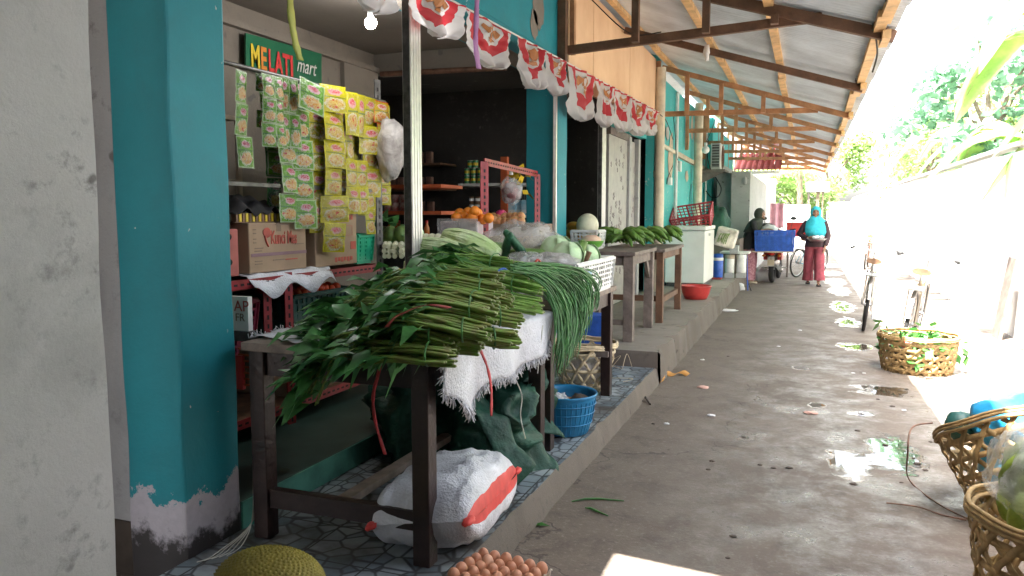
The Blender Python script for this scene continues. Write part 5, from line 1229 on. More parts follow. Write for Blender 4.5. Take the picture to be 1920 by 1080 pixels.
slat_basket('plastic_crate', 'maroon plastic crate on the lower shelf beside the turquoise pillar', 'crate', (-2.98, 3.22, .70), .40, .40, .28, mat('maroon_plastic', (.20, .015, .04), .5), 6, 9)
bx = thing('carton', 'white printed carton at the pillar edge left of the spinach table', 'box', (-2.5, 2.75, .25))
a = at(464, 557, Y=2.80); b = at(446, 620, Y=2.80); MB().box(a.x - .3, a.x, 2.80, 2.83, b.z, a.z, M_white).build('box', None, bx)
text_mesh('AP', .07, M_lcard, bx, (a.x - .075, 2.797, b.z + .09), (1, 0, 0), (0, 0, 1)); text_mesh('FR', .05, M_cardside, bx, (a.x - .07, 2.797, b.z + .045), (1, 0, 0), (0, 0, 1))
MB().box(a.x - .34, a.x + .02, 2.79, 2.84, b.z - .045, b.z - .001, M_rackdk).build('shelf', None, bx)
b2x = thing('basket', 'orange wire basket of brown goods low behind the table leg', 'basket', (-2.4, 2.85, .4)); a = at(462, 655, Y=2.86); b = at(492, 725, Y=2.86)
mb = MB(); mb.box(a.x - .05, b.x + .05, 2.87, 3.15, b.z, a.z, M_tan)
for i in range(7): mb.beam((a.x - .05, 2.865, b.z + (a.z - b.z) * i / 6), (b.x + .05, 2.865, b.z + (a.z - b.z) * i / 6), .008, .008, mat('orange_post', (.48, .1, .03)))
mb.build('goods', None, b2x); MB().box(a.x - .06, a.x - .02, 2.85, 2.87, b.z - .02, a.z - .03, M_redpl).build('frame', None, b2x)
# fruit on shelf under
mb = MB(); mb.box(-3.2, -2.76, 3.75, 4.5, .374, .376, M_tan); mb.ball((-2.85, 3.95, .42), (.06, .12, .04), 14, 8, M_tan, fn=lambda q: 1 + .2 * nz(q * 3)); mb.ball((-2.84, 4.25, .42), (.05, .10, .035), 14, 8, M_cream, fn=lambda q: 1 + .2 * nz(q * 3)); mb.build('root_vegetables'); tag(bpy.data.objects['root_vegetables'], 'dim brown root vegetables on the lowest red shelf', 'vegetables')

# ---- tarp heap
mb = MB()
def tarp(q):
    p = Vector((q.x * 2.0, q.y * 1.8, q.z * 1.6)); n1 = nz(p * .8 + Vector((4, 1, 2))); n2 = abs(nz(p * 1.5 + Vector((1, 7, 3)))); n3 = abs(nz(p * 3.2 + Vector((9, 2, 5))))
    return 1 + .35 * n1 - .55 * n2 ** .8 + .06 * n3
mb.ball((-1.72, 3.86, .30), (.50, .50, .40), 80, 48, M_tarp, fn=tarp, e=.8)
mb.v = [(x, y, max(z, .134 + .02 * abs(nz((x * 9, y * 9, 0))))) if True else 0 for x, y, z in mb.v]
tag(mb.build('green_tarp'), 'crumpled dark green tarpaulin heaped under the spinach table', 'tarpaulin')
mb = MB()
def skirt(u, v):
    a = at(830 + 210 * u, 720, X=-1.42); y = 3.30 + .72 * u; x = -1.52 + .28 * v + .07 * math.sin(u * 13) * v + .05 * nz((u * 6, v * 3, 1))
    return (x, y, .60 - .44 * v ** 1.2 * (1 - .2 * math.sin(u * 9)) + .04 * nz((u * 7, v * 5, 3)) + (.0 if v < .95 else .01))
mb.grid(skirt, 50, 26, M_tarp); tag(mb.build('green_tarp', solid=.004), 'fold of green tarpaulin spilling toward the pavement edge', 'tarpaulin')

# ---- rice sack
sk = thing('rice_sack', 'full white woven sack with a red stripe lying under the table', 'sack', (-1.42, 3.0, .13))
SM = Matrix.Translation((-1.36, 2.86, .268)) @ Matrix.Rotation(R(7), 4, 'Z') @ Matrix.Rotation(R(-8), 4, 'Y') @ Matrix.Rotation(R(-4), 4, 'X')
def sackf(u, v):
    a = u * 2 * PI; s = v * 2 - 1; e = (1 - abs(s) ** 3.2) ** .5 if abs(s) < 1 else 0
    cx_, cz = math.copysign(abs(math.cos(a)) ** .62, math.cos(a)), math.copysign(abs(math.sin(a)) ** .55, math.sin(a))
    w_ = .215 * (1 + .06 * nz((u * 6, v * 4, 1))) ; h_ = .155 * e * (1 + .22 * nz((math.cos(a) * 1.7, s * 2.2, 5)) + .09 * nz((math.cos(a) * 5, s * 7, 5)) - .10 * abs(nz((math.cos(a) * 3, s * 5, 9))))
    return (cx_ * w_ * (.86 + .14 * e) , s * .37 + .02 * nz((u * 5, 1, 1)), cz * h_)
mb = MB(); mb.grid(sackf, 64, 44, M_sackw, M=SM)
k2 = mb._m(M_sackred)
for i, f_ in enumerate(mb.f):
    u = ((i % 64) + .5) / 64
    if u < .03 or u > .985: mb.mi[i] = k2
mb.build('bag', None, sk)
for (x, y, s) in ((.22, .44, 1), (-.22, .44, 1), (.22, -.44, -1), (-.22, -.44, -1)):
    mb = MB(); mb.ball((0, 0, 0), (.022, .045, .014), 12, 10, M_sackred if x > 0 or s < 0 else M_sackw, fn=lambda q: 1 + .45 * nz(q * 4), M=SM @ Matrix.Translation((x * .88, y * .83, 0))); mb.build('corner_ear', None, sk)

# ---- basins
def basin(name, label, c, r, h, m, cat='basin', ribs=False):
    t = thing(name, label, cat, c)
    prof = [(0, .004), (r * .62, .004), (r * .70, .02), (r * .86, h * .45), (r * .95, h * .85), (r * .97, h - .01), (r * 1.04, h), (r * 1.05, h - .012), (r * 1.0, h - .022), (r * .985, h - .03), (r * .90, h * .45), (r * .74, .006), (r * .66, 0), (0, 0)]
    MB().lathe(prof, c, 48, m).build('bowl', None, t)
    if ribs:
        mb = MB()
        for i in range(36):
            a = i * 2 * PI / 36; mb.tube([(c[0] + rr * math.cos(a), c[1] + rr * math.sin(a), c[2] + z) for rr, z in ((r * .745, .01), (r * .91, h * .45), (r * .992, h * .84))], .0022, 4, m)
        for z, rr in ((.3, .845), (.55, .925), (.75, .965)): mb.ring((c[0], c[1], c[2] + h * z), r * rr + .006, .003, 48, 5, m, axis='z')
        mb.build('ribs', None, t)
    return t
bb = basin('basin', 'blue ribbed plastic basin on the tiles under the long beans', (-1.33, 4.40, .132), .188, .25, M_bluebasin, ribs=True)
mb = MB(); mb.ball((-1.36, 4.36, .31), (.06, .07, .07), 14, 10, M_film, fn=lambda q: 1 + .4 * nz(q * 2)); mb.ball((-1.40, 4.44, .30), (.05, .05, .06), 12, 8, M_filmw, fn=lambda q: 1 + .4 * nz(q * 2)); tag(mb.build('plastic_bag'), 'crumpled clear plastic inside the blue basin', 'bag')
mb = MB(); mb.ball((-1.25, 4.45, .30), (.07, .06, .06), 12, 8, M_mud, fn=lambda q: 1 + .3 * nz(q * 2.5)); mb.ball((-1.33, 4.55, .25), (.08, .06, .06), 12, 8, M_tan, fn=lambda q: 1 + .3 * nz(q * 2.5)); tag(mb.build('muddy_root'), 'muddy brown root in the blue basin', 'root')
basin('basin', 'round red plastic basin on the pavement before the freezer', (-1.40, 10.85, .272), .205, .19, M_redpl)
mb = MB(); c = (-1.66, 6.15, .132); mb.box(-1.75, -1.52, 6.1, 6.3, .35, .62, M_blue); tag(mb.build('blue_bin', bevel=.01), 'blue plastic bin showing under the second table', 'bin')

# ---- bamboo baskets, woven of crossing strips
def wbasket(name, label, c, r0, r1, h, M_=None, n=14, m=M_bamboo, strip=.022, group=None, rows=3, cat='basket'):
    t = thing(name, label, cat, c, group); T = Matrix.Translation(c) @ (M_ or Matrix.Identity(4))
    rad = lambda s: r0 + (r1 - r0) * (s ** .75)
    def strip_(fa, s0, s1, off, mb, w_=strip, k=18):
        vs = []
        for i in range(k + 1):
            s = s0 + (s1 - s0) * i / k; a = fa(s); r = rad(s) + off + .004 * math.sin(i * 2.1); z = h * s
            p = Vector((r * math.cos(a), r * math.sin(a), z)); a2 = fa(s + .01); r2 = rad(s + .01) + off; q = Vector((r2 * math.cos(a2), r2 * math.sin(a2), h * (s + .01))) - p
            nrm = Vector((math.cos(a), math.sin(a), 0)); sd_ = q.normalized().cross(nrm) * w_ / 2
            vs += [T @ (p - sd_), T @ (p + sd_)]
        mb.add(vs, [(2 * i, 2 * i + 1, 2 * i + 3, 2 * i + 2) for i in range(k)], m, True)
    mb = MB()
    for i in range(n):
        a0 = 2 * PI * i / n
        strip_(lambda s, a0=a0: a0 + s * 1.15, 0, .93, .002, mb); strip_(lambda s, a0=a0: a0 - s * 1.15, 0, .93, -.003, mb)
    for j in range(rows):
        s = .12 + .70 * j / max(1, rows - 1); k = 48; vs = []
        for i in range(k + 1):
            a = 2 * PI * i / k; r = rad(s) + .005 * math.sin(i * 1.9)
            vs += [T @ Vector((r * math.cos(a), r * math.sin(a), h * s - strip / 2)), T @ Vector((r * math.cos(a), r * math.sin(a), h * s + strip / 2))]
        mb.add(vs, [(2 * i, 2 * i + 1, 2 * i + 3, 2 * i + 2) for i in range(k)], m, True)
    mb.build('weave', None, t, solid=.003)
    rm = MB()
    for (s, off, rr) in ((.93, .008, .010), (.93, -.010, .009), (.97, .006, .009), (1.0, 0, .009)):
        k = 48; pts = [T @ Vector(((rad(s) + off) * math.cos(2 * PI * i / k), (rad(s) + off) * math.sin(2 * PI * i / k), h * s + .004 * math.sin(i))) for i in range(k + 1)]
        rm.tube(pts, rr, 8, m, cap=False, flat=.8)
    rm.build('rim', None, t)
    bm_ = MB()
    for i in range(-4, 5):
        x = r0 * i / 4.6; y = math.sqrt(max(0, r0 * r0 - x * x)); bm_.beam(T @ Vector((x, -y, .004)), T @ Vector((x, y, .004)), strip, .003, m); bm_.beam(T @ Vector((-y, x, .008)), T @ Vector((y, x, .008)), strip, .003, m)
    bm_.build('bottom', None, t)
    return t
wbasket('bamboo_basket', 'pale bamboo basket on the tiles behind the table leg under the beans', (-1.53, 5.55, .133), .15, .245, .36, n=12, m=M_bamboo2, strip=.024)
mb = MB(); mb.ball((-1.53, 5.55, .30), (.17, .17, .13), 18, 12, M_filmw, fn=lambda q: 1 + .15 * nz(q * 3)); tag(mb.build('plastic_bag'), 'white plastic stuffed in the pale bamboo basket', 'bag')
wbasket('bamboo_basket', 'bamboo basket of leftover greens half in shade on the right of the lane', (1.00, 7.95, .0), .29, .335, .34, n=18, strip=.032, rows=5)
mb = MB(); leaf_quads(mb, (1.0, 7.95, .22), 500, (.13, .13, .07), .10, M_leaf2); mb.ball((1.0, 7.95, .17), (.25, .25, .13), 16, 10, M_mud, fn=lambda q: 1 + .2 * nz(q * 3)); 
tag(mb.build('vegetable_scraps'), 'green vegetable scraps filling the far bamboo basket', 'scraps')
mb = MB(); mb.ball((.87, 7.72, .27), (.05, .03, .03), 10, 8, M_redpl, fn=lambda q: 1 + .3 * nz(q * 3)); tag(mb.build('red_scrap'), 'red plastic scrap inside the far bamboo basket', 'scrap')
BT = Matrix.Rotation(R(-16), 4, 'Y') @ Matrix.Rotation(R(-24), 4, 'X')
wbasket('bamboo_basket', 'large tilted bamboo basket with a blue bag inside', (1.11, 4.05, .07), .28, .385, .46, BT, n=22, strip=.026, rows=5)
mb = MB(); cc = Matrix.Translation((1.11, 4.05, .07)) @ BT @ Vector((.06, 0, .42)); mb.ball(cc, (.27, .27, .15), 36, 24, M_bluebag, fn=lambda q: 1 + .22 * nz(q * 2) + .10 * abs(nz(q * 6))); mb.ball(cc - Vector((0, 0, .22)), (.24, .24, .20), 24, 14, M_bluebag, fn=lambda q: 1 + .12 * nz(q * 3)); tag(mb.build('blue_bag'), 'bright blue plastic bag filling the tilted basket', 'bag')
mb = MB(); cc = Matrix.Translation((1.11, 4.05, .07)) @ BT @ Vector((-.26, .08, .48)); mb.ball(cc, (.07, .07, .08), 14, 10, mat('dark_green_plastic', (.01, .07, .06)), fn=lambda q: 1 + .2 * nz(q * 3)); tag(mb.build('dark_bundle'), 'dark bundle at the left rim of the tilted basket', 'bundle')
wbasket('bamboo_basket', 'round bamboo basket holding bagged green fruit at the lower right corner', (.885, 3.04, .0), .25, .315, .44, n=19, strip=.027, rows=4)
t = thing('fruit_bag', 'clear plastic bag of small green plantains in the front basket', 'bag', (.95, 3.0, .2)); mb = MB(); mb.ball((.895, 3.05, .55), (.27, .27, .21), 32, 20, M_film, fn=lambda q: 1 + .16 * nz(q * 2.2) + .07 * nz(q * 7)); mb.build('film', None, t)
def plantain(mb, c, d, up, L_, r, m=M_banana, curve=.25):
    d = Vector(d).normalized(); up = Vector(up).normalized(); pts = []; rs = []
    for k in range(9):
        s = k / 8; pts.append(Vector(c) + d * L_ * (s - .5) + up * L_ * curve * (1 - (2 * s - 1) ** 2)); rs.append(r * (.25 + .75 * math.sin(PI * min(1, .12 + s * .80)) ** .5) if 0 < s < 1 else r * .22)
    mb.tube(pts, rs, 7, m)
for i in range(26):
    a = i * 2.4; rr = .2 * math.sqrt((i % 13) / 13); mb = MB(); plantain(mb, (.895 + rr * math.cos(a), 3.05 + rr * math.sin(a), .50 + (.13 if i > 12 else 0) - rr * .35), (rnd(-.4, .4), rnd(-.4, .4), 1), (math.cos(a), math.sin(a), 0), .18, .030, mat('lime_plantain', (.24, .32, .04), .45, .3, 14)); mb.build('plantain', None, t)
ribbon('purple_ribbon', 'purple raffia tied over the front bamboo basket', 'ribbon', [(.86, 2.71, .46), (.83, 2.71, .33), (.80, 2.73, .20), (.78, 2.75, .05)], .022, M_purple, (1, .3, 0))
mb = MB(); wire([at(1748, 793, Y=4.0), at(1710, 802, Y=3.9), at(1702, 850, Y=3.8), at(1705, 900, Z=.03), at(1760, 945, Z=.01), at(1820, 975, Z=.02)], .004, M_rust, mb=mb); wire([at(1662, 943, Z=.01), at(1720, 950, Z=.015), at(1765, 965, Z=.01), at(1812, 975, Z=.02)], .004, M_rust, mb=mb); tag(mb.build('raffia_cord'), 'loose purple brown cord curling on the ground by the tilted basket', 'cord')

# ---- jackfruit and egg tray
jk = MB(); jc = Vector((-1.60, 1.98, .245)); jr = (.185, .135, .115); N_ = 1500
JR = Matrix.Translation(jc) @ Matrix.Rotation(R(12), 4, 'Z')
jk.ball((0, 0, 0), jr, 30, 20, M_jack, M=JR)
for i in range(N_):
    z = 1 - 2 * (i + .5) / N_; a = i * PI * (3 - math.sqrt(5)); q = Vector((math.sqrt(1 - z * z) * math.cos(a), math.sqrt(1 - z * z) * math.sin(a), z))
    if q.z < -.6: continue
    p = Vector((q.x * jr[0], q.y * jr[1], q.z * jr[2])); nrm = Vector((q.x / jr[0], q.y / jr[1], q.z / jr[2])).normalized(); t1 = nrm.orthogonal().normalized(); t2 = nrm.cross(t1); s = .0068
    jk.add([p + (t1 * math.cos(k * PI / 3) + t2 * math.sin(k * PI / 3)) * s for k in range(6)] + [p + nrm * .0065], [(k, (k + 1) % 6, 6) for k in range(6)], M_jack, True, M=JR)
tag(jk.build('jackfruit'), 'spiky yellow brown jackfruit lying on the tiles at the bottom edge', 'jackfruit')
TR = Matrix.Translation((-.975, 2.43, .135)) @ Matrix.Rotation(R(-9), 4, 'Z')
mb = MB(); mb.box(-1.09, -.87, 2.33, 2.52, .0, .128, M_greywood); tag(mb.build('wooden_block'), 'low wooden block under the egg tray', 'block')
et = thing('egg_tray', 'grey pulp egg tray full of brown eggs at the bottom edge', 'egg tray', (-.975, 2.43, .13))
def trayf(u, v):
    x = (u - .5) * .30; y = (v - .5) * .26; e = max(abs(u - .5), abs(v - .5)) > .47
    return (x, y, .022 + .018 * math.cos(x / .049 * 2 * PI) * math.cos((y / .049) * 2 * PI + PI) + (.012 if e else 0))
mb = MB(); mb.grid(trayf, 54, 46, M_tray, M=TR); mb.build('tray', None, et, solid=.003)
em = MB(); em.ball((0, 0, 0), (.0225, .0225, .029), 18, 12, M_egg, fn=lambda q: 1 - .06 * max(0, q.z)); eo = em.build('egg', None); tag(eo, 'brown egg standing in the pulp tray', 'egg', 'eggs in the pulp tray')
em2 = MB(); em2.ball((0, 0, 0), (.0225, .0225, .029), 18, 12, M_eggpale); eo2 = em2.build('egg', None); tag(eo2, 'paler brown egg near the back row of the tray', 'egg'); eo2.location = TR @ Vector((-.0735, .049, .055))
k = 0
for i in range(6):
    for j in range(5):
        if (i, j) == (1, 3): continue
        l = TR @ Vector(((i - 2.5) * .049, (j - 2) * .049, .055 + rnd(-.002, .002))); (eo if k == 0 else clone(eo, l, scale=rnd(.92, 1.06))).location = l; k += 1
mb = MB(); leaf_quads(mb, TR @ Vector((.155, .0, .03)), 9, (.006, .05, .006), .05, M_bokchoy); tag(mb.build('torn_paper'), 'torn pale paper at the right edge of the egg tray', 'paper')

# ---- things on tables three and four
bw = thing('bowl', 'lime green bowl on the weathered table', 'bowl', (-1.78, 7.25, 1.10)); bc = Vector(at(1108, 462, Y=7.2)); bc.z = 1.102
MB().lathe([(0, 0), (.05, 0), (.055, .01), (.10, .04), (.125, .085), (.13, .088), (.122, .085), (.095, .045), (.05, .014), (0, .012)], bc, 32, M_lime).build('bowl', None, bw)
mb = MB(); mb.ball(bc + Vector((0, 0, .09)), (.10, .085, .055), 20, 12, M_pump, fn=lambda q: 1 + .06 * nz(q * 2)); mb.tube([bc + Vector((.07, 0, .13)), bc + Vector((.08, 0, .16))], [.012, .006], 6, M_cuc); tag(mb.build('pumpkin_slice'), 'pale orange cut pumpkin in the lime green bowl', 'pumpkin')
for i, (px, py, r, a) in enumerate(((1078, 426, .065, .2), (1070, 440, .055, 1.3), (1082, 445, .055, 1.1), (1092, 440, .05, .5))):
    t = thing('papaya', ['topmost papaya of the small heap by the pillar', 'left papaya of the heap by the pillar', 'middle papaya of the heap by the pillar', 'greenish papaya at the right of the heap'][i], 'papaya', at(px, py, Y=7.55)); c = at(px, py, Y=7.55)
    MB().ball((0, 0, 0), (r * 1.35, r * .85, r * .85), 18, 12, M_papaya, fn=lambda q: 1 - .18 * max(0, q.x), M=Matrix.Translation(c) @ Matrix.Rotation(a, 4, 'Y')).build('fruit', None, t)
slat_basket('plastic_crate', 'small white crate holding the pale melon beside the pillar', 'crate', (-2.02, 7.45, 1.105), .26, .30, .17, M_wplast, 5, 8)
mb = MB(); mb.ball((-2.02, 7.42, 1.33), (.11, .11, .12), 20, 14, M_melon); tag(mb.build('melon'), 'pale round melon on the small white crate', 'melon')
for h_, (px, py, Y_, rz, lab) in enumerate(((1170, 448, 7.95, .2, 'big plantain hand at the front of the two tables'), (1190, 440, 8.5, 1.2, 'plantain hand in the middle of the row'), (1215, 450, 8.75, .6, 'plantain hand drooping toward the freezer'), (1245, 455, 9.2, .1, 'plantain hand nearest the freezer'), (1150, 447, 8.2, 2.2, 'dark plantain hand behind the front one'))):
    c = at(px, py, Y=Y_); c.z = 1.11; t = thing('plantain_hand', lab, 'plantains', c, 'plantain hands on the far tables'); base = c + Vector((0, 0, .07))
    for i in range(13):
        a = rz + (i - 6) * .20; d = Vector((math.cos(a), math.sin(a) * .9, -.30 + .22 * (i % 2))); mb = MB(); plantain(mb, base + d * .10 + Vector((0, 0, .03 * (i % 3))), d, (0, 0, 1), .24, .027, curve=.22); mb.build('plantain', None, t)
    for i in range(8):
        a = rz + PI + (i - 4) * .28; d = Vector((math.cos(a), math.sin(a), -.2)); mb = MB(); plantain(mb, base + d * .09, d, (0, 0, 1), .20, .024, curve=.22); mb.build('plantain', None, t)
    MB().tube([base, base + Vector((0, 0, .05))], [.03, .015], 8, M_bark).build('stem', None, t)

# ---- freezer, crates, jugs
fz = thing('chest_freezer', 'white chest freezer standing on the pavement behind the plantains', 'freezer', (-1.86, 13.2, .27))
MB().box(-2.13, -1.5, 12.6, 13.9, .33, 1.17, M_white).build('body', None, fz, bevel=.015)
MB().box(-2.14, -1.485, 12.58, 13.92, 1.178, 1.245, M_white).build('lid', None, fz, bevel=.015)
MB().box(-2.1, -1.52, 12.62, 13.88, .27, .329, M_rackdk).build('plinth', None, fz); MB().box(-1.5, -1.494, 13.1, 13.3, 1.08, 1.12, M_steel).build('handle', None, fz)
slat_basket('plastic_crate', 'empty red plastic crate tilted on top of the freezer', 'crate', (-1.78, 13.45, 1.26), .66, .42, .27, M_redcr, 5, 9, M=Matrix.Rotation(R(-6), 4, 'Z') @ Matrix.Rotation(R(-8), 4, 'Y') @ Matrix.Rotation(R(32), 4, 'X'), th=.01)
fo = thing('foam_box', 'dirty white foam box tilted beside the red crate', 'box', (-1.36, 14.1, .9)); MB().box(-.17, .17, -.2, .2, 0, .34, M_foam, Matrix.Translation((-1.36, 14.2, .86)) @ Matrix.Rotation(R(14), 4, 'Y')).build('box', None, fo, bevel=.03)
ms_ = MB()
for i in range(9): ms_.tube([(-1.46 + .02 * i + rnd(-.02, .02), 13.99, .9 + rnd(0, .1)), (-1.44 + .02 * i, 13.99, 1.02 + rnd(-.05, .05)), (-1.40 + .02 * i, 13.99, 1.1)], .006, 4, M_cuclight)
ms_.build('leaf_print', None, fo)
jg = thing('water_jug', 'blue water jug with a white lid on a brick by the freezer', 'jug', (-1.5, 14.3, .3)); jc_ = (-1.47, 14.35, .30)
MB().lathe([(0, 0), (.085, 0), (.09, .02), (.09, .36), (.08, .38)], jc_, 24, M_blue).build('body', None, jg); MB().lathe([(.088, .30), (.094, .31), (.094, .35), (.088, .36)], jc_, 24, M_wplast).lathe([(.09, .375), (.085, .42), (0, .43)], jc_, 24, M_blue).build('lid', None, jg)
mb = MB(); mb.box(-1.60, -1.40, 14.2, 14.5, .27, .299, M_rooftile); tag(mb.build('brick'), 'flat brick under the blue jug', 'brick')
st = thing('small_table', 'low table with a white board top beside the grey column', 'table', (-1.2, 15.1, .27)); MB().box(-1.5, -.98, 14.9, 15.5, .70, .73, M_white).build('top', None, st)
for (x, y) in ((-1.45, 14.95), (-1.03, 14.95), (-1.45, 15.45), (-1.2, 15.45)): MB().box(x - .02, x + .02, y - .02, y + .02, .27, .70, M_greywood).build('leg', None, st)
mb = MB(); mb.tube([(-1.02, 15.0, .70), (-1.0, 14.98, .3), (-.98, 14.95, .02)], .012, 6, M_blue); mb.tube([(-1.06, 15.0, .70), (-1.0, 15.02, .2), (-.92, 14.95, .02)], .012, 6, M_wire); mb.build('leg', None, st)
for i, (x, y, lab) in enumerate(((-1.30, 14.72, 'white storage jar with tan lid next to the blue jug'), (-1.10, 14.8, 'white storage jar under the white board'))):
    t = thing('storage_jar', lab, 'jar', (x, y, .30)); MB().lathe([(0, 0), (.08, 0), (.085, .02), (.085, .25), (.07, .28)], (x, y, .36), 20, M_wplast).build('body', None, t); MB().lathe([(.088, .26), (.088, .33), (0, .335)], (x, y, .36), 20, M_cream if i == 0 else M_wplast).build('lid', None, t); MB().box(x - .08, x + .08, y - .08, y + .08, .27, .358, M_conc_col).build('stand', None, t)
mb = MB(); mb.box(-1.75, -1.2, 15.6, 16.6, .27, .95, M_greywood); mb.box(-1.3, -1.15, 14.6, 14.9, .72, .86, M_conc_col); tag(mb.build('brick_bench'), 'grey bench of bricks and boards beside the foam box', 'bench')
mb = MB(); mb.ball((-1.72, 16.3, 1.18), (.28, .3, .42), 26, 16, M_tarp, fn=lambda q: 1 + .15 * nz(q * 2)); tag(mb.build('green_cover'), 'dark green cloth cover over goods beside the grey column', 'cover')
mb = MB(); mb.ball((-1.28, 17.56, 2.15), (.05, .02, .09), 12, 8, M_conc_col); tag(mb.build('wall_fitting'), 'small grey fitting high on the grey column', 'fitting')
# ================================================================ PEOPLE
def skin_mesh(name, nodes, edges, root, m, parent, sub=2):
    keys = list(nodes); me = bpy.data.meshes.new(name)
    me.from_pydata([nodes[k][0] for k in keys], [(keys.index(a), keys.index(b)) for a, b in edges], [])
    o = bpy.data.objects.new(name, me); COL.objects.link(o); o.parent = parent
    s = o.modifiers.new('skin', 'SKIN'); s.use_smooth_shade = True; s.branch_smoothing = .6
    for i, k in enumerate(keys):
        r = nodes[k][1]; r = r if isinstance(r, tuple) else (r, r); me.skin_vertices[0].data[i].radius = r; me.skin_vertices[0].data[i].use_root = (k == root)
    sb_ = o.modifiers.new('sub', 'SUBSURF'); sb_.levels = sb_.render_levels = sub
    me.materials.append(m); return o
def add_hand(nodes, edges, pre, wrist, d, n, side):
    """palm, four fingers of unequal length with a knuckle bend, thumb off the side of the palm"""
    d = Vector(d).normalized(); n = Vector(n).normalized(); s = d.cross(n).normalized() * side; w_ = Vector(nodes[wrist][0])
    nodes[pre + 'palm'] = (tuple(w_ + d * .055), (.026, .018)); edges.append((wrist, pre + 'palm'))
    for i, (o_, L_) in enumerate(((-.027, .052), (-.009, .066), (.009, .070), (.027, .062))):
        a = w_ + d * .092 + s * o_; b = a + d * L_ * .5 + n * .006; c = a + d * L_ * .85 + n * .024
        for k, (p, r) in enumerate(((a, .0105), (b, .0085), (c, .007))): nodes[f'{pre}f{i}{k}'] = (tuple(p), r)
        edges += [(pre + 'palm', f'{pre}f{i}0'), (f'{pre}f{i}0', f'{pre}f{i}1'), (f'{pre}f{i}1', f'{pre}f{i}2')]
    a = w_ + d * .035 + s * .034; b = a + d * .03 + s * .018 + n * .008; c = b + d * .026 + s * .004 + n * .012
    for k, (p, r) in enumerate(((a, .012), (b, .010), (c, .008))): nodes[f'{pre}t{k}'] = (tuple(p), r)
    edges += [(wrist, pre + 't0'), (pre + 't0', pre + 't1'), (pre + 't1', pre + 't2')]
def loft(mb, rings, m, n=28, fold=0, seed=0, close=True):
    """rings: (cx, cy, cz, rx, ry, tilt)"""
    vs = []
    for j, (cx_, cy_, cz, rx, ry) in enumerate(rings):
        t = j / (len(rings) - 1)
        for i in range(n):
            a = 2 * PI * i / n; f_ = 1 + fold * t * math.sin(a * 7 + seed + t * 2) + .02 * nz((math.cos(a) * 2, math.sin(a) * 2, t * 4 + seed))
            vs.append((cx_ + rx * f_ * math.cos(a), cy_ + ry * f_ * math.sin(a), cz))
    mb.add(vs, [(j * n + i, j * n + (i + 1) % n, (j + 1) * n + (i + 1) % n, (j + 1) * n + i) for j in range(len(rings) - 1) for i in range(n)], m, True)
def hijab(mb, hc, m, drape, face=True, n=36):
    """cloth round the head with an oval face opening toward -Y, then the draped skirt rings"""
    rx, ry, rz = .094, .108, .128; K = 26; idx = {}; vs = []
    for j in range(K + 1):
        ph = PI / 2 - (PI * .80) * j / K
        for i in range(n):
            a = -PI / 2 + 2 * PI * i / n; vs.append((hc[0] + rx * math.cos(ph) * math.cos(a) * 1.05, hc[1] + .012 + ry * math.cos(ph) * math.sin(a), hc[2] + rz * math.sin(ph)))
    fs = []
    for j in range(K):
        ph = PI / 2 - (PI * .80) * (j + .5) / K
        for i in range(n):
            da = ((i + .5) * 2 * PI / n + PI) % (2 * PI) - PI
            if (da / .72) ** 2 + ((ph + .16) / .66) ** 2 < 1: continue
            fs.append((j * n + i, j * n + (i + 1) % n, (j + 1) * n + (i + 1) % n, (j + 1) * n + i))
    mb.add(vs, fs, m, True); loft(mb, drape, m, 36, .05)
def face(parent, hc, M_=None):
    mb = MB(); mb.ball(hc, (.074, .085, .105), 28, 20, M_skin, fn=lambda q: 1 - .10 * max(0, -q.z) * abs(q.x) + .0); 
    mb.ball((hc[0], hc[1] - .088, hc[2] - .012), (.011, .016, .020), 10, 8, M_skin); mb.ball((hc[0], hc[1] - .080, hc[2] - .085), (.028, .018, .018), 10, 8, M_skin)
    for s in (-1, 1): mb.ball((hc[0] + s * .07, hc[1] + .0, hc[2] - .01), (.012, .02, .028), 8, 6, M_skin); mb.ball((hc[0] + s * .038, hc[1] - .062, hc[2] - .025), (.022, .02, .022), 10, 8, M_skin)
    return mb
def eyes(parent, hc):
    for s in (-1, 1):
        MB().ball((hc[0] + s * .029, hc[1] - .079, hc[2] + .012), (.013, .006, .006), 10, 6, M_eye).tube([(hc[0] + s * .045, hc[1] - .076, hc[2] + .030), (hc[0] + s * .029, hc[1] - .084, hc[2] + .036), (hc[0] + s * .014, hc[1] - .085, hc[2] + .032)], .003, 5, M_eye).build('eye', None, parent, world=False)
    MB().tube([(hc[0] - .022, hc[1] - .081, hc[2] - .047), (hc[0], hc[1] - .088, hc[2] - .045), (hc[0] + .022, hc[1] - .081, hc[2] - .047)], .0055, 6, M_lip).build('mouth', None, parent, world=False)

def person_body(parent, nodes, edges, hc):
    o = skin_mesh('body', nodes, edges, 'pelvis', M_skin, parent)
    f_ = face(parent, hc).build('face', None, parent, world=False); eyes(f_, hc)
    return o
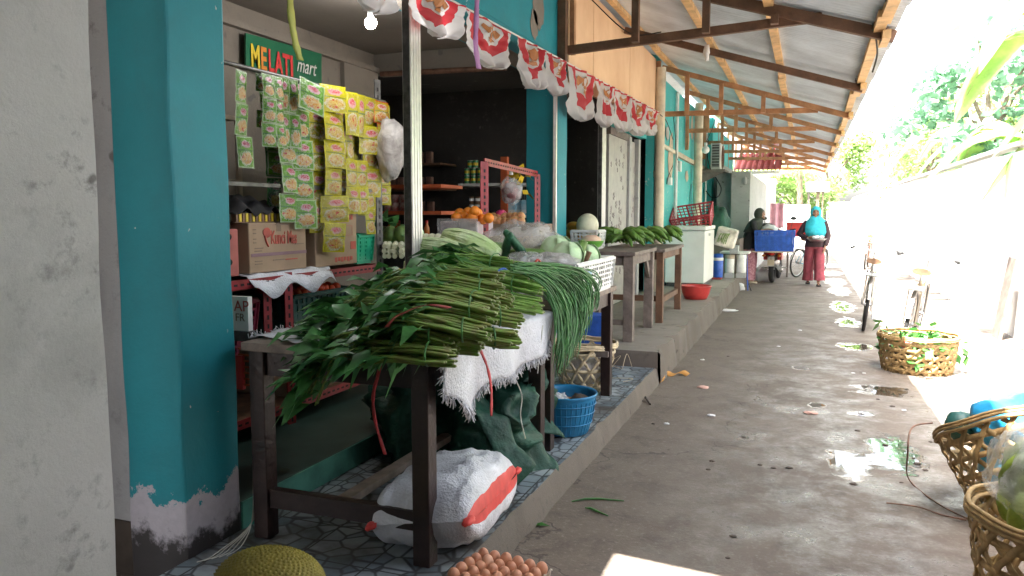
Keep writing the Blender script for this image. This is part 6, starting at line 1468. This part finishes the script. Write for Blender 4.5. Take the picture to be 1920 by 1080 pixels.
# woman walking toward the camera
wa = thing('person', 'woman in a turquoise hijab and maroon trousers walking with a tray', 'person', (.17, 16.75, .0), rz=R(-3))
nd = {'pelvis': ((0, 0, .86), (.12, .09)), 'spine': ((0, 0, 1.04), (.105, .08)), 'chest': ((0, 0, 1.20), (.13, .09)), 'neck': ((0, -.005, 1.35), .048), 'head': ((0, -.01, 1.45), (.062, .07)), 'crown': ((0, -.01, 1.52), (.055, .06)),
      'shR': ((-.165, 0, 1.27), .045), 'elR': ((-.30, .06, 1.02), .036), 'wrR': ((-.135, -.17, .96), .024), 'shL': ((.165, 0, 1.27), .045), 'elL': ((.235, .03, 1.0), .036), 'wrL': ((.20, -.09, .79), .024),
      'hpR': ((-.09, 0, .80), .085), 'knR': ((-.10, .02, .45), .055), 'anR': ((-.11, .16, .12), .035), 'toR': ((-.11, .04, .04), (.04, .022)), 'hpL': ((.09, 0, .80), .085), 'knL': ((.10, -.12, .46), .055), 'anL': ((.10, -.16, .08), .035), 'toL': ((.11, -.31, .03), (.04, .02))}
ed = [('pelvis', 'spine'), ('spine', 'chest'), ('chest', 'neck'), ('neck', 'head'), ('head', 'crown'), ('chest', 'shR'), ('shR', 'elR'), ('elR', 'wrR'), ('chest', 'shL'), ('shL', 'elL'), ('elL', 'wrL'), ('pelvis', 'hpR'), ('hpR', 'knR'), ('knR', 'anR'), ('anR', 'toR'), ('pelvis', 'hpL'), ('hpL', 'knL'), ('knL', 'anL'), ('anL', 'toL')]
add_hand(nd, ed, 'R', 'wrR', (.8, -.5, -.1), (0, -.2, -1), 1); add_hand(nd, ed, 'L', 'wrL', (-.2, -.35, -.9), (-1, 0, 0), -1)
person_body(wa, nd, ed, (0, -.015, 1.47))
mb = MB(); loft(mb, [(0, 0, 1.33, .07, .06), (0, 0, 1.29, .17, .10), (0, 0, 1.15, .175, .12), (0, 0, 1.0, .16, .115), (0, 0, .88, .185, .13), (0, -.01, .78, .20, .14)], M_darkcl, fold=.02)
mb.tube([(-.15, 0, 1.28), (-.22, .03, 1.17), (-.305, .06, 1.02), (-.24, -.03, .99), (-.14, -.16, .965)], [.07, .066, .06, .052, .04], 12, M_darkcl); mb.tube([(.15, 0, 1.28), (.20, .02, 1.14), (.24, .03, 1.0), (.225, -.03, .90), (.203, -.08, .80)], [.07, .066, .06, .052, .042], 12, M_darkcl); mb.build('blouse', None, wa, world=False)
mb = MB(); loft(mb, [(0, 0, .93, .15, .11), (0, 0, .82, .175, .125), (0, 0, .74, .18, .13)], M_maroon)
loft(mb, [(-.085, 0, .80, .10, .12), (-.10, .01, .6, .098, .12), (-.105, .03, .45, .10, .12), (-.115, .09, .25, .095, .12), (-.12, .12, .09, .105, .13)], M_maroon, fold=.06)
loft(mb, [(.085, 0, .80, .10, .12), (.095, -.05, .6, .098, .12), (.10, -.10, .45, .10, .12), (.11, -.12, .25, .095, .12), (.12, -.13, .12, .105, .13)], M_maroon, fold=.06, seed=2); mb.build('trousers', None, wa, world=False)
mb = MB(); hijab(mb, (0, -.01, 1.465), M_hijab, [(0, .0, 1.395, .095, .10), (0, 0, 1.345, .135, .11), (0, 0, 1.29, .185, .125), (0, -.01, 1.20, .20, .15), (0, -.03, 1.08, .20, .165), (0, -.05, .985, .17, .15)]); mb.build('hijab', None, wa, world=False, solid=.003)
for s, (x, y, z) in ((1, (.11, -.25, .018)), (-1, (-.11, .08, .03))): MB().ball((x, y, z), (.048, .12, .016), 14, 6, M_blackcl, e=.8).tube([(x - .04, y - .02, z + .01), (x, y - .05, z + .05), (x + .04, y - .02, z + .01)], .008, 6, M_blackcl).build('sandal', None, wa, world=False)
ty = thing('tray', 'round tray of white packets carried by the woman in turquoise', 'tray', (.17, 16.47, .90)); tc = Vector((.20, 16.45, .90))
MB().lathe([(0, 0), (.13, 0), (.18, .05), (.19, .055), (.175, .04), (.12, .012), (0, .01)], tc, 28, M_steel).build('dish', None, ty)
for i in range(9):
    mb = MB(); q = tc + Vector((rnd(-.12, .12), rnd(-.08, .08), .07 + rnd(0, .02))); mb.ball(q, (.045, .035, .03), 10, 6, M_litter if i % 3 else M_tan, fn=lambda v: 1 + .3 * nz(v * 2 + Vector((i, 0, 0)))); mb.build('packet', None, ty)
# woman leaning over the motorbike crate
wb = thing('person', 'woman in a dark hijab and pink patterned trousers leaning over the blue crate', 'person', (-1.06, 16.95, .0), rz=R(74))
nd = {'pelvis': ((0, .04, .86), (.12, .10)), 'spine': ((0, -.0, 1.03), (.105, .085)), 'chest': ((0, -.06, 1.19), (.13, .095)), 'neck': ((0, -.11, 1.33), .048), 'head': ((0, -.15, 1.42), (.062, .07)), 'crown': ((0, -.16, 1.49), (.055, .06)),
      'shR': ((-.165, -.07, 1.25), .045), 'elR': ((-.20, -.17, 1.05), .036), 'wrR': ((-.14, -.36, 1.13), .024), 'shL': ((.165, -.07, 1.25), .045), 'elL': ((.20, -.20, 1.06), .036), 'wrL': ((.13, -.40, 1.14), .024),
      'hpR': ((-.09, .04, .80), .085), 'knR': ((-.09, -.0, .45), .055), 'anR': ((-.09, .05, .08), .035), 'toR': ((-.10, -.09, .03), (.04, .02)), 'hpL': ((.09, .04, .80), .085), 'knL': ((.09, .04, .45), .055), 'anL': ((.09, .12, .08), .035), 'toL': ((.10, -.02, .03), (.04, .02))}
ed = [('pelvis', 'spine'), ('spine', 'chest'), ('chest', 'neck'), ('neck', 'head'), ('head', 'crown'), ('chest', 'shR'), ('shR', 'elR'), ('elR', 'wrR'), ('chest', 'shL'), ('shL', 'elL'), ('elL', 'wrL'), ('pelvis', 'hpR'), ('hpR', 'knR'), ('knR', 'anR'), ('anR', 'toR'), ('pelvis', 'hpL'), ('hpL', 'knL'), ('knL', 'anL'), ('anL', 'toL')]
add_hand(nd, ed, 'R', 'wrR', (.1, -1, -.1), (0, -.2, -1), 1); add_hand(nd, ed, 'L', 'wrL', (-.1, -1, -.1), (0, -.2, -1), -1)
person_body(wb, nd, ed, (0, -.16, 1.44))
mb = MB(); loft(mb, [(0, -.10, 1.31, .07, .07), (0, -.07, 1.27, .17, .11), (0, -.03, 1.12, .18, .14), (0, .02, .98, .18, .15), (0, .05, .82, .19, .155), (0, .05, .70, .20, .17)], M_blackcl, fold=.05)
mb.tube([(-.15, -.06, 1.26), (-.19, -.11, 1.15), (-.205, -.17, 1.06), (-.18, -.25, 1.08)], [.075, .07, .065, .055], 12, M_blackcl); mb.tube([(.15, -.06, 1.26), (.19, -.13, 1.15), (.205, -.20, 1.06), (.175, -.28, 1.09)], [.075, .07, .065, .055], 12, M_blackcl); mb.build('tunic', None, wb, world=False)
mb = MB(); loft(mb, [(-.08, .05, .72, .11, .14), (-.09, .02, .45, .115, .14), (-.09, .05, .22, .12, .15), (-.09, .06, .06, .13, .16)], M_floral, fold=.06); loft(mb, [(.08, .05, .72, .11, .14), (.09, .05, .45, .115, .14), (.09, .09, .22, .12, .15), (.09, .11, .06, .13, .16)], M_floral, fold=.06, seed=3); mb.build('trousers', None, wb, world=False)
mb = MB(); hijab(mb, (0, -.155, 1.435), M_hijab2, [(0, -.12, 1.35, .085, .09), (0, -.10, 1.31, .12, .12), (0, -.07, 1.26, .19, .14), (0, -.04, 1.16, .20, .165), (0, -.0, 1.06, .195, .17)]); mb.build('hijab', None, wb, world=False, solid=.003)
for x, y in ((-.10, -.05), (.10, .02)): MB().ball((x, y, .02), (.05, .13, .018), 14, 6, M_tan, e=.8).build('sandal', None, wb, world=False)

# ================================================================ MOTORBIKE AND BICYCLES
def wheel(mb_t, mb_r, c, r, tr, spokes=16, M_=None):
    mb_t.ring(c, r - tr, tr, 40, 8, M_rubber, M_)
    mb_r.ring(c, r - tr * 2.0, .012 if r > .28 else .02, 36, 6, M_steel, M_); cc = Vector(c)
    for i in range(spokes):
        a = 2 * PI * i / spokes; p = cc + Vector((0, math.cos(a) * (r - tr * 2), math.sin(a) * (r - tr * 2))); q = cc + Vector((.015 * (-1) ** i, math.cos(a + .4) * .02, math.sin(a + .4) * .02))
        mb_r.tube([M_ @ q if M_ is not None else q, M_ @ p if M_ is not None else p], .002, 4, M_steel, cap=False)
    a, b = cc - Vector((.04, 0, 0)), cc + Vector((.04, 0, 0)); mb_r.tube([M_ @ a if M_ is not None else a, M_ @ b if M_ is not None else b], .02, 10, M_steel)
def add_wheel(t, c, r, tr, spokes=16, M_=None):
    a, b = MB(), MB(); wheel(a, b, c, r, tr, spokes, M_); wo = a.build('wheel', None, t, world=False); b.build('rim', None, wo, world=False)
mo = thing('motorbike', 'parked motorbike seen from behind with the blue crate on its rack', 'motorbike', (-.66, 16.80, 0), rz=R(-4))
add_wheel(mo, (0, .29, .29), .29, .055, 12); add_wheel(mo, (0, 1.50, .29), .29, .045, 12)
mb = MB(); mb.tube([(0, .05, .66), (0, .30, .68), (0, .75, .60), (0, .95, .56), (0, 1.15, .66), (0, 1.26, .90)], [.07, .12, .12, .10, .10, .07], 14, M_rust); mb.ball((0, .62, .42), (.11, .24, .15), 14, 10, M_steel)
mb.build('body', None, mo, world=False)
MB().tube([(0, .02, .44), (0, .06, .60), (0, .20, .70)], [.05, .09, .09], 10, M_wooddk, flat=.6).box(-.06, .06, -.02, .04, .36, .56, M_silver).build('rear_fender', None, mo, world=False)
MB().box(-.065, .065, -.03, -.021, .38, .50, M_cream).build('number_plate', None, mo, world=False)
MB().ball((0, .0, .62), (.075, .03, .035), 14, 8, M_lampred).build('tail_light', None, mo, world=False)
for s in (-1, 1): MB().ball((s * .15, .03, .58), (.035, .03, .028), 12, 8, mat('amber_lens', (.6, .2, .02), .3)).tube([(s * .05, .05, .6), (s * .13, .04, .58)], .01, 6, M_black).build('indicator', None, mo, world=False)
MB().tube([(.13, .9, .28), (.15, .5, .24), (.16, .05, .33)], [.03, .04, .045], 12, M_steel).build('exhaust', None, mo, world=False)
MB().tube([(0, .20, .78), (0, .5, .80), (0, .85, .76)], [.10, .13, .10], 14, M_black, flat=.45).build('seat', None, mo, world=False)
MB().tube([(-.33, 1.12, 1.10), (-.15, 1.24, 1.04), (0, 1.28, 1.0), (.15, 1.24, 1.04), (.33, 1.12, 1.10)], .015, 8, M_steel).tube([(-.36, 1.08, 1.10), (-.22, 1.2, 1.07)], .024, 8, M_rubber).tube([(.36, 1.08, 1.10), (.22, 1.2, 1.07)], .024, 8, M_rubber).ball((0, 1.30, 1.0), (.13, .12, .10), 14, 10, M_rust).build('handlebar', None, mo, world=False)
for s in (-1, 1): MB().tube([(s * .25, 1.18, 1.08), (s * .30, 1.2, 1.30)], .006, 5, M_black).ball((s * .31, 1.2, 1.34), (.07, .015, .04), 12, 8, M_black).build('mirror', None, mo, world=False)
for s in (-1, 1): MB().tube([(s * .07, 1.28, .92), (s * .07, 1.42, .6), (s * .07, 1.5, .29)], .02, 8, M_steel).build('fork', None, mo, world=False)
MB().tube([(-.16, .29, .29), (-.14, .05, .30), (-.05, -.02, .30)], .014, 6, M_steel).tube([(-.07, .29, .29), (.0, .7, .35)], .02, 6, M_rust).box(-.12, .12, .02, .32, .64, .66, M_steel).tube([(-.26, .6, .30), (.26, .6, .30)], .014, 6, M_steel).build('carrier_frame', None, mo, world=False)
MB().box(.10, .18, .25, .6, .48, .64, M_bikered).box(-.18, -.10, .25, .6, .48, .64, M_bikered).build('side_panel', None, mo, world=False)
MB().box(-.06 - .37 + .07, .42, -.18, .30, .652, .682, M_cream).build('load_board', None, mo, world=False)
bk = slat_basket('plastic_crate', 'blue plastic crate strapped across the back of the motorbike', 'crate', (-.60, 16.85, .69), .76, .46, .40, M_blue, 10, 24, taper=.95, th=.008, rim=.02)
MB().box(-.345, .345, -.2, .2, .01, .30, mat('blue_liner', (.03, .10, .36), .6)).build('contents', None, bk, world=False)
mb = MB(); mb.ball((-.72, 16.9, 1.12), (.17, .14, .10), 20, 12, M_litter, fn=lambda q: 1 + .25 * nz(q * 2.2)); mb.ball((-.78, 17.0, 1.18), (.16, .1, .07), 16, 10, M_hijab2, fn=lambda q: 1 + .2 * nz(q * 2)); tag(mb.build('white_bag'), 'white bag and dark cloth on top of the blue crate', 'bag')
def bicycle(loc, rz, label, col, lean=0, basket=False):
    t = thing('bicycle', label, 'bicycle', loc, rz=rz); t.rotation_euler = (0, lean, rz); r = .33
    add_wheel(t, (0, 0, r), r, .02, 28); add_wheel(t, (0, 1.05, r), r, .02, 28)
    mb = MB()
    for a, b, w_ in (((0, .42, .28), (0, .30, .78), .016), ((0, .42, .28), (0, .85, .66), .018), ((0, .32, .70), (0, .84, .74), .015), ((0, .84, .62), (0, .80, .86), .018)): mb.tube([a, b], w_, 8, col)
    for s in (-1, 1): mb.tube([(s * .05, 0, r), (s * .03, .42, .28)], .010, 6, col); mb.tube([(s * .05, 0, r), (s * .02, .31, .72)], .009, 6, col)
    mb.build('frame', None, t, world=False)
    mb = MB()
    for s in (-1, 1): mb.tube([(s * .05, 1.05, r), (s * .05, .87, .70)], .011, 6, M_steel)
    mb.build('fork', None, t, world=False)
    MB().tube([(-.28, .62, .98), (-.22, .76, 1.0), (0, .80, .95), (.22, .76, 1.0), (.28, .62, .98)], .011, 8, M_steel).tube([(-.29, .58, .98), (-.26, .68, .99)], .017, 8, M_rubber).tube([(.29, .58, .98), (.26, .68, .99)], .017, 8, M_rubber).tube([(0, .80, .95), (0, .80, .85)], .013, 8, M_steel).build('handlebar', None, t, world=False)
    MB().tube([(0, .16, .86), (0, .28, .87), (0, .42, .85)], [.09, .07, .025], 12, M_tan, flat=.4).tube([(0, .30, .76), (0, .28, .86)], .012, 8, M_steel).build('saddle', None, t, world=False)
    mb = MB(); mb.ring((.05, .42, .28), .09, .006, 24, 6, M_steel); mb.tube([(.06, .42, .28), (.08, .36, .12), (.16, .36, .12)], .009, 6, M_steel); mb.tube([(-.06, .42, .28), (-.08, .48, .44), (-.16, .48, .44)], .009, 6, M_steel); mb.build('crank', None, t, world=False)
    for yy in (0, 1.05):
        mb = MB(); pts = [(0, yy + (r + .02) * math.cos(a), r + (r + .02) * math.sin(a)) for a in [R(20 + 12 * i) for i in range(13)]]; mb.tube(pts, .022, 6, M_silver, flat=.3); mb.build('mudguard', None, t, world=False)
    MB().box(-.07, .07, -.25, .2, .70, .712, M_steel).tube([(-.06, 0, r), (-.06, -.1, .70)], .006, 5, M_steel).tube([(.06, 0, r), (.06, -.1, .70)], .006, 5, M_steel).build('carrier', None, t, world=False)
    if basket:
        mb = MB()
        for k in range(7):
            for s in (-1, 1): mb.beam((s * .15, .9 + .04 * k, .72), (s * .16, .88 + .045 * k, .94), .006, .006, M_redcr)
        for z in (.72, .80, .88, .94): mb.box(-.16, .16, .88, .89, z, z + .012, M_redcr); mb.box(-.16, .16, 1.15, 1.16, z, z + .012, M_redcr); mb.box(-.165, -.15, .88, 1.16, z, z + .012, M_redcr); mb.box(.15, .165, .88, 1.16, z, z + .012, M_redcr)
        mb.build('basket', None, t, world=False)
bicycle((.70, 10.42, 0), R(-4), 'old silver bicycle leaning at the shade edge nearest the puddles', M_silver, R(6))
bicycle((.97, 8.75, 0), R(-12), 'pale bicycle just behind the far bamboo basket', M_cream, R(8))
bicycle((-.18, 18.7, 0), R(-28), 'blue framed bicycle beyond the motorbike', mat('blue_lacquer', (.05, .30, .45), .35), R(5), True)
bicycle((1.45, 22.0, 0), R(-8), 'orange bicycle in the sun far down the right side', mat('orange_lacquer', (.55, .16, .04), .35), R(5))
rb = thing('red_box', 'red plastic box on the far side of the motorbike', 'box', (-.05, 18.4, .9)); MB().box(-.42, .08, 18.6, 18.95, .92, 1.24, M_redpl).build('box', None, rb, bevel=.01); MB().box(-.43, .09, 18.59, 18.96, 1.19, 1.25, M_redpl).build('rim', None, rb, bevel=.008)
MB().box(-.4, -.36, 18.7, 18.8, 0, .92, M_greywood).box(.02, .06, 18.7, 18.8, 0, .92, M_greywood).build('stand', None, rb)
pk = MB(); pk.grid(lambda u, v: (-1.05 + .4 * u, 25.0 + .05 * math.sin(u * 12), 1.0 + .75 * v), 16, 6, mat('pink_cloth', (.70, .38, .45), .8)); tag(pk.build('pink_cloth', solid=.004), 'pale pink cloth hanging at the end of the lane', 'cloth')

# ================================================================ LITTER
def scrap(name, label, cat, c, r, m, seed=0, flat=.25, group=None):
    mb = MB(); mb.ball((c[0], c[1], c[2] + r * flat * .5), (r, r * .8, r * flat), 14, 8, m, fn=lambda q: 1 + .55 * nz(q * 2.3 + Vector((seed, 0, 0))) + .2 * nz(q * 6 + Vector((seed, 0, 0)))); o = mb.build(name); tag(o, label, cat, group); return o
ribbon('paper_strip', 'orange brown paper strip lying on the ground by the pavement corner', 'paper', [at(1240, 716, Z=.01), at(1247, 699, Z=.03), at(1262, 703, Z=.012), at(1278, 697, Z=.03), at(1290, 703, Z=.012)], .07, M_mudstrip, (.5, 1, .3))
scrap('paper_scrap', 'crumpled white plastic on the ground near the raised pavement', 'scrap', at(1364, 583, Z=0), .14, M_litter, 3, .12)
scrap('plastic_bag', 'small clear bag on the ground under the low white table', 'bag', at(1386, 544, Z=0), .10, M_litter, 5, .8)
scrap('plastic_bag', 'white plastic bag on the ground beside the motorbike wheel', 'bag', at(1428, 527, Z=0), .19, M_litter, 8, 1.0)
scrap('cardboard_scrap', 'torn tan cardboard at the feet of the woman in the dark hijab', 'scrap', at(1410, 531, Z=0), .12, M_cream, 2, .2)
scrap('pink_scrap', 'small pink scrap in the middle of the lane', 'scrap', at(1318, 727, Z=0), .05, mat('pink_scrap', (.55, .33, .27), .8), 2, .2)
scrap('pink_scrap', 'reddish wet scrap in the damp patch of the lane', 'scrap', at(1520, 775, Z=0), .05, mat('pink_scrap', (.55, .33, .27)), 6, .2)
for i, (px, py) in enumerate(((1333, 780), (1317, 675), (1500, 620), (1640, 560), (1250, 795), (1695, 770), (1690, 700), (1460, 650), (1600, 700), (1615, 775), (1620, 700))):
    scrap('litter_bit', 'tiny pale litter bit scattered on the lane', 'litter', at(px, py, Z=0), rnd(.015, .03), M_litter, i, .3, 'tiny litter bits on the lane')
for i in range(26):
    px, py = (rnd(1150, 1480), rnd(620, 1050)) if i < 18 else (rnd(1540, 1760), rnd(560, 920))
    if i < 12: px, py = ((1480, 878), (1600, 908), (1425, 872), (1450, 878), (1395, 820), (1720, 870), (1735, 882), (1690, 905), (1225, 795), (1335, 865), (1660, 835), (1700, 730))[i]
    scrap('mud_lump', 'dark mud lump lying on the damp concrete', 'mud', at(px, py, Z=0), rnd(.008, .02), M_mud, i, .3, 'mud lumps on the lane')
for (a, b, c_, lab) in (((1072, 940), (1120, 935), (1170, 939), 'long green bean fallen on the lane, upper one'), ((1097, 952), (1118, 958), (1140, 967), 'shorter green bean fallen on the lane')):
    mb = MB(); mb.tube([at(*a, Z=.008), at((a[0] + b[0]) / 2, (a[1] + b[1]) / 2 - 2, Z=.01), at(*b, Z=.008), at(*c_, Z=.008)], [.003, .006, .006, .003], 6, M_bean); tag(mb.build('green_bean'), lab, 'bean')
mb = MB(); c = at(1013, 985, Z=.006); mb.add([c + Vector(v) for v in ((-.04, 0, 0), (0, .018, .008), (.045, .005, .002), (0, -.018, .006))], [(0, 1, 2, 3)], M_leaf2); tag(mb.build('fallen_leaf', solid=.001), 'single yellow green leaf on the lane by the kerb', 'leaf')
mb = MB(); mb.tube([at(1207, 738, Z=.01), at(1212, 748, Z=.02), at(1219, 758, Z=.01)], .008, 5, M_mud); mb.tube([at(1209, 740, Z=.01), at(1205, 752, Z=.012)], .006, 5, M_mud); tag(mb.build('twig'), 'dark broken twig beside the low kerb', 'twig')
mb = MB()
for i in range(9): c = at(1170 + rnd(-30, 30), 690 + rnd(-25, 30), Z=.14); wire([c, c + Vector((rnd(-.1, .1), rnd(-.1, .1), rnd(.01, .12))), c + Vector((rnd(-.2, .2), rnd(-.15, .15), .005))], .0022, M_bamboo2, mb=mb)
tag(mb.build('straw'), 'loose raffia straws around the pale bamboo basket', 'straw')
mb = MB(); mb.box(2.10, 2.14, 10.2, 10.55, 0, .95, M_greywood, Matrix.Translation((2.1, 10.4, 0)) @ Matrix.Rotation(R(8), 4, 'Y') @ Matrix.Translation((-2.1, -10.4, 0))); tag(mb.build('plank'), 'grey weathered plank leaning on the white wall', 'plank')
